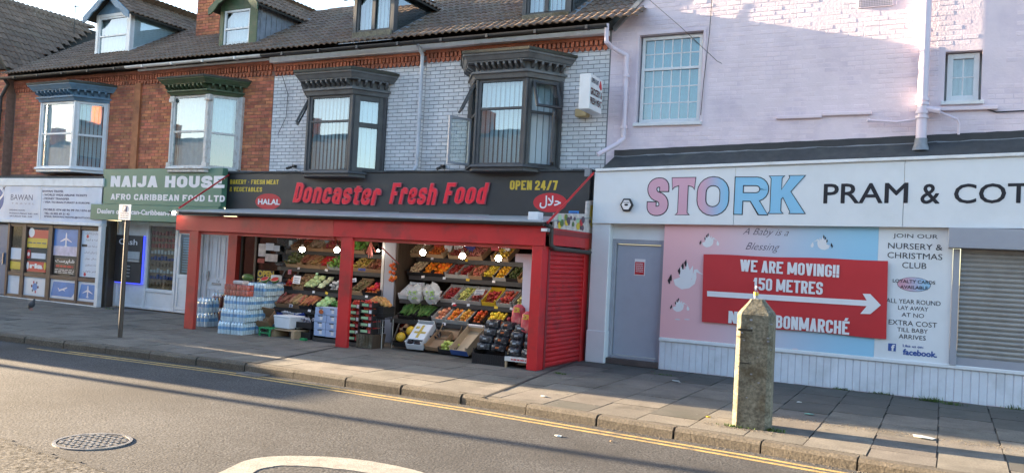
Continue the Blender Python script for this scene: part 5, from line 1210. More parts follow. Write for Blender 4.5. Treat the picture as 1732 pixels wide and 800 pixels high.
c_ = at(640,424,12.9); t = thing('light_bulb', 'small dim bulb hanging near the bunches of rhubarb', 'light bulb', c_, 'bare bulbs under the canopy'); MB().ball(c_, .020, 10, 6).out('globe', MT['bulb'], t, smooth=True); MB().tube(c_+Vector((0,0,.02)), Vector((c_.x,c_.y,2.2)), .004, 5).out('holder', MT['cast'], t)
# projecting box sign
ps = thing('projecting_sign', 'white projecting box sign with blue and red grocery lettering', 'shop sign', (-5.75, 13.4, 4.45))
A_, B_ = at(998,123,13.05), at(998,183,13.05); xs2 = at(998,150,13.08).x; zb_, zt_ = at(998,184,13.08).z, at(998,124,13.08).z
MB().box(xs2-.20,xs2,13.08,13.66,zb_,zt_).out('case', MT['upvc'], ps, bev=.008); MB().box(xs2-.14,xs2-.06,13.66,13.80,zb_+.1,zb_+.14).box(xs2-.14,xs2-.06,13.66,13.80,zt_-.14,zt_-.10).out('bracket', MT['cast'], ps)
H_ = zt_-zb_
def side_text(body, y0, y1, z0, z1, mat, X, par, off=.03):
    vs, fs_ = text_mesh(body, off); a,c,d0,e = bounds(vs); b = MB(); b.v = [(X+.003, y0+(v.x-a)/(c-a)*(y1-y0), z0+(v.y-d0)/(e-d0)*(z1-z0)) for v in vs]; b.f = fs_; b.out('lettering', mat, par)
side_text('OPEN 24/7', 13.12, 13.46, zb_+H_*.76, zb_+H_*.90, MT['fb_blue'], xs2, ps); side_text('GROCERY &', 13.11, 13.63, zb_+H_*.42, zb_+H_*.62, MT['oval_red'], xs2, ps); side_text('FRESH MEAT', 13.11, 13.63, zb_+H_*.16, zb_+H_*.35, MT['oval_red'], xs2, ps)
b = MB(); b.prism([(xs2+.002,13.48+.13*k/6,zb_+H_*(.74+.20*math.sin(math.pi*k/6))) for k in range(7)]+[(xs2+.002,13.61-.13*k/6,zb_+H_*(.70-.02*k)) for k in range(3)], (.001,0,0)); b.out('emblem', MT['oval_red'], ps)
# shop front behind the canopy
sf = thing('shopfront', 'dark recessed grocery shop front behind the produce shelves', 'shop front', (-10, 13.8, 0))
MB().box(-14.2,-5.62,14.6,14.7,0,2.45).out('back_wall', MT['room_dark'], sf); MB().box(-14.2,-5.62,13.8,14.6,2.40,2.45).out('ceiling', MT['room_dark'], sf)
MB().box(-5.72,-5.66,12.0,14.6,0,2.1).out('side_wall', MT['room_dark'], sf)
c0, c1 = at(385,440,13.72).x, at(400,440,13.72).x; MB().box(c0,c1,13.70,13.85,0,2.2).out('door_post', MT['red_warm'], sf, bev=.005)
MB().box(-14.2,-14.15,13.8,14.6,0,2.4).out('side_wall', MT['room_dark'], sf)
sash(sf, (c1+.02,13.80,.35), (1,0,0), 1.75, 1.75, MT['wood_dark'], MT['glass_dark'], fr=.05, transom=None, name='window_frame')
MB().box(c1+.02,c1+1.77,13.76,13.82,0,.35).out('stall_riser', MT['wood_dark'], sf)
MB().box(c1+.46,c1+.52,13.78,13.82,.35,2.1).out('mullion', MT['wood_dark'], sf)
def poster(px0, py0, px1, py1, Y, mat, lab, cat='poster', par=None, texts=()):
    a, c_ = at(px0,py0,Y), at(px1,py1,Y); o = MB().box(a.x,c_.x,Y-.003,Y,c_.z,a.z).out(cat if cat in ('poster','notice') else 'poster', MT[mat], par, loc=None if par else ((a.x+c_.x)/2,Y,c_.z))
    if not par: tag(o, lab, cat)
    return o, (a.x, c_.x, c_.z, a.z)
o, r = poster(436,456,463,482,13.755,'atm','dark poster with yellow opening hours lettering in the grocery window'); text_on('OPEN', (r[0]+.01,r[1]-.01,r[2]+(r[3]-r[2])*.50,r[3]-.01), 13.752, MT['yellow'], o, off=.05); text_on('24/7', (r[0]+.01,r[1]-.01,r[2]+.01,r[2]+(r[3]-r[2])*.42), 13.752, MT['yellow'], o, off=.05)
for (a,b2,c_,d2,m_,l_) in ((450,411,463,424,'paper','pale paper notice high in the grocery window, left of a pair'),(464,415,473,425,'paper','small pale paper notice high in the grocery window, right of a pair'),(438,412,449,434,'fruit_print','faded reddish poster behind the grocery glass'),(436,437,447,445,'tins','small red poster at eye level in the grocery window'),(449,429,469,443,'fruit_print','faded horizontal poster under the pale notices in the window')):
    poster(a,b2,c_,d2,13.757,m_,l_,'notice')
c0, c1 = at(650,450,12.95).x, at(668,450,12.95).x
MB().box(c0,c1,12.95,13.8,0,2.2).out('pillar', MT['door_grey'], sf, bev=.01); MB().box(c0-.09,c0-.03,12.98,13.05,.5,2.2).out('pillar_trim', MT['old_white'], sf)
MB().box(c1+.002,c1+.05,12.96,13.8,0,2.2).out('pillar_trim', MT['wood_dark'], sf)
# white panel beside the right hand post
w0 = at(905.5,430,12.0).x; wp = [(872,429),(900,430),(895,540),(881,540),(885,444),(871,443)]
MB().prism([at(px,py,12.05) for px,py in wp], (0,.03,0)).out('white_screen', MT['white_plastic'], sf)
# panelled flat door left of the grocery window
fd = thing('flat_door', 'white panelled entrance door inside the left end of the canopy', 'door', (-14.9, 13.9, 0))
a, c_ = at(352,450,13.9).x, at(385,450,13.9).x; a0 = at(332,450,13.9).x
MB().box(a0,a-.0,13.86,13.96,.05,2.2).out('side_panel', MT['upvc'], fd, bev=.006); 
b = MB()
for t in (.12,.30,.52,.75): b.box(a0+(a-a0)*t, a0+(a-a0)*t+.025, 13.845, 13.859, .05, 2.15)
b.out('moulding', MT['upvc'], fd, bev=.004)
MB().box(a+.01,c_-.01,13.90,13.95,.08,2.02).out('leaf', MT['upvc'], fd, bev=.005)
w3 = (c_-a); 
for (u0,u1,z0,z1) in ((.14,.44,.9,1.85),(.56,.86,.9,1.85),(.14,.44,.15,.65),(.56,.86,.15,.65)):
    b = MB(); X0, X1 = a+w3*u0, a+w3*u1; e = .018
    b.box(X0,X1,13.885,13.899,z0,z0+e).box(X0,X1,13.885,13.899,z1-e,z1).box(X0,X0+e,13.885,13.899,z0+e,z1-e).box(X1-e,X1,13.885,13.899,z0+e,z1-e); b.out('panel_moulding', MT['upvc'], fd, bev=.004)
MB().box(a+w3*.26,a+w3*.74,13.88,13.899,.74,.79).out('letter_box', MT['chrome'], fd, bev=.004); MB().box(a+.03,a+.07,13.86,13.899,.82,1.05).out('handle', MT['chrome'], fd, bev=.005)
text_on('1c', (a+w3*.5,a+w3*.66,.80,.87), 13.90, MT['black_print'], fd)

# ================================================================== AFRO CARIBBEAN FOOD SHOP
nh = thing('green_fascia', 'pale green shop fascia with thick white lettering in two steps', 'shop sign', (-16, 13.3, 2.1))
NY = 13.3
MB().prism([(-18.2,NY,2.50),(-14.20,NY,2.50),(-14.20,NY,3.37),(-18.2,NY,3.35)], (0,.16,0)).out('upper_board', MT['green_sign'], nh, bev=.008)
MB().box(-18.5,-14.20,NY-.06,NY+.12,2.12,2.495).out('lower_board', MT['green_sign'], nh, bev=.008)
block_px('NAIJA HOUSE', 284, 307.5, 193, 19.5, NY, MT['white_print'], nh, w_=.72, t=.27, gap=.10, sp=.42); block_px('AFRO CARIBBEAN FOOD LTD', 284, 334.5, 193, 10.5, NY, MT['white_print'], nh, w_=.72, t=.24, gap=.13, sp=.40)
text_px('Dealers of African-Caribbean-Asian', 236, 359, 143, 9, NY-.06, MT['white_print'], nh, off=.04)
nf = thing('shopfront', 'white plastic framed shop front with a cash machine under the green sign', 'shop front', (-16.5, 13.9, 0))
NF = 13.75
MB().box(-18.15,-15.55,NF+.10,NF+.16,0,2.15).out('backing', MT['shop_goods'], nf)
def px_rect(px0, py0, px1, py1, Y): a, c_ = at(px0,py0,Y), at(px1,py1,Y); return a.x, c_.x, c_.z, a.z
X_a, X_b, X_c, X_d = at(197,450,NF).x, at(246,450,NF).x, at(296,450,NF).x, at(334,450,NF).x
fr = MB()
for X in (X_a, X_b, X_c, X_d): fr.box(X-.045,X+.045,NF-.01,NF+.09,.03,2.12)
fr.box(X_a+.045,X_b-.045,NF,NF+.09,.62,.70).box(X_b+.045,X_c-.045,NF,NF+.09,.45,.53)
for (p, q) in ((X_a,X_b),(X_b,X_c),(X_c,X_d)): fr.box(p+.045,q-.045,NF,NF+.09,2.03,2.12).box(p+.045,q-.045,NF,NF+.09,.03,.09)
fr.out('frame', MT['upvc'], nf, bev=.006)
MB().box(X_a+.045,X_b-.045,NF+.03,NF+.08,.70,2.03).out('panel', MT['upvc'], nf); MB().box(X_a+.045,X_b-.045,NF+.03,NF+.08,.09,.62).out('panel', MT['upvc'], nf); MB().box(X_b+.045,X_c-.045,NF+.03,NF+.08,.09,.45).out('panel', MT['upvc'], nf)
MB().box(X_b+.045,X_c-.045,NF+.04,NF+.048,.53,2.03).out('pane', MT['glass_dark'], nf)
# door with glazed top
b = MB(); b.box(X_c+.06,X_c+.13,NF-.005,NF+.05,.10,1.95).box(X_d-.13,X_d-.06,NF-.005,NF+.05,.10,1.95).box(X_c+.13,X_d-.13,NF-.004,NF+.05,1.86,1.95).box(X_c+.13,X_d-.13,NF-.004,NF+.05,.84,.93).box(X_c+.13,X_d-.13,NF-.004,NF+.05,.10,.18); d1 = b.out('door', MT['upvc'], nf, bev=.005)
MB().box(X_c+.13,X_d-.13,NF+.02,NF+.03,.93,1.86).out('pane', MT['glass'], d1); MB().box(X_c+.13,X_d-.13,NF+.01,NF+.04,.18,.84).out('door_panel', MT['upvc'], d1); MB().box(X_d-.12,X_d-.08,NF-.04,NF-.006,.95,1.15).out('handle', MT['chrome'], d1, bev=.004)
b = MB()
for i in range(14):
    b.box(X_c+.15,X_d-.15,NF+.07,NF+.085,.98+i*.06,1.01+i*.06)
b.out('grille', MT['upvc'], nf)
# goods seen through the middle pane
random.seed(3)
for k in range(9):
    zz2 = .62+.15*k; b = MB(); 
    for i in range(7):
        x_ = X_b+.10+i*(X_c-X_b-.2)/7; b.box(x_,x_+.06,NF+.055,NF+.09,zz2,zz2+random.uniform(.05,.11))
    b.out('stock', MT[random.choice(['tins','blue_plain','fruit_print','card','white_plastic','tins'])], nf, kind='stuff')
# brown return between the shops
b = MB(); b.box(-18.15,X_a-.05,13.35,13.75,0,2.12); b.out('timber_return', MT['wood_dark'], nf, bev=.006)
# cash machine
am = thing('cash_machine', 'dark cash machine edged with a blue light strip beside the green shop', 'cash machine', ((X_a+X_b)/2, NF, .7))
r = px_rect(201,399,240,477,NF-.05); r = (X_a+.03, at(240,440,NF-.06).x, at(220,478,NF-.06).z, at(220,398,NF-.06).z)
MB().box(r[0],r[1],NF-.08,NF+.02,r[2],r[3]).out('case', MT['atm'], am, bev=.008)
w4, h4 = r[1]-r[0], r[3]-r[2]
MB().box(r[1]+.001,r[1]+.022,NF-.05,NF-.02,r[2]-.02,r[3]).box(r[0],r[1],NF-.05,NF-.02,r[2]-.022,r[2]-.002).out('led_strip', MT['led'], am)
MB().box(r[0]+w4*.40,r[1]-.05,NF-.10,NF-.081,r[2]+h4*.50,r[2]+h4*.66).out('screen', MT['screen'], am, bev=.004)
MB().box(r[0]+w4*.36,r[1]-.04,NF-.12,NF-.081,r[2]+h4*.44,r[2]+h4*.49).out('visor', MT['steel'], am, bev=.004)
b = MB()
for i in range(4):
    for j in range(3): b.box(r[0]+w4*.45+j*.055,r[0]+w4*.45+j*.055+.04,NF-.10,NF-.081,r[2]+h4*(.12+.07*i),r[2]+h4*(.12+.07*i)+.035)
b.out('keypad', MT['steel'], am, kind='stuff'); MB().box(r[0]+w4*.2,r[0]+w4*.38,NF-.095,NF-.081,r[2]+h4*.1,r[2]+h4*.5).out('card_slot', MT['cast'], am)
text_on('Cash', (r[0]+w4*.12,r[1]-w4*.18,r[3]-h4*.20,r[3]-h4*.08), NF-.08, MT['white_print'], am, off=.01)

# ================================================================== TRAVEL AGENCY
BYv = 13.3
ta = thing('travel_fascia', 'pale blue travel agency fascia with navy text and globe emblem', 'shop sign', (-20.5, BYv, 2.0))
MB().box(-24.5,-18.14,BYv,BYv+.14,2.02,3.10).out('board', MT['bawan_sign'], ta, bev=.006)
b = MB(); b.box(-24.5,-18.13,BYv-.03,BYv+.14,2.92,3.12).box(-24.5,-18.13,BYv-.04,BYv+.14,1.96,2.03); b.out('frame_board', MT['trim'], ta, bev=.006)
c_ = at(68.5,350,BYv).x; MB().box(c_-.012,c_+.012,BYv-.008,BYv,2.05,2.91).out('joint_strip', MT['trim'], ta)
c_ = at(-5,338,BYv); disc(c_.x, c_.z, .30, .30, BYv, .003, 36).out('globe', MT['blue_print'], ta)
b = MB(); b.prism([(c_.x-.30,BYv-.004,c_.z-.06),(c_.x-.05,BYv-.004,c_.z-.01),(c_.x+.18,BYv-.004,c_.z+.10),(c_.x+.30,BYv-.004,c_.z+.25),(c_.x+.27,BYv-.004,c_.z+.10),(c_.x+.08,BYv-.004,c_.z-.05),(c_.x-.28,BYv-.004,c_.z-.14)], (0,-.001,0)); b.out('swoosh', MT['white_print'], ta)
p_ = at(7,319,BYv); MB().prism([(p_.x-.07,BYv-.004,p_.z-.05),(p_.x,BYv-.004,p_.z-.01),(p_.x+.02,BYv-.004,p_.z-.08),(p_.x+.03,BYv-.004,p_.z+.01),(p_.x+.09,BYv-.004,p_.z+.07),(p_.x+.0,BYv-.004,p_.z+.03),(p_.x-.07,BYv-.004,p_.z+.05),(p_.x-.02,BYv-.004,p_.z+.01)], (0,-.001,0)).out('plane_emblem', MT['faint_print'], ta)
for t_, x0, y0, w_, h_, m_, of in (('BAWAN',37,334,37,9.5,'navy',0),('T R A V E L',39,344.5,39,2.4,'faint_print',-.01),('OPENING HOURS',29,355.5,27,2.6,'navy',.02),('MONDAY-FRIDAY 9:00 - 6:00',40,361.3,48,2.6,'navy',.02),('SATURDAY 9:00 - 5:00',35.5,366,38,2.6,'navy',.02),
    ('BAWAN TRAVEL',90,323.7,36,3.6,'navy',.035),('- WORLD WIDE AIRLINE TICKETS',110,330.2,75,3.6,'navy',.035),('- MONEY TRANSFER',95,336.3,45,3.6,'navy',.035),('- VISA TO IRAN,TURKEY & EUROPE',112.5,343,79,3.6,'navy',.035),
    ('MOBILE: 074 68 96 99 74 / 074 68 96 99',122,355.8,96,3.6,'navy',.035),('TEL: 01302 49 21 42',96.5,361.5,43,3.6,'navy',.035),('EMAIL: BAWAN.TRAVEL@OUTLOOK.COM',122,368,94,3.6,'navy',.035)):
    text_px(t_, x0, y0, w_, h_, BYv, MT[m_], ta, off=of)
tf = thing('shopfront', 'brown framed travel agency window full of posters under the pale blue sign', 'shop front', (-20.5, 13.4, 0))
TY = 13.40
MB().box(-24.5,-18.1,TY+.09,TY+.14,0,1.98).out('backing', MT['room'], tf)
MB().box(-18.22,-18.10,13.28,13.40,0,2.0).out('white_trim', MT['trim'], tf, bev=.005)
xsT = [at(p,440,TY).x for p in (15,36,42,80,87,130,134,168)]
b = MB(); b.box(xsT[0]-.10,xsT[0]-.01,TY-.02,TY+.08,0.02,1.95)
for a, c_ in ((xsT[1],xsT[2]),(xsT[3],xsT[4]),(xsT[5],xsT[6])): b.box(a,c_,TY-.02,TY+.08,.02,1.95)
b.box(xsT[7],-18.222,TY-.02,TY+.08,.02,1.95)
for a, c_ in ((xsT[0]-.01,xsT[1]),(xsT[2],xsT[3]),(xsT[4],xsT[5]),(xsT[6],xsT[7])):
    b.box(a,c_,TY-.01,TY+.08,.02,.10).box(a,c_,TY-.01,TY+.08,.58,.68).box(a,c_,TY-.01,TY+.08,1.86,1.95)
b.out('frame', MT['brown_frame'], tf, bev=.005)
for a, c_ in ((xsT[0]-.01,xsT[1]),(xsT[2],xsT[3]),(xsT[4],xsT[5]),(xsT[6],xsT[7])):
    MB().box(a,c_,TY+.03,TY+.036,.68,1.86).out('pane', MT['glass_dark'], tf); MB().box(a,c_,TY+.02,TY+.03,.10,.58).out('lower_panel', MT['paper'], tf)
MB().box(-24.5,-18.3,TY-.05,TY+.08,-.01,.02).out('threshold', MT['trim'], tf)
MB().box(-23.4,xsT[0]-.11,TY,TY+.06,.05,1.90).out('blue_door', MT['door_blue'], tf, bev=.01)
MB().box(xsT[0]-.22,xsT[0]-.18,TY-.05,TY-.001,.85,1.15).out('handle', MT['chrome'], tf, bev=.006)
PY = TY+.028
def pst(x0,x1,z0,z1,mat,lab,cat='poster'):
    o = MB().box(x0,x1,PY-.003,PY,z0,z1).out('poster', MT[mat], loc=((x0+x1)/2,PY,z0)); tag(o, lab, cat); return o
a, c_ = xsT[0]+.03, xsT[1]-.03
pst(a,c_,1.00,1.30,'paper','pale paper notice in the narrow window beside the blue door'); pst(a,c_,.74,.94,'yellow','yellow notice low in the narrow window beside the blue door')
a, c_ = xsT[2]+.04, xsT[3]-.06
o = pst(a+.02,c_,1.42,1.80,'oval_red','red and yellow money transfer poster in the second window from the left'); MB().box(a-.02,c_-.02,PY-.006,PY-.0035,1.34,1.58).out('yellow_band', MT['yellow'], o); disc(a+.14,1.72,.12,.12,PY-.0035,.002).out('round_badge', MT['white_print'], o); print_bars((a+.02,c_-.06,1.44,1.48), PY-.006, MT['navy'], o)
o = pst(a,a+.13,1.05,1.27,'oval_red','small red badge poster halfway down the second window'); disc(a+.065,1.16,.05,.05,PY-.0035,.002).out('round_badge', MT['white_print'], o)
pst(a+.18,c_-.06,1.06,1.20,'paper','pale paper sheet in the middle of the second window')
o = pst(a+.02,c_-.02,.72,.98,'oval_red','red heart shaped poster with lower-case white logo in the second window'); text_on('ria', (a+.14,c_-.14,.80,.93), PY-.003, MT['white_print'], o, off=.05)
disc(a+.06,.86,.05,.10,PY-.0035,.002).out('round_badge', MT['white_print'], o); disc(c_-.06,.88,.05,.10,PY-.0035,.002).out('round_badge', MT['yellow'], o)
def plane_shape(o, cx, cz, s, mat, top=True, Yp=None, tilt=0):
    Yp = Yp or PY-.0035
    def R_(x, z): return (cx+s*(x*math.cos(tilt)-z*math.sin(tilt)), Yp, cz+s*(x*math.sin(tilt)+z*math.cos(tilt)))
    if top: parts = [[(-.07,-.5),(.07,-.5),(.08,.3),(.04,.5),(-.04,.5),(-.08,.3)],[(-.06,.0),(-.62,-.16),(-.62,-.10),(-.06,.16)],[(.06,.0),(.62,-.16),(.62,-.10),(.06,.16)],[(-.22,-.46),(.22,-.46),(0,-.34)]]
    else: parts = [[(-.55,-.03),(-.48,-.08),(.45,-.05),(.62,.0),(.60,.06),(.45,.07),(-.45,.05)],[(-.1,-.02),(.22,-.20),(.30,-.20),(.18,.0)],[(-.52,.04),(-.62,.24),(-.53,.24),(-.40,.05)]]
    for k, p in enumerate(parts):
        MB().prism([(q[0], q[1]-.0004*k, q[2]) for q in [R_(x, z) for x, z in p]], (0,-.0003,0)).out('plane_print', MT[mat], o)
a, c_ = xsT[4]+.02, xsT[5]-.02
o = pst(a,c_,1.18,1.85,'sky_print','airliner taking off over a pink sky poster with white script'); MB().box(a,c_,PY-.0052,PY-.0033,1.18,1.42).out('sunset_print', MT['cloud_print'], o); plane_shape(o, (a+c_)/2, 1.58, .36, 'white_print', Yp=PY-.006)
o2 = pst(a+.06,c_-.06,.72,1.12,'atm','dark lower poster with white and red script in the third window'); text_on('شاپرست', (a+.10,c_-.10,.98,1.10), PY-.003, MT['white_print'], o2, off=.03); print_bars((a+.14,c_-.14,.88,.95), PY-.003, MT['oval_red'], o2)
for k in range(3): print_bars((a+.10,c_-.10,.74+.04*k,.76+.04*k), PY-.003, MT['white_print'], o2)
a, c_ = xsT[6]+.01, xsT[7]-.01
o = pst(a,c_,.70,1.84,'paper','tall pale poster with lines of Arabic-script text in the right window')
for k, t_ in enumerate(('سفرکردن به ایران','ترکیه و اروپا','فروش بلیط هواپیما','ویزا برای ایران','ارسال پول','خدمات مسافرتی','دفتر باوان')):
    text_on(t_, (a+.14+.03*(k % 3),c_-.04,1.74-.155*k,1.80-.155*k), PY-.003, MT['faint_print'], o)
for (x_,z_) in ((a+.22,1.70),(a+.20,.76)): disc(x_,z_,.045,.045,PY-.0035,.002).out('round_badge', MT['oval_red'], o)
MB().box(a+.02,a+.22,PY-.005,PY-.0032,1.44,1.50).out('black_band', MT['black_print'], o)
LY = TY+.02
def low(x0,x1,lab,kind):
    o = MB().box(x0+.03,x1-.03,LY-.003,LY,.14,.54).out('poster', MT['white_print'], loc=((x0+x1)/2,LY,.14)); tag(o, lab, 'poster')
    if kind == 'globe':
        disc((x0+x1)/2,.33,.10,.10,LY-.0035,.001).out('globe_print', MT['sky_print'], o)
        for k in range(6): disc((x0+x1)/2+.13*math.cos(k),.33+.13*math.sin(k),.03,.035,LY-.0035-.0004*k,.0003).out('monument_print', MT[('cola','faint_print','oval_red')[k%3]], o)
    else:
        MB().prism([(x0+.05,LY-.005,.22),(x0+.12,LY-.005,.52),(x1-.05,LY-.005,.52),(x1-.05,LY-.005,.26),(x1-.14,LY-.005,.16),(x0+.05,LY-.005,.16)], (0,-.001,0)).out('sky_patch', MT['sky_print'], o); plane_shape(o, (x0+x1)/2, .34, .30, 'white_print', top=(kind == 'top'), Yp=LY-.0065, tilt=.25 if kind == 'side' else 0)
low(xsT[2],xsT[3],'white low panel with a globe ringed by landmarks','globe'); low(xsT[4],xsT[5],'white low panel showing a climbing airliner side-on','side'); low(xsT[6],xsT[7],'white low panel showing an airliner head-on among clouds','top')
random.seed(21)
# stone sill over the travel sign
MB().box(-22.75,-18.15,13.30,13.78,3.13,3.18).out('string_course', MT['felt'], hB)
# ================================================================== PRODUCE
random.seed(42)
def put(o, loc, rot=(0,0,0)):
    o.location = loc; o.rotation_euler = rot; return o
def shelf_unit(x0, x1, label, rows):
    t = thing('produce_stand', label, 'produce stand', ((x0+x1)/2, 13, 0))
    b = MB()
    for (y, z) in rows: 
        b = MB(); b.prism([(x0,y,z-.05),(x0,y,z-.005),(x0,y+.46,z+.20),(x0,y+.46,z+.16)], (x1-x0,0,0)); b.box(x0,x1,y-.012,y,z-.06,z+.02); b.out('shelf', MT['shelf'], t)
    for x in (x0+.02,(x0+x1)/2,x1-.05): MB().prism([(x,12.65,0),(x,12.68,0),(x,13.62,1.62),(x,13.58,1.62)], (.03,0,0)).out('upright', MT['shelf'], t)
    return t
ROWS = {1:(13.38,1.62),2:(13.16,1.27),3:(12.90,.83),4:(12.64,.48)}
XR0, XR1 = -9.02, -6.30
shelf_unit(-9.0, -6.25, 'dark stepped produce stand in the right half of the grocery front', [ROWS[k] for k in (1,2,3,4)])
shelf_unit(-12.3, -9.55, 'dark stepped produce stand in the left half of the grocery front', [ROWS[k] for k in (1,2,3,4)])
# templates at the origin: front lower edge on x axis, going back along +y
def tray_mesh(w_, d_, h_, mat, t=.012, slots=False):
    b = MB(); b.box(-w_/2,w_/2,0,d_,0,.01)
    b.box(-w_/2,w_/2,0,t,.01,h_*.8).box(-w_/2,w_/2,d_-t,d_,.01,h_*1.15).box(-w_/2,-w_/2+t,t,d_-t,.01,h_).box(w_/2-t,w_/2,t,d_-t,.01,h_)
    for sx in (-1,1):
        for sy in (0,1): x = sx*(w_/2-.012); b.box(x-.010,x+.010,(.002 if sy == 0 else d_-.022),(.022 if sy == 0 else d_-.002),.01,h_*1.22)
    return b
def fruit_mesh(kind, w_, d_, h_, r, seed, heap=.05):
    rnd = random.Random(seed); b = MB()
    if kind in ('round','flat'):
        for layer in range(3):
            lz = h_*.55+layer*r*1.25; nx = max(1, int((w_-.04)/(2*r*1.02))-layer//2); ny = max(1, int((d_-.04)/(2*r*1.0))-layer)
            for i in range(nx):
                for j in range(ny):
                    if layer and rnd.random() < .18*layer: continue
                    x = (i-(nx-1)/2)*2*r*1.02+(layer % 2)*r*.8+rnd.uniform(-.3,.3)*r; y = .02+r+(j+.5*(layer % 2))*2*r+rnd.uniform(-.3,.3)*r
                    if abs(x) > w_/2-r*.7 or y > d_-r*.7: continue
                    b.ball((x, y, lz+rnd.uniform(-.3,.3)*r), r*rnd.uniform(.85,1.08), 7, 5, 1, 1, .9 if kind == 'round' else .65)
    elif kind == 'long':
        n = int(w_/(r*1.5))*3
        for i in range(n):
            x = rnd.uniform(-w_/2+.03, w_/2-.03); z = h_*.6+rnd.uniform(0,.06); a = rnd.gauss(0,.25); L_ = d_*rnd.uniform(.35,.8); y = rnd.uniform(.02,d_-L_)
            p0 = Vector((x,y,z)); p1 = Vector((x+L_*math.sin(a), y+L_*math.cos(a), z+rnd.uniform(-.02,.03))); mid = (p0+p1)/2+Vector((0,0,.01))
            b.tube(p0, mid, r*.6, 6, r, True); b.tube(mid, p1, r, 6, r*.5, True)
    elif kind == 'leafy':
        for i in range(150):
            x, y = rnd.uniform(-w_/2+.02,w_/2-.02), rnd.uniform(0,d_); z = h_*.7+rnd.uniform(0,.09); s = rnd.uniform(.025,.055)
            a, e = rnd.uniform(0,6.28), rnd.uniform(-.5,1.0); u = Vector((math.cos(a)*math.cos(e),math.sin(a)*math.cos(e),math.sin(e))); v = u.orthogonal().normalized()
            p = Vector((x,y,z)); b.quad(p-v*s*.4, p+u*s-v*s*.5+Vector((0,0,.01)), p+u*s*1.5, p+u*s+v*s*.5, p+v*s*.4)
    elif kind == 'cabbage':
        nx, ny = max(1,int(w_/(2*r))), max(1,int(d_/(2*r)))
        for i in range(nx):
            for j in range(ny):
                c = Vector(((i-(nx-1)/2)*2*r+rnd.uniform(-.01,.01), .02+r+j*2*r*.9, h_*.6+r*.5))
                b.ball(c, r*rnd.uniform(.85,1.05), 10, 7, 1, 1, .9)
                for k in range(6):
                    a = rnd.uniform(0,6.28); q = c+Vector((math.cos(a)*r*.9, math.sin(a)*r*.9, r*.1)); b.ball(q, r*.45, 6, 4, 1, 1, .5)
    return b
CR = {}
def crate(label, x, row, kind, r, col, w_=.32, d_=.46, h_=.10, tray='wood', tilt=.50, hue=.015, rnd=.25, pos=None, rot=0, name='crate', cat='crate', group=None, rough=.45, matkey=None):
    y, z = (ROWS[row] if row else (pos[0], pos[1]))
    t = thing(name, label, cat, (0,0,0), group)
    key = ('t', w_, d_, h_, tray)
    if key not in CR: CR[key] = mesh_of(tray_mesh(w_, d_, h_, MT[tray]), 'tray', MT[tray])
    o = bpy.data.objects.new('tray', CR[key]); COL.objects.link(o); o.parent = t
    if kind:
        mk = matkey or label[:18]; mt = prod(mk, col, hue, rnd, rough); sd = len(WO)
        b = fruit_mesh(kind, w_, d_, h_, r, sd); o = b.out({'round':'fruit','flat':'fruit','long':'vegetables','leafy':'leaves','cabbage':'heads'}[kind], mt, t, smooth=(kind != 'leafy'), kind='stuff')
    put(t, (x, y+.01, z+.012), (tilt, random.gauss(0,.01), rot)); return t
def X_(px, row, py=None):
    y, z = ROWS[row]
    # x on the shelf front edge under the measured column
    v = ray(px, {1:434,2:472,3:515,4:545}[row]); return v.x/v.y*y
G_ = 'produce crates on the sloping shelves'
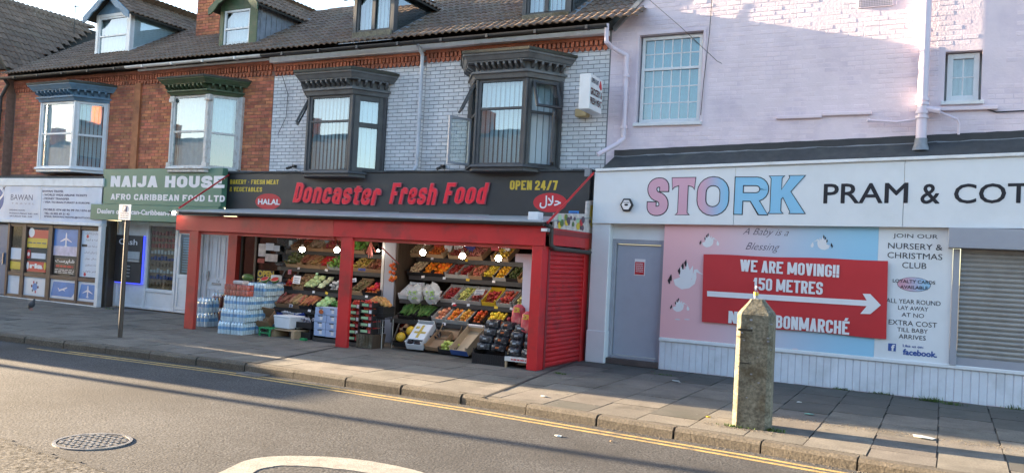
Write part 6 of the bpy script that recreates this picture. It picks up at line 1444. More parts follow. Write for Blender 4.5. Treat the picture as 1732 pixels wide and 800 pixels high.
RW = [
 # label, px centre, row, kind, r, colour, w, tray
 ('crate of pale beige mushrooms, leftmost on the top shelf of the right stand',700,1,'round',.02,(.45,.36,.22),.30,'wood'),
 ('crate of small orange carrots on the top shelf between the two left bulbs',735,1,'round',.022,(.55,.16,.03),.38,'wood'),
 ('crate of dark red grapes hidden behind the middle bulb on the top shelf',772,1,'round',.018,(.25,.05,.04),.34,'wood'),
 ('crate of pinkish fruit in a paper wrap on the top shelf right of middle bulb',803,1,'round',.02,(.40,.15,.12),.34,'card'),
 ('crate of yellow fruit beneath the rightmost bulb on the top shelf',846,1,'round',.024,(.60,.42,.06),.36,'wood'),
 ('crate heaped with cream mushrooms, leftmost on the second shelf of the right stand',700,2,'round',.026,(.55,.45,.30),.32,'black_plastic'),
 ('crate of bright orange satsumas beside the mushrooms on the second shelf',722,2,'round',.026,(.75,.24,.02),.26,'black_plastic'),
 ('crate heaped high with large oranges left of the red grapes',741,2,'round',.040,(.80,.22,.015),.30,'black_plastic'),
 ('white-edged crate of dark red grapes on the second shelf',763,2,'round',.022,(.26,.03,.025),.26,'crate_pale'),
 ('white-edged crate of pink-red peaches next to the dark grapes',783,2,'round',.028,(.50,.13,.09),.26,'crate_pale'),
 ('crate with a round wreath of pinkish fruit on the second shelf',804,2,'round',.030,(.50,.17,.10),.28,'card'),
 ('crate of small yellow mangoes on the second shelf below the rightmost bulb',825,2,'round',.026,(.62,.48,.04),.28,'black_plastic'),
 ('pale mesh-lined box of yellow-orange fruit on the second shelf',845,2,'round',.030,(.75,.42,.03),.26,'crate_pale'),
 ('crate of dark green avocados near the white panel on the second shelf',866,2,'round',.030,(.06,.09,.025),.26,'black_plastic'),
 ('crate of mottled yellow-green fruit half behind the white panel on the second shelf',885,2,'round',.028,(.35,.30,.06),.20,'card'),
 ('crate of deep red cherries beside the open plastic bags on the third shelf',756,3,'round',.022,(.30,.02,.02),.28,'crate_pale'),
 ('crate of green and yellow pears on the third shelf',780,3,'round',.030,(.42,.44,.12),.28,'crate_pale'),
 ('crate of pink plums below a grey card on the third shelf',803,3,'round',.028,(.38,.10,.08),.26,'crate_pale'),
 ('bright yellow-fronted crate of red apples on the third shelf',827,3,'round',.032,(.38,.05,.03),.28,'yellow_card'),
 ('white and green crate of red apples on the third shelf beside the tall red bags',853,3,'round',.034,(.48,.08,.05),.30,'crate_pale'),
 ('crate of pale yellow apples at the right end of the third shelf',878,3,'round',.034,(.62,.55,.18),.22,'crate_pale'),
 ('low tray of pink-orange nectarines beside the cucumbers',741,4,'round',.036,(.65,.25,.14),.26,'crate_pale'),
 ('blue and white crate of orange clementines on the lowest shelf',762,4,'round',.036,(.75,.22,.03),.24,'crate_pale'),
 ('white crate of yellow-orange peaches on the lowest shelf',782,4,'round',.036,(.72,.33,.05),.24,'crate_pale'),
 ('grey crate of red-orange tomatoes beside the lemons',805,4,'round',.036,(.65,.10,.02),.26,'black_plastic'),
 ('wide black crate heaped with bright yellow lemons on the lowest shelf',833,4,'round',.036,(.80,.58,.04),.36,'black_plastic'),
 ('black crate of dark red pomegranates behind the charcoal bags',862,4,'round',.042,(.35,.03,.05),.28,'black_plastic'),
]
for lab, px, row, kind, r, col, w_, tray in RW:
    crate(lab, X_(px,row), row, kind, r, col, w_, tray=tray, group=G_, tilt=.52+random.uniform(-.04,.04))
for lab, px, w_ in (('heap of long dark green cucumbers in a crate at the left of the lowest shelf',686,.34),('crate of green beans and spring onions next to the cucumbers',714,.32)):
    crate(lab, X_(px,4), 4, 'long', .013, (.10,.20,.05), w_, tray='black_plastic', group=G_, hue=.03)
crate('empty white plastic crate tilted at the left end of the third shelf', X_(686,3), 3, None, 0, (0,0,0), .32, tray='white_plastic', group=G_)
LW = [
 ('brown crate of dates at the left of the top shelf of the left stand',505,1,'round',.02,(.15,.08,.04),.40,'card'),
 ('net-covered crate of pale roots on the top shelf between the two left bulbs',533,1,'long',.018,(.35,.28,.2),.40,'card'),
 ('crate of dull red onions on the top shelf beside the middle post',557,1,'round',.026,(.30,.06,.05),.36,'card'),
 ('netted crate of green chillies leftmost on the second shelf of the left stand',494,2,'leafy',.02,(.12,.16,.06),.36,'wood'),
 ('brown crate of reddish yams on the second shelf under the leftmost bulb',513,2,'long',.024,(.28,.13,.08),.34,'card'),
 ('brown box of yellowish ginger on the second shelf',530,2,'flat',.028,(.36,.24,.10),.30,'card'),
 ('crate of bright red chillies on the second shelf',546,2,'long',.012,(.55,.03,.03),.30,'card'),
 ('crate of leafy green herbs on the second shelf by the middle post',565,2,'leafy',.02,(.14,.30,.05),.34,'crate_pale'),
 ('crate of red and green vine peppers at the left end of the third shelf',484,3,'round',.034,(.58,.05,.03),.32,'black_plastic'),
 ('brown cardboard box of potatoes next to the vine peppers',503,3,'round',.030,(.32,.20,.10),.28,'card'),
 ('black crate of pale green cabbages on the third shelf of the left stand',522,3,'cabbage',.075,(.45,.58,.28),.36,'black_plastic'),
 ('black crate of green cauliflowers wrapped in leaves beside the cabbages',541,3,'cabbage',.07,(.50,.56,.36),.26,'black_plastic'),
 ('crate of pale plastic wrapped packs beside the middle post',562,3,'flat',.04,(.50,.53,.55),.32,'black_plastic'),
 ('cardboard box of muddy sweet potatoes at the left of the lowest shelf',477,4,'long',.026,(.30,.12,.09),.38,'card'),
 ('cardboard box of tan yams on the lowest shelf of the left stand',495,4,'long',.032,(.42,.28,.14),.30,'card'),
 ('black crate of orange-brown carrots on the lowest shelf of the left stand',515,4,'long',.018,(.50,.20,.10),.36,'black_plastic'),
 ('black crate of light green lettuces above the pale blue boxes',541,4,'cabbage',.065,(.40,.58,.26),.34,'black_plastic'),
 ('crate of bright green peppers above the right column of pale blue boxes',565,4,'round',.038,(.10,.22,.05),.30,'black_plastic'),
 ('crate of green bunches on the top shelf right of the middle post',603,1,'leafy',.02,(.15,.34,.06),.40,'card'),
 ('crate of yellow-green fruit right of the middle post on the second shelf',606,2,'round',.026,(.35,.26,.06),.36,'card'),
 ('crate of brown and red roots near the pale pillar on the second shelf',632,2,'round',.026,(.24,.09,.05),.40,'card'),
 ('crate of ripe red tomatoes on the third shelf right of the middle post',626,3,'round',.034,(.60,.05,.02),.38,'black_plastic'),
 ('crate of mixed brown vegetables on the third shelf touching the middle post',602,3,'round',.03,(.22,.18,.08),.28,'card'),
]
for lab, px, row, kind, r, col, w_, tray in LW:
    crate(lab, X_(px,row), row, kind, r, col, w_, tray=tray, group=G_, tilt=.50+random.uniform(-.05,.05), hue=.03)
# rhubarb bunch hanging, tomatoes string on the pillar
t = thing('rhubarb_bunch', 'hanging bunch of pink rhubarb stalks right of the middle post', 'rhubarb', at(627,410,12.9)); c_ = at(627,412,12.9)
b = MB()
for i in range(14): a = random.gauss(0,.5); b.tube(c_+Vector((0,0,.03)), c_+Vector((.16*math.sin(a)+random.uniform(-.02,.02), random.uniform(-.04,.04), -.22*math.cos(a)-random.uniform(0,.06))), .008, 5)
b.out('stalks', prod('rhubarb',(.50,.10,.08)), t, smooth=True)
t = thing('tomato_string', 'string of orange tomatoes hanging on the pale pillar', 'tomatoes', at(664,470,12.9)); b = MB()
for dx, dy in ((-3,-16),(2,-18),(0,-12),(-4,-5),(2,-3),(-2,4),(3,6),(-4,8),(4,-10),(5,4),(0,9)): c_ = at(664+dx, 465+dy, 12.90+random.uniform(-.02,.01)); b.ball(c_, .034, 8, 6)
b.out('tomatoes', prod('orange tomatoes',(.70,.16,.03)), t, smooth=True, kind='stuff'); MB().tube(at(664,440,12.93), at(662,478,12.93), .004, 5).out('string', MT['cable'], t)
b = MB(); b.tube(at(645,418,12.6), at(675,447,12.88), .013, 6); tag(b.out('red_pole', MT['red_dark'], loc=at(645,418,12.6)), 'dark red slanting pole in front of the pale pillar', 'pole')
# hanging packets above the right stand
random.seed(9)
hang = [('white and blue crisp packet',(.6,.66,.7)),('red snack packet',(.5,.05,.05)),('dark blue packet',(.05,.08,.3)),('silver packet',(.5,.52,.52))]
for k, (px, wd) in enumerate(((739,12),(757,14),(775,16),(794,18),(838,16),(857,12))):
    nm, col = hang[(k*3+1) % 4]; c_ = at(px, 420+random.uniform(-2,3), 13.55); b = MB(); b.prism([(c_.x-wd*.006,13.55,c_.z-.07),(c_.x+wd*.006,13.53,c_.z-.07),(c_.x+wd*.0065,13.55,c_.z+.07),(c_.x-wd*.006,13.55,c_.z+.07)], (0,.05,0))
    tag(b.out('packet', prod('packet'+nm, col, rough=.3), loc=c_, bev=.01), nm+' above the top shelf, '+('left of the second right-hand bulb','directly left of the middle right-hand bulb','just behind the middle right-hand bulb','right of the middle right-hand bulb','left of the rightmost bulb','right of the rightmost bulb')[k], 'packet')
for k, (px, wd) in enumerate(((492,8),(523,22),(548,20))):
    nm, col = (('pale blue packet',(.35,.5,.58)),('dull red packet row',(.35,.06,.05)),('grey-blue packet',(.25,.35,.42)))[k]; c_ = at(px, 412, 13.55); b = MB(); b.box(c_.x-wd*.006,c_.x+wd*.006,13.53,13.58,c_.z-.06,c_.z+.07)
    tag(b.out('packet', prod('packetl%d'%k, col, rough=.3), loc=c_, bev=.01), nm+' above the left stand, '+('left of the leftmost bulb','right of the leftmost bulb','beside the bulb near the middle post')[k], 'packet')
# price cards
def card(px, py, Y, wd, hg, mat, lab, tilt=.15):
    c_ = at(px, py, Y); b = MB(); b.box(-wd/2,wd/2,-.002,.002,-hg/2,hg/2); o = b.out('price_card', MT[mat]); put(o, c_, (-tilt, random.gauss(0,.08), random.gauss(0,.1))); tag(o, lab, 'price card')
    if wd > .08:
        for k in range(3): print_bars((-wd*.35,wd*.35,hg*(.16-.26*k)-.01,hg*(.16-.26*k)+.012), -.002, MT['navy'], o)
card(502,473,12.75,.19,.16,'white_print','white printed card standing behind the red peppers')
card(490,460,12.95,.09,.09,'bag_red','round pinkish price tag at the left end of the second shelf'); card(536,463,12.9,.06,.04,'cap_green','tiny green tag hanging below the second shelf of the left stand')
card(492,517,12.55,.09,.06,'white_print','white price ticket on the sweet potato box'); card(512,562,12.3,.07,.06,'white_print','white ticket on the black crate behind the foam box')
card(612,456,12.8,.16,.05,'blue_plain','dark blue sign on the shelf right of the middle post',0); card(598,474,12.75,.13,.07,'paper','torn white ticket under the blue shelf sign')
card(811,494,12.8,.20,.12,'screen','grey card leaning over the plums on the third shelf',.6); card(769,516,12.72,.07,.03,'oval_red','small red ticket on the third shelf edge below the pears',0)
rr_ = random.Random(12)
for i, (px, row, wd) in enumerate(((716,2,.07),(752,2,.06),(792,2,.07),(836,2,.06),(768,3,.08),(793,3,.06),(840,3,.07),(866,3,.06),(752,4,.07),(795,4,.06),(838,4,.08),(505,2,.06),(552,2,.07),(530,3,.06),(552,3,.07),(523,4,.07),(620,3,.06),(732,1,.06),(790,1,.06))):
    y, z = ROWS[row]; x = X_(px, row); b = MB(); b.box(-wd/2,wd/2,-.002,.001,-.02,.025); o = b.out('price_card', MT[('white_print','paper','yellow_card','white_print')[i % 4]]); put(o, (x,y-.016,z+.005), (-.2,rr_.gauss(0,.12),rr_.gauss(0,.1)))
    tag(o, '%s price ticket on the %s shelf edge, %s' % (('white','pale blue','yellow','small white')[i % 4], ('top','second','third','lowest')[row-1], ('below the left of the oranges','between large oranges and grapes','under the peach crate','under the yellow mangoes','below the cherries','below the pears','below the red apples','at the white and green apple crate','between nectarines and clementines','left of the tomatoes','under the lemons','under the yams of the left stand','under the red chillies','under the cabbages','under the cauliflowers','under the carrots','below the tomatoes by the pillar','below the small carrots','below the wrapped pinkish fruit')[i]), 'price card')
# ---- floor row, right side
def place_box(name, label, w_, d_, h_, mat, loc, rot, fruit=None, cat='box'):
    t = thing(name, label, cat, (0,0,0)); tray_mesh(w_, d_, h_, MT[mat], t=.008).out('tray', MT[mat], t)
    if fruit: b = fruit_mesh(fruit[0], w_, d_, h_, fruit[1], 77+len(WO)); b.out('fruit', prod(fruit[3], fruit[2]), t, smooth=True, kind='stuff')
    return put(t, loc, rot)
g = lambda px, py, z=0: gnd(px, py, z)
p = at(703,586,12.18); t = place_box('fruit_box', 'white cardboard box with gold print tilted on the ground by the yellow melons', .32,.60,.14,'white_plastic', (p.x,12.16,.04), (.62,0,.12))
MB().box(-.155,.155,.10,.52,.135,.15).out('lid', MT['poly'], t, bev=.004); b = MB(); b.box(-.10,.12,.26,.31,.1505,.153).box(-.02,.03,.14,.48,.1535,.155).box(-.12,-.05,.38,.44,.1505,.153); b.out('gold_print', MT['gold_print'], t)
b = MB(); b.box(-.13,-.04,.03,.09,.10,.125).box(.0,.11,.02,.08,.10,.12); b.out('black_print', MT['black_print'], t)
p = at(733,592,12.2); place_box('fruit_box', 'empty brown cardboard tray leaning behind the green apples', .34,.42,.10,'card', (p.x,p.y,.05), (.6,0,-.1))
p = at(742,590,12.2); place_box('fruit_box', 'red-brown empty crate leaning against the stand behind the white box', .40,.36,.10,'card', (p.x-.0,12.50,.20), (.85,0,.05))
p = at(755,597,12.15); place_box('fruit_box', 'black tray of green-yellow apples on the ground', .34,.36,.09,'black_plastic', (p.x,p.y+.02,.03), (.40,0,.05), ('round',.036,(.55,.60,.14),'green apples'))
p = at(779,600,12.12); t = place_box('fruit_box', 'long empty cardboard box with blue front leaning on the ground', .36,.62,.14,'card_light', (p.x,p.y-.02,.04), (.62,0,-.12))
MB().box(-.182,.182,-.004,-.0005,.0,.10).out('blue_front', MT['fb_blue'], t); MB().box(-.183,.183,.60,.63,.12,.165).out('white_flap', MT['white_print'], t)
p = g(762,560,.3); place_box('fruit_box', 'grey-blue plastic wrapped tray behind the apple tray', .34,.30,.09,'bag_black', (p.x+.1,12.45,.22), (.7,0,.1))
p = g(800,575); place_box('fruit_box', 'small brown box tipped beside the charcoal bags', .26,.30,.12,'card', (p.x-.05,12.5,.22), (.6,0,-.3))
t = thing('melon_tray', 'black tray of two round yellow melons on the ground', 'tray', (0,0,0)); tray_mesh(.34,.42,.10,MT['black_plastic']).out('tray', MT['black_plastic'], t)
for x_, y_ in ((-.05,.10),(.05,.30)): MB().ball((x_,y_,.14),.085,14,10,1,1.15,.95).out('melon', prod('yellow melon',(.75,.52,.03)), t, smooth=True)
put(t, (at(683,572,12.25).x,12.22,.05), (.55,0,.1))
# charcoal and onion bags on two crates
t = thing('crate', 'black ribbed plastic crate under the left stacks of dark net bags', 'crate', (0,0,0)); b = tray_mesh(.62,.42,.20,MT['black_plastic'])
for i in range(16): b.box(-.30+i*.04,-.285+i*.04,-.008,-.001,.02,.17)
b.out('tray', MT['black_plastic'], t); A = g(801,614); B = g(852,620); c_ = (A+B)/2; ax = math.atan2(B.y-A.y, B.x-A.x); put(t, (c_.x,c_.y,0), (0,0,ax*.5))
BAGX0 = c_.x; BAGY = c_.y
t = thing('crate', 'white wooden legged fruit crate under the right stack of net bags', 'crate', (0,0,0)); b = MB(); b.box(-.25,.25,0,.38,.10,.17)
b.out('tray', MT['old_white'], t, bev=.004); b = MB()
for x_ in (-.24,.21):
    for y_ in (.005,.35): b.box(x_,x_+.03,y_,y_+.03,0,.10)
b.out('leg', MT['wood'], t); print_bars((-.13,.13,.12,.15), -.001, MT['oval_red'], t)
c2 = (g(852,620)+g(901,627))/2; put(t, (c2.x,c2.y,0), (0,0,0)); 
def bag(w_, d_, h_, mat, band=None, seed=0, lumps=True):
    rnd = random.Random(seed); b = MB(); n, m_ = 14, 9; vs = []
    for j in range(m_):
        v_ = -1+2*j/(m_-1); k = (1-abs(v_)**7)**.5 if abs(v_) < 1 else .35; k = max(k,.38)
        for i in range(n):
            a = 2*math.pi*i/n; cx_ = math.copysign(abs(math.cos(a))**.6, math.cos(a)); cz_ = math.copysign(abs(math.sin(a))**.6, math.sin(a)); q = 1+rnd.uniform(-.08,.08)
            vs.append((v_*w_/2, d_/2+cx_*d_/2*k*q, h_/2+cz_*h_/2*k*q))
    b.add(vs, [(j*n+i, j*n+(i+1) % n, (j+1)*n+(i+1) % n, (j+1)*n+i) for j in range(m_-1) for i in range(n)]+[tuple(range(n)), tuple(range((m_-1)*n, m_*n))])
    return b
bag_tmpl = []
for s_ in range(3):
    t = thing('net_bag', 'x', 'bag', (0,0,0)); bag(.280,.30,.142,None,seed=s_).out('sack', MT['bag_black'], t, smooth=True)
    e = MB(); e.ball((.134,.15,.07),.048,8,6,.35,2.1,1.0); e.out('net_end', MT['bag_orange'], t, smooth=True)
    lb = MB(); lb.quad((-.03,-.014,.065),(.03,-.015,.07),(.028,-.012,.095),(-.03,-.011,.092)); lb.out('bag_label', MT['bag_orange' if s_ == 1 else 'screen'], t)
    bag_tmpl.append(t)
first = [True]*3; rows_ = ['bottom','second','third','fourth']; cols_ = ['first','second','third','fourth']
for k in range(4):
    for j in range(4):
        s_ = (k*3+j) % 3; o = bag_tmpl[s_] if first[s_] else copy_tree(bag_tmpl[s_]); first[s_] = False
        base = (.205 if j < 2 else .175); x = BAGX0-.155+(j*.262)+(.05 if j > 1 else 0)-k*.0+random.uniform(-.012,.012); z = base+k*.118
        if j < 2: x = BAGX0-.14+j*.262+random.uniform(-.01,.01)+.02*k
        else: x = c2.x-.135+(j-2)*.262+random.uniform(-.01,.01)
        put(o, (x, BAGY+.03+.05*k+random.uniform(-.015,.015), z), (random.gauss(0,.05), random.gauss(0,.05), random.gauss(0,.06)))
        o['label'] = 'dark net sack with orange end, %s layer of the stack, %s from left' % (rows_[k], cols_[j]); o['group'] = 'stacked dark net sacks by the right red post'
t = thing('tall_bag', 'x', 'bag', (0,0,0)); bt = bag(.36,.16,.22,None,seed=7); bt.xf(Matrix.Rotation(-math.pi/2,4,'Y')); bt.out('sack', MT['bag_red'], t, smooth=True)
lb = MB(); lb.box(-.18,-.05,-.008,-.002,.04,.10).xf(Matrix.Identity(4)); 
o = text_on('ZR', (-.175,-.055,.05,.13), -.004, MT['yellow'], t, off=.05)
t2 = copy_tree(t)
p1, p2 = at(876,553,BAGY+.35), at(893,565,BAGY+.25)
put(t, (p1.x+.10,BAGY+.30,p1.z+.18), (-.05,.06,0)); put(t2, (p2.x+.10,BAGY+.18,p2.z+.18), (-.05,.02,0))
t['label'] = 'tall upright red sack of rice behind the dark net sacks, the left and higher one'; t2['label'] = 'tall upright red sack of rice nearest the right red post, the lower one'; t['group'] = t2['group'] = 'tall red sacks'
# plastic bags on third shelf
def blob(name, label, c_, r, sx, sy, sz, mat, cat, inner=None):
    rnd = random.Random(int(r*1000+c_.x*100)); b = MB(); b.ball(c_, r, 16, 11, sx, sy, sz); b.v = [(x+(.10*math.sin(z*60+y*20)+.06*math.sin(x*90))*r+rnd.gauss(0,.06*r), y+.12*r*math.sin(x*50+z*30)+rnd.gauss(0,.06*r), z+(.22*math.sin((x-c_.x)*38)+.08*math.sin(x*120))*r*(1 if z > c_.z else .3)+rnd.gauss(0,.05*r)) for x,y,z in b.v]
    t = thing(name, label, cat, c_); b.out('film', MT[mat], t, smooth=True)
    if inner: q = MB(); rr = random.Random(3); [q.ball(c_+Vector((rr.uniform(-.6,.6)*r*sx, rr.uniform(-.9,-.3)*r*sy-.02, rr.uniform(-.5,.3)*r*sz)), r*.13, 6, 4) for _ in range(26)]; q.out('contents', prod('inner'+name+label[:6], inner), t, smooth=True, kind='stuff')
    return t
blob('plastic_bag', 'clear plastic bag of green chillies spilling over the third shelf', at(702,497,12.72), .15, 1.15,.7,1.15, 'carrier','bag',(.22,.38,.08))
blob('plastic_bag', 'clear knotted plastic bag of dark fruit beside the chilli bag', at(731,497,12.72), .15, 1.2,.7,1.25, 'carrier','bag',(.16,.04,.03))
# ---- middle: stacks of trays, onions
def tray_stack(px, n, label0, fruit, mat='black_plastic', w_=.30, x=None, y=11.95, base=0, d_=.38, hgt=.115):
    for k in range(n):
        t = thing('tray', label0 % (['bottom','second','third','fourth','fifth','sixth','seventh'][k]), 'tray', (0,0,0), 'stacked black trays by the middle post')
        b = tray_mesh(w_, d_, .085, MT[mat]); b.out('tray', MT[mat], t)
        lb = MB(); lb.box(-w_*.30,w_*.18,-.0035,-.001,.018,.062); lb.out('tray_label', MT['cap_green' if fruit != 'boxes' else 'paper'], t); MB().box(w_*.24,w_*.42,-.0035,-.001,.01,.07).out('tray_tag', MT['bag_red' if k % 2 == 0 else 'white_print'], t)
        if fruit: fb_ = fruit_mesh('round', w_, d_, .085, .026, 50+k, 0); fb_.out('fruit', prod('stack tomatoes',(.60,.06,.03)), t, smooth=True, kind='stuff')
        put(t, (x+random.uniform(-.006,.006), y, base+k*hgt), (0,0,random.gauss(0,.02)))
xm1, xm2 = at(597,540,11.95).x, at(618,540,12.0).x
tray_stack(597, 6, 'black tray of punnet tomatoes by the middle post, %s from the ground', True, x=xm1, base=.10); 
t = thing('crate', 'dark crate under the tomato trays beside the middle post', 'crate', (0,0,0)); tray_mesh(.30,.38,.09,MT['shelf']).out('tray', MT['shelf'], t); put(t, (xm1,11.95,.0))
tray_stack(618, 5, 'black labelled tray in the shorter stack left of the onions, %s from its crate', True, x=xm2+.11, y=11.85, base=.26)
t = thing('crate', 'grey wooden tub under the shorter stack of labelled trays', 'crate', (0,0,0)); b = MB(); b.hexa([(-.17,0,0),(.17,0,0),(.17,.36,0),(-.17,.36,0),(-.19,-.01,.25),(.19,-.01,.25),(.19,.37,.25),(-.19,.37,.25)]); b.out('tub', MT['wood_dark'], t, bev=.006)
for k in range(5): MB().box(-.165+k*.068,-.105+k*.068,-.022,-.012,.01,.24).out('stave', MT['concrete'], t)
put(t, (xm2+.11,11.86,0))
p = at(643,520,12.2); t = thing('onion_basket', 'black wire basket heaped with golden brown onions', 'basket', (0,0,0)); b = MB(); w_, d_, h_ = .46,.36,.22
for i in range(13):
    x = -w_/2+w_*i/12; b.tube((x,0,h_),(x*.85,.03,0),.004,4); b.tube((x,d_,h_),(x*.85,d_-.03,0),.004,4)
for z in (0,.11,h_): b.path([(-w_/2+.03*(1-z/h_),0,z),(w_/2-.03*(1-z/h_),0,z),(w_/2,d_,z),(-w_/2,d_,z)],.006,5)
b.out('wire_frame', MT['shelf'], t); MB().box(-w_/2+.01,w_/2-.01,.01,d_-.01,.03,h_-.01).out('liner', MT['black_plastic'], t)
ob = MB(); rr = random.Random(4)
for i in range(95): a = rr.uniform(0,6.28); q = rr.random()**.5; x, y = q*math.cos(a)*w_*.5, d_/2+q*math.sin(a)*d_*.5; ob.ball((x,y,h_+.015+.13*(1-q*q)+rr.uniform(-.01,.01)), .034, 8, 6, 1,1,.9)
ob.out('onions', prod('golden onions',(.52,.26,.08)), t, smooth=True, kind='stuff'); put(t, (p.x,11.98,.52))
t = thing('wire_trolley', 'silver wire legs of the trolley carrying the onion basket', 'trolley', (0,0,0)); b = MB()
for i in range(12): b.tube((-.24+i*.043,0,.52),(-.20+i*.036,.06,.24),.005,5)
for x_ in (-.22,.22):
    for y_ in (.02,.33): b.tube((x_,y_,0),(x_,y_,.52),.009,6)
b.out('wire_legs', MT['steel'], t); put(t, (p.x,11.98,0))
p = g(660,578); t = thing('net_sack', 'bulging red net sack of onions slumped on a crate right of the middle post', 'bag', (0,0,0)); b = MB(); rr = random.Random(8)
for i in range(150):
    u_, v_ = rr.uniform(-1,1), rr.uniform(-1,1)
    if u_*u_+v_*v_ > 1: continue
    b.ball((u_*.26, .14+v_*.16, .11+.10*(1-u_*u_)*rr.random()+.02), .033, 7, 5)
b.out('onions', prod('net onions',(.50,.10,.04)), t, smooth=True, kind='stuff')
bb2 = MB(); bb2.ball((0,.14,.13), .2, 16, 10, 1.4,.95,.62); bb2.v = [(x+random.gauss(0,.008), y, z+random.gauss(0,.008)) for x,y,z in bb2.v]; bb2.out('net', MT['net_red'], t, smooth=True)
MB().prism([(-.06,-.055,.10),(-.0,-.058,.10),(-.01,-.055,.17),(-.05,-.052,.16)], (0,.002,0)).out('label_tag', MT['white_print'], t); put(t, (p.x,p.y+.02,.12), (0,.05,0))
t = thing('crate', 'black crate under the red net sack of onions', 'crate', (0,0,0)); tray_mesh(.50,.34,.13,MT['black_plastic']).out('tray', MT['black_plastic'], t); put(t, (p.x,p.y,0))
# ---- left floor group
for c in range(2):
    for k in range(4):
        t = thing('carton', 'pale blue carton in the %s column by the middle post, %s from the bottom' % (('left','right')[c], ('first','second','third','fourth')[k]), 'carton', (0,0,0), 'stacked pale blue cartons')
        MB().box(-.135,.135,0,.34,0,.125).out('box', MT['blue_box'], t, bev=.004); MB().box(-.135,.135,-.001,.34,.1255,.129).out('lid', MT['blue_box'], t); MB().box(-.01,.055,-.004,-.001,.035,.10).out('carton_label', MT['white_print'], t)
        MB().box(-.05,.05,-.003,-.0005,.100,.118).out('hand_hole', MT['cast'], t)
        xx = at((543,562)[c], 545, 12.05).x; put(t, (xx+(-.015 if c == 0 and k < 2 else 0)+random.uniform(-.006,.006), 12.02+random.uniform(0,.02), .10+k*.132), (0,0,random.gauss(0,.015)))
t = thing('crate', 'black crate base under the pale blue cartons', 'crate', (0,0,0)); tray_mesh(.58,.36,.09,MT['shelf']).out('tray', MT['shelf'], t); put(t, (at(552,560,12.05).x,12.02,0))
c_ = at(543,527,12.0); disc(0,0,.055,.045,0,.002,8).out('price_star', MT['letter_red']); o = bpy.data.objects['price_star']; o.data.materials.clear(); o.data.materials.append(MT['bag_orange']); put(o, (c_.x,12.0,c_.z)); tag(o, 'orange star-shaped price label on the pale blue cartons', 'price label')
p = g(470,568); t = thing('foam_box', 'white polystyrene box with lid on a wooden pallet', 'foam box', (0,0,0)); b = MB(); b.hexa([(-.20,0,0),(.20,0,0),(.20,.34,0),(-.20,.34,0),(-.225,-.015,.20),(.225,-.015,.20),(.225,.355,.20),(-.225,.355,.20)]); b.out('body', MT['poly'], t, bev=.012, seg=2)
MB().box(-.23,.23,-.02,.36,.202,.235).out('lid', MT['poly'], t, bev=.012, seg=2); 
p = at(476,560,11.98); put(t, (p.x,11.98,.17), (0,0,-.12))
t = thing('pallet', 'pale wooden board carrying the white polystyrene box', 'pallet', (0,0,0)); b = MB()
for k in range(3): MB().box(-.32,.32,.02+k*.13,.13+k*.13,.13,.155).out('board', MT['wood'], t, bev=.003)
MB().box(-.30,-.22,.02,.38,0,.13).box(.22,.30,.02,.38,0,.13).out('block', MT['wood'], t); put(t, (p.x+.06,11.93,0), (0,0,-.08))
p = at(449,565,11.9); t = thing('green_stool', 'small green plastic crate foot left of the polystyrene box', 'crate', (0,0,0)); b = MB(); b.box(-.15,.15,0,.25,.14,.165)
for x_ in (-.14,.11): b.box(x_,x_+.03,0,.03,0,.14).box(x_,x_+.03,.22,.25,0,.14)
b.box(-.11,.11,.0,.02,.05,.075); b.out('frame', MT['green_plastic'], t, bev=.003); put(t, (p.x,11.86,0))
p = at(446,545,12.2); place_box('cardboard_box', 'brown cardboard box tipped behind the green crate', .36,.30,.22,'card', (p.x,12.15,.12), (.7,.1,.25))
t = place_box('crate', 'black crate of dark packs right of the polystyrene box', .38,.36,.16,'black_plastic', (at(515,560,12.15).x,12.1,.0), (.05,0,0)); 
t = place_box('crate', 'upper black crate of white-topped packs right of the polystyrene box', .40,.36,.14,'black_plastic', (at(515,560,12.15).x,12.12,.20), (.12,0,0), ('flat',.03,(.3,.33,.4),'white packs'))
t = place_box('crate', 'blue-edged crate behind the polystyrene box', .46,.30,.12,'blue_plain', (at(485,540,12.4).x,12.38,.28), (.15,0,0), ('flat',.03,(.4,.44,.5),'pale packs'))
p = at(498,572,11.95); b = MB(); b.box(-.06,.06,0,.08,0,.04); o = b.out('green_scrap', MT['green_plastic']); put(o, (at(512,578,11.9).x,11.88,0)); tag(o, 'bright green plastic scrap under the black crates', 'scrap')
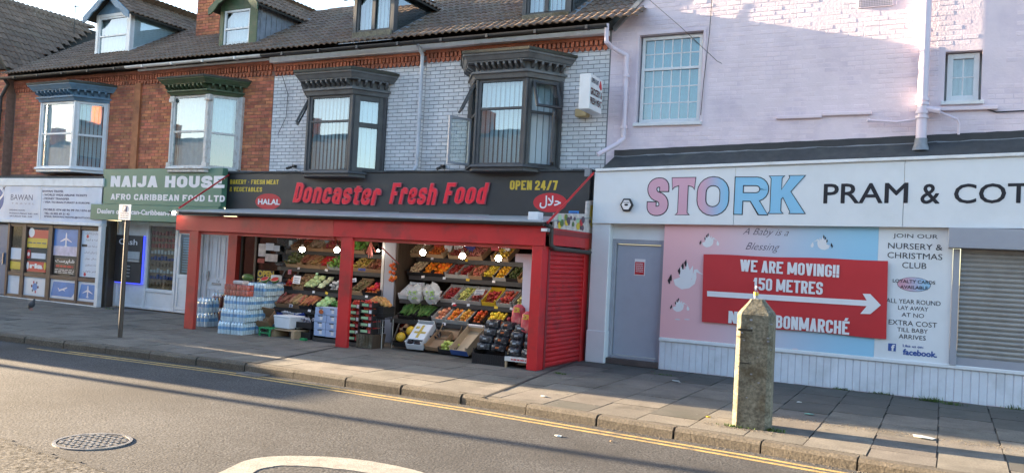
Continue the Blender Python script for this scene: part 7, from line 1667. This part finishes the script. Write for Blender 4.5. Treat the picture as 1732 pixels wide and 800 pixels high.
# ---- water packs
def bottle_prof(r, h_): return [(r*.92,0),(r,h_*.04),(r*.94,h_*.3),(r,h_*.35),(r,h_*.62),(r*.96,h_*.68),(r*.80,h_*.82),(r*.42,h_*.92),(r*.40,h_*.99)]
def pack(name, label, nx, ny, r, h_, bm, capm, labm):
    t = thing(name, label, 'bottle pack', (0,0,0)); b = MB(); cp = MB(); lb = MB()
    for i in range(nx):
        for j in range(ny):
            x, y = (i-(nx-1)/2)*2*r, r+j*2*r; edge = (j == 0 or i in (0, nx-1))
            b.lathe((x,y,0), bottle_prof(r*.98,h_) if edge else [(r*.9,h_*.5),(r*.8,h_*.82),(r*.40,h_*.98)], 8); cp.lathe((x,y,h_*.985), [(r*.44,0),(r*.44,h_*.045)], 7)
            if edge: lb.lathe((x,y,h_*.36), [(r*1.005,0),(r*1.005,h_*.24)], 8)
    b.out('bottles', MT[bm], t, smooth=True, kind='stuff'); cp.out('caps', MT[capm], t, kind='stuff'); lb.out('bottle_labels', MT[labm], t, smooth=True, kind='stuff')
    w_, d_ = nx*r+.004, ny*2*r+.004; f = MB(); f.hexa([(-w_,-.004,0),(w_,-.004,0),(w_,d_,0),(-w_,d_,0),(-w_,-.004,h_*.80),(w_,-.004,h_*.80),(w_,d_,h_*.80),(-w_,d_,h_*.80)]); f.hexa([(-w_,-.004,h_*.801),(w_,-.004,h_*.801),(w_,d_,h_*.801),(-w_,d_,h_*.801),(-w_+.02,.02,h_*1.03),(w_-.02,.02,h_*1.03),(w_-.02,d_-.02,h_*1.03),(-w_+.02,d_-.02,h_*1.03)]); f.out('shrink_wrap', MT['film'], t)
    return t
wp_ = pack('water_pack', 'x', 4, 6, .0345, .235, 'water', 'water_cap', 'water_label'); used = False
def one(src, loc, rz, lab, grp):
    global used
    o = src if not src.get('_used') else copy_tree(src)
    src['_used'] = 1
    if '_used' in o.keys() and o is not src: del o['_used']
    put(o, loc, (random.gauss(0,.006), random.gauss(0,.006), rz)); o['label'] = lab; o['group'] = grp; return o
G1, G2 = g(365,563), g(418,567); ux_ = (G2-G1).normalized(); rz_w = math.atan2(ux_.y, ux_.x)*.55
oW = Vector((G1.x+.16, G1.y+.02, 0)); dx_ = Vector((math.cos(rz_w), math.sin(rz_w), 0)); dy_ = Vector((-.20, .98, 0)).normalized()
layers = ['bottom','second','third','top']; ords = ['nearest the pavement','second from the pavement','third from the pavement','fourth from the pavement','furthest from the pavement']
for k in range(4):
    for c in range(2):
        for j in range(4 if k else 4):
            if k == 3 and j == 0: continue
            if k == 2 and j == 0 and c == 1 and False: continue
            loc = oW+dx_*(.285*c+.015*k)+dy_*(.43*j+.05*k+(.0 if k < 3 else .05))+Vector((random.uniform(-.006,.006),random.uniform(-.006,.006),.242*k))
            one(wp_, loc, rz_w, 'wrapped water bottle pack, %s layer, %s column, %s' % (layers[k], ('left','right')[c], ords[j]), 'shrink-wrapped water packs stacked by the left post')
if wp_.get('_used'): del wp_['_used']
# red tins packs on top of the third layer, melons on the top
tn = thing('tin_pack', 'x', 'tin pack', (0,0,0)); b = MB()
for i in range(4):
    for j in range(3): b.lathe(((i-1.5)*.068,.034+j*.068,0), [(.030,0),(.033,.006),(.033,.094),(.028,.10)], 10)
b.out('tins', MT['tins'], tn, smooth=True, kind='stuff'); MB().box(-.14,.14,-.003,.207,-.001,.104).out('shrink_wrap', MT['film'], tn)
for k, (dx, dz, lab) in enumerate(((0,0,'red shrink-wrapped tin pack, lower left on the water packs'),(.28,0,'red shrink-wrapped tin pack, lower right on the water packs'),(0,.108,'red shrink-wrapped tin pack, upper left on the water packs'),(.28,.108,'red shrink-wrapped tin pack, upper right on the water packs'))):
    o = tn if k == 0 else copy_tree(tn); q = oW+dx_*dx+Vector((0,.10,.242*3+dz)); put(o, q, (0,0,rz_w)); o['label'] = lab; o['group'] = 'red tin packs'
q = oW+dx_*.14+Vector((.0,.14,.242*3+.216)); o = MB().box(-.12,.12,0,.2,0,.07).out('tin_pack_small', MT['fruit_print'], bev=.02); put(o, q, (0,0,rz_w)); tag(o, 'small pinkish pack on top of the red tin packs', 'pack')
topz = .242*4+.01
base = oW+dy_*1.0
for k, (px, kind, lab) in enumerate(((418,'whole','dark green striped watermelon lying on the water packs'),(449,'half','halved watermelon with red flesh on the water packs, left half'),(466,'half','halved watermelon with red flesh on the water packs, right half'))):
    y = 12.35+.10*k; x = at(px, 487, y).x; t = thing('watermelon', lab, 'watermelon', (0,0,0))
    if kind == 'whole': MB().ball((0,0,.075),.085,18,12,1.7,1,.85).out('rind', MT['melon'], t, smooth=True)
    else:
        b = MB(); prof = [(.001,0),(.05,.012),(.078,.04),(.088,.085)]; b.lathe((0,0,0), prof, 18); b.out('rind', MT['melon'], t, smooth=True); MB().lathe((0,0,.0855), [(.086,0),(.084,.002)], 18).out('rind_edge', MT['rind'], t); MB().lathe((0,0,.0878), [(.076,0),(.074,.002)], 18).out('flesh', MT['melon_flesh'], t)
    put(t, (x, y, topz), (.55 if kind != 'whole' else 0, 0, .1*k))
p = at(463,486,12.9); o = MB().box(-.10,.10,0,.14,0,.14).out('white_bucket', MT['white_plastic'], bev=.02); put(o, (at(462,490,12.8).x,12.8,topz)); tag(o, 'small white tub beside the halved watermelons', 'tub')
# cola and cap-coloured packs next to the left post
cp_ = pack('drink_pack', 'x', 3, 4, .046, .28, 'water', 'cap_blue', 'water_label'); cq = pack('drink_pack', 'x', 3, 3, .046, .30, 'cola', 'cap_green', 'cola')
for k in range(2):
    o = cp_ if k == 0 else copy_tree(cp_); q = g(337,552); put(o, (q.x+.02,q.y+.02,.29*k), (0,0,.1)); o['label'] = 'pack of blue-capped water bottles beside the left post, %s one' % ('lower','upper')[k]; o['group'] = 'drink packs by the left post'
    o = cq if k == 0 else copy_tree(cq); q = g(355,545); put(o, (q.x+.02,q.y+.12,.31*k), (0,0,.1)); o['label'] = 'pack of red cola bottles with green caps behind the left post, %s one' % ('lower','upper')[k]; o['group'] = 'drink packs by the left post'
o = copy_tree(cp_); q = g(366,540); put(o, (q.x+.1,q.y-.1,.31), (0,0,.1)); o['label'] = 'pack of blue-capped water bottles right of the cola packs'; o['group'] = 'drink packs by the left post'
o = copy_tree(cp_); put(o, (q.x+.1,q.y-.1,0.0), (0,0,.1)); o['label'] = 'pack of blue-capped water bottles right of the cola packs, on the ground'; o['group'] = 'drink packs by the left post'

# ================================================================== STREET FURNITURE
bo = thing('bollard', 'square weathered concrete bollard with pyramid top by the kerb', 'bollard', (-1.82, 9.50, 0))
def bring(z, hw, ch, cx=-1.82, cy=9.50):
    return [(cx-hw+ch,cy-hw,z),(cx+hw-ch,cy-hw,z),(cx+hw,cy-hw+ch,z),(cx+hw,cy+hw-ch,z),(cx+hw-ch,cy+hw,z),(cx-hw+ch,cy+hw,z),(cx-hw,cy+hw-ch,z),(cx-hw,cy-hw+ch,z)]
lv = [(-.02,.200,.050),(.3,.198,.050),(.6,.196,.048),(.9,.195,.047),(1.10,.194,.046),(1.235,.193,.046),(1.262,.180,.043),(1.385,.082,.02),(1.405,.072,.018)]
vs = []; 
for z, hw, ch_ in lv:
    R_ = bring(z, hw, ch_); M_ = []
    for i in range(8):
        a, c_ = Vector(R_[i]), Vector(R_[(i+1) % 8])
        for k in range(3): q = a.lerp(c_, k/3); M_.append(q+Vector((random.gauss(0,.0006),random.gauss(0,.0006),0)))
    vs += M_
n = 24; b = MB(); b.add(vs, [(j*n+i, j*n+(i+1) % n, (j+1)*n+(i+1) % n, (j+1)*n+i) for j in range(len(lv)-1) for i in range(n)]+[tuple(range((len(lv)-1)*n, len(lv)*n))])
b.out('shaft', MT['concrete'], bo, bev=.004)
b = MB(); b.box(-1.995,-1.84,9.3043,9.312,1.055,1.078).box(-2.0,-1.92,9.3035,9.311,.985,.992).box(-1.96,-1.86,9.3025,9.310,.70,.712); b.out('scar', MT['concrete_scar'], bo)
b = MB(); rr = random.Random(2)
for i in range(16): x, z = -1.98+rr.random()*.34, .2+rr.random()*1.0; s = .004+rr.random()*.010; b.box(x-s,x+s,9.3005+.004*z,9.31,z-s*.7,z+s*.7)
b.out('chips', MT['lead'], bo, kind='stuff')
bo.rotation_euler = (0, 0, math.radians(5))
bt = thing('bottle', 'small clear glass bottle with yellow label standing on the bollard', 'bottle', (-1.84,9.50,1.41)); MB().lathe((-1.84,9.50,1.41), [(.024,0),(.027,.01),(.027,.07),(.012,.095),(.011,.12)], 14).out('glass', MT['film'], bt, smooth=True)
MB().lathe((-1.84,9.50,1.445), [(.0275,0),(.0275,.035)], 14).out('label_band', MT['yellow'], bt, smooth=True); MB().lathe((-1.84,9.50,1.53), [(.012,0),(.012,.018)], 10).out('cap', MT['white_print'], bt); MB().lathe((-1.84,9.50,1.412), [(.022,0),(.023,.03)], 12).out('liquid', MT['screen'], bt, smooth=True)
sp = thing('parking_sign', 'brown post with small white parking restriction plate', 'street sign', (-12.57, 9.71, 0))
MB().tube((-12.57,9.71,-.05),(-12.57,9.71,2.27),.038,12).out('post', MT['pole'], sp, smooth=True)
MB().box(-12.74,-12.43,9.655,9.665,2.02,2.29).out('plate', MT['white_print'], sp, bev=.004); MB().tube((-12.57,9.66,2.22),(-12.57,9.70,2.22),.03,8).out('clamp', MT['steel'], sp)
MB().box(-12.64,-12.53,9.653,9.6548,2.16,2.275).out('blue_square', MT['navy'], sp); text_on('P', (-12.615,-12.56,2.175,2.26), 9.653, MT['white_print'], sp, off=.05)
for k in range(3): print_bars((-12.69,-12.48,2.125-.037*k,2.145-.037*k), 9.655, MT['navy'], sp)
# pigeon
pc = gnd(52, 525); pg = thing('pigeon', 'dark grey pigeon walking on the pavement before the travel shop', 'pigeon', pc)
b = MB(); prof = [(.001,-.15),(.018,-.13),(.028,-.08),(.048,-.02),(.055,.03),(.048,.08),(.028,.12),(.020,.14)]
b.lathe((0,0,0), prof, 12).xf(Matrix.Translation(pc+Vector((0,0,.12))) @ Matrix.Rotation(math.radians(48),4,'Y') @ Matrix.Diagonal((1.25,1.2,.8,1))); b.ball(pc+Vector((.095,0,.235)),.027,10,8); b.tube(pc+Vector((.06,0,.17)),pc+Vector((.095,0,.235)),.034,10,.023)
b.out('body', MT['pigeon'], pg, smooth=True); MB().tube(pc+Vector((.118,0,.233)),pc+Vector((.145,0,.225)),.007,6,.001).out('beak', MT['cast'], pg)
for s_ in (-1,1): MB().tube(pc+Vector((0,.02*s_,.09)),pc+Vector((.01,.02*s_,.0)),.005,5).tube(pc+Vector((.01,.02*s_,.004)),pc+Vector((.04,.03*s_,.003)),.004,4).out('leg', MT['red_warm'], pg)
# litter
rr = random.Random(6)
def scrap(px, py, s, mat, lab, z=0):
    p = gnd(px, py, z); b = MB(); n = 7; vs = [(p.x+s*rr.uniform(.6,1.1)*math.cos(6.28*i/n), p.y+s*rr.uniform(.5,.9)*math.sin(6.28*i/n), z+.006+rr.uniform(0,.012)) for i in range(n)]+[(p.x,p.y,z+.02)]
    b.add(vs, [(i,(i+1) % n,n) for i in range(n)]); b.add([(x,y,zz-.004) for x,y,zz in vs], [((i+1) % n,i,n) for i in range(n)]); tag(b.out('litter', MT[mat], loc=p), lab, 'litter')
for a in ((920,671,.05,'litter','white paper scrap on the sunlit slab left of the pink shop'),(1143,645,.07,'litter','pale paper scrap on the paving below the pink panel, left one'),(1150,648,.03,'litter','tiny pale scrap beside the paper below the pink panel'),(1352,681,.05,'litter','small white scrap right of the bollard near the plinth'),(1368,701,.07,'litter_green','pale green wrapper on the slabs right of the bollard'),(1562,740,.13,'litter','crumpled clear wrapper on the slabs at the lower right'),(1198,706,.035,'yellow','small yellow scrap just left of the bollard'),(1220,637,.03,'litter','tiny pale scrap near the plank plinth left of the bollard')):
    scrap(*a)
for a in ((945,738,.05,'litter','small white scrap lying in the middle of the road',-.12),(858,618+60,.03,'litter','tiny white scrap against the kerb by the yellow lines',-.12),(1034,747,.025,'card','brown leaf on the road right of the white scrap',-.12),(54,578,.06,'litter','pale scrap in the gutter at the far left',-.12)): scrap(*a[:5], z=a[5])
# grass tufts and moss in the joints
def tuft(px, py, n, h_, lab, spread=.08):
    p = gnd(px, py); b = MB()
    for i in range(n):
        x, y = p.x+rr.gauss(0,spread), p.y+rr.gauss(0,.02); a = rr.uniform(0,6.28); L_ = h_*rr.uniform(.4,1); d2 = Vector((math.cos(a)*.5, math.sin(a)*.5, 1))*L_; s = Vector((-math.sin(a),math.cos(a),0))*.005
        b.quad(Vector((x,y,0))-s, Vector((x,y,0))+s, Vector((x,y,0))+d2*.6+s*.6, Vector((x,y,0))+d2+Vector((math.cos(a)*.03,math.sin(a)*.03,-.01)), Vector((x,y,0))+d2*.6-s*.6)
    tag(b.out('grass_tuft', MT['grass'], loc=p), lab, 'grass')
for px, py, n, h_, lab in ((1387,652,50,.07,'thin grass tuft at the plinth right of the bollard'),(1424,659,50,.06,'small grass tuft below the edge of the blue panel'),(1490,666,70,.06,'grass tuft below the social media logo'),(1572,678,110,.09,'largest grass tuft below the left of the grey shutter'),(1608,684,60,.07,'grass tuft under the shutter, just right of the largest one'),(1715,692,30,.09,'thin weed at the plinth near the right edge'),(945,632,70,.04,'low weeds in the gap by the red side shutter'),(1125,634,40,.03,'low weeds between slabs near the grey door'),(1245,722,90,.045,'yellowish weeds at the near left foot of the concrete bollard'),(1300,728,110,.06,'yellowish weeds at the right foot of the concrete bollard'),(185,523,60,.05,'weeds at the foot of the brown timber between two shops')):
    tuft(px, py, n, h_, lab)
b = MB()
for i in range(900):
    k = rr.random()
    if k < .6: x = rr.uniform(-2.0,1.2); y = 10.25+rr.gauss(0,.10)-.1*x*.3
    elif k < .8: x = rr.gauss(-1.85,.25); y = 9.25+rr.gauss(0,.06)
    else: x = rr.uniform(-5.2,3); y = rr.uniform(12.2,13.45)
    s = rr.uniform(.003,.010); z = .004; b.add([(x-s,y,z),(x,y-s,z),(x+s,y,z),(x,y+s,z),(x,y,z+s*.8)], [(0,1,4),(1,2,4),(2,3,4),(3,0,4)])
o = b.out('grit', MT['kerb']); o['kind'] = 'stuff'
b = MB()
for i in range(260):
    x, y = rr.uniform(-18,2.5), rr.uniform(9.2,12.6); s = rr.uniform(.008,.020); b.prism([(x+s*math.cos(k), y+s*.9*math.sin(k), .0045) for k in [6.283*j/7 for j in range(7)]], (0,0,.0012))
o = b.out('gum_spots', MT['gum']); o['kind'] = 'stuff'
b = MB()
for i in range(1500):
    x = rr.uniform(-22,3); y = ky(x)-abs(rr.gauss(0,.07))-.01; s = rr.uniform(.003,.012); z = -.119; b.add([(x-s,y,z),(x,y-s,z),(x+s,y,z),(x,y+s,z),(x,y,z+s*.8)], [(0,1,4),(1,2,4),(2,3,4),(3,0,4)])
o = b.out('gutter_grit', MT['kerb']); o['kind'] = 'stuff'

# ================================================================== BEYOND THE FRAME (reflected in the glass, or casting the long evening shadows)
def plain_house(x0, x1, y0, y1, h_, rz_, lab, face, brick='brick_far', wins=()):
    t = thing('terraced_house', lab, 'house', ((x0+x1)/2, face, -.1)); MB().box(x0,x1,y0,y1,-.1,h_).out('wall', MT[brick], t)
    ym = (y0+y1)/2; MB().prism([(x0-.1,y0-.35,h_-.02),(x0-.1,ym,rz_),(x0-.1,y1+.35,h_-.02)], (x1-x0+.2,0,0)).out('roof', MT['slate'], t)
    sgn = 1 if face == y1 else -1
    for (wx, wz, ww, wh) in wins:
        f0, f1 = (face, face+.04) if sgn > 0 else (face-.04, face)
        MB().box(wx-ww/2,wx+ww/2,f0,f1,wz,wz+wh).out('window', MT['upvc'], t); f0, f1 = (face+.041,face+.05) if sgn > 0 else (face-.05,face-.041)
        MB().box(wx-ww/2+.08,wx+ww/2-.08,f0,f1,wz+.08,wz+wh-.08).out('pane', MT['glass_dark'], t)
    if face > -20 and face < 0: t['group'] = 'terraced houses across the street'
    MB().box(x0+.3,x0+1.1,ym-.4,ym+.4,rz_-.6,rz_+1.0).out('chimney', MT[brick], t)
for i in range(14):
    x0 = -73+i*6.2
    plain_house(x0, x0+6.15, -17, -9.5, 5.9+.2*(i % 2), 8.7, 'brick terraced house in the row across the street behind the camera', -9.5, wins=[(x0+1.6,3.2,1.2,1.4),(x0+4.4,3.2,1.2,1.4),(x0+2.2,.6,2.6,1.7)])
plain_house(-80, -45, 7.75, 22, 11.4, 14.4, 'unseen long brick terrace further along the same side, added to shade the pavement', 7.75, wins=[(-76+4*i,3.8,1.2,1.4) for i in range(7)])  # unseen block, sized and placed so its shade covers pavement and shop fronts
# van and trailer added unseen to shade the road; lamp post up the street
vn = thing('shade_van', 'unseen white van added out of frame to shade the road', 'van', (-23.2, 7.9, -.12))
DXv, DYv = 1.6, .38
b = MB(); b.prism([(-27.4+DXv,6.72+DYv,.25),(-22.6+DXv,6.72+DYv,.25),(-22.5+DXv,6.72+DYv,1.1),(-22.9+DXv,6.72+DYv,1.4),(-23.3+DXv,6.72+DYv,2.35),(-23.8+DXv,6.72+DYv,2.62),(-27.3+DXv,6.72+DYv,2.62),(-27.4+DXv,6.72+DYv,2.5)], (0,1.85,0)); b.out('body', MT['blocker_white'], vn, bev=.06, seg=2)
for x_ in (-26.4,-23.4):
    for y_ in (6.70,8.42): MB().tube((x_+DXv,y_+DYv,.20),(x_+DXv,y_+.2+DYv,.20),.33,20).out('wheel', MT['rubber'], vn)
MB().prism([(-23.0+DXv,6.714+DYv,1.45),(-23.38+DXv,6.714+DYv,2.25),(-24.3+DXv,6.714+DYv,2.25),(-24.3+DXv,6.714+DYv,1.45)], (0,.004,0)).out('window', MT['glass_dark'], vn)
tr_ = thing('shade_trailer', 'tall narrow white box trailer added out of frame to shade the road', 'trailer', (-29, 7.0, -.12))  # made-up box, kept narrow so its shade falls on the road only
MB().box(-30.5,-27.4,6.40,7.6,.5,3.9).out('body', MT['blocker_white'], tr_, bev=.05); MB().tube((-29,6.38,.25),(-29,6.55,.25),.33,18).tube((-29,7.45,.25),(-29,7.62,.25),.33,18).out('wheel', MT['rubber'], tr_)
lp_ = thing('lamp_post', 'tall grey lamp post up the street to the left, out of frame', 'street lamp', (-32.0, 5.75, -.12)); MB().tube((-32,5.75,-.1),(-32,5.75,7.2),.11,14,.08).out('post', MT['steel'], lp_, smooth=True); MB().tube((-32,5.75,7.2),(-32,6.9,7.5),.06,8).out('arm', MT['steel'], lp_); MB().box(-32.15,-31.85,6.8,7.5,7.42,7.55).out('lantern', MT['steel'], lp_, bev=.03)
print('objects', len(bpy.data.objects), 'tris~', sum(len(o.data.polygons) for o in bpy.data.objects if o.type == 'MESH')*2)

for o in bpy.data.objects:
    if 'label' in o and len(o['label'].split()) > 16: print('LONG', o.name, o['label'])
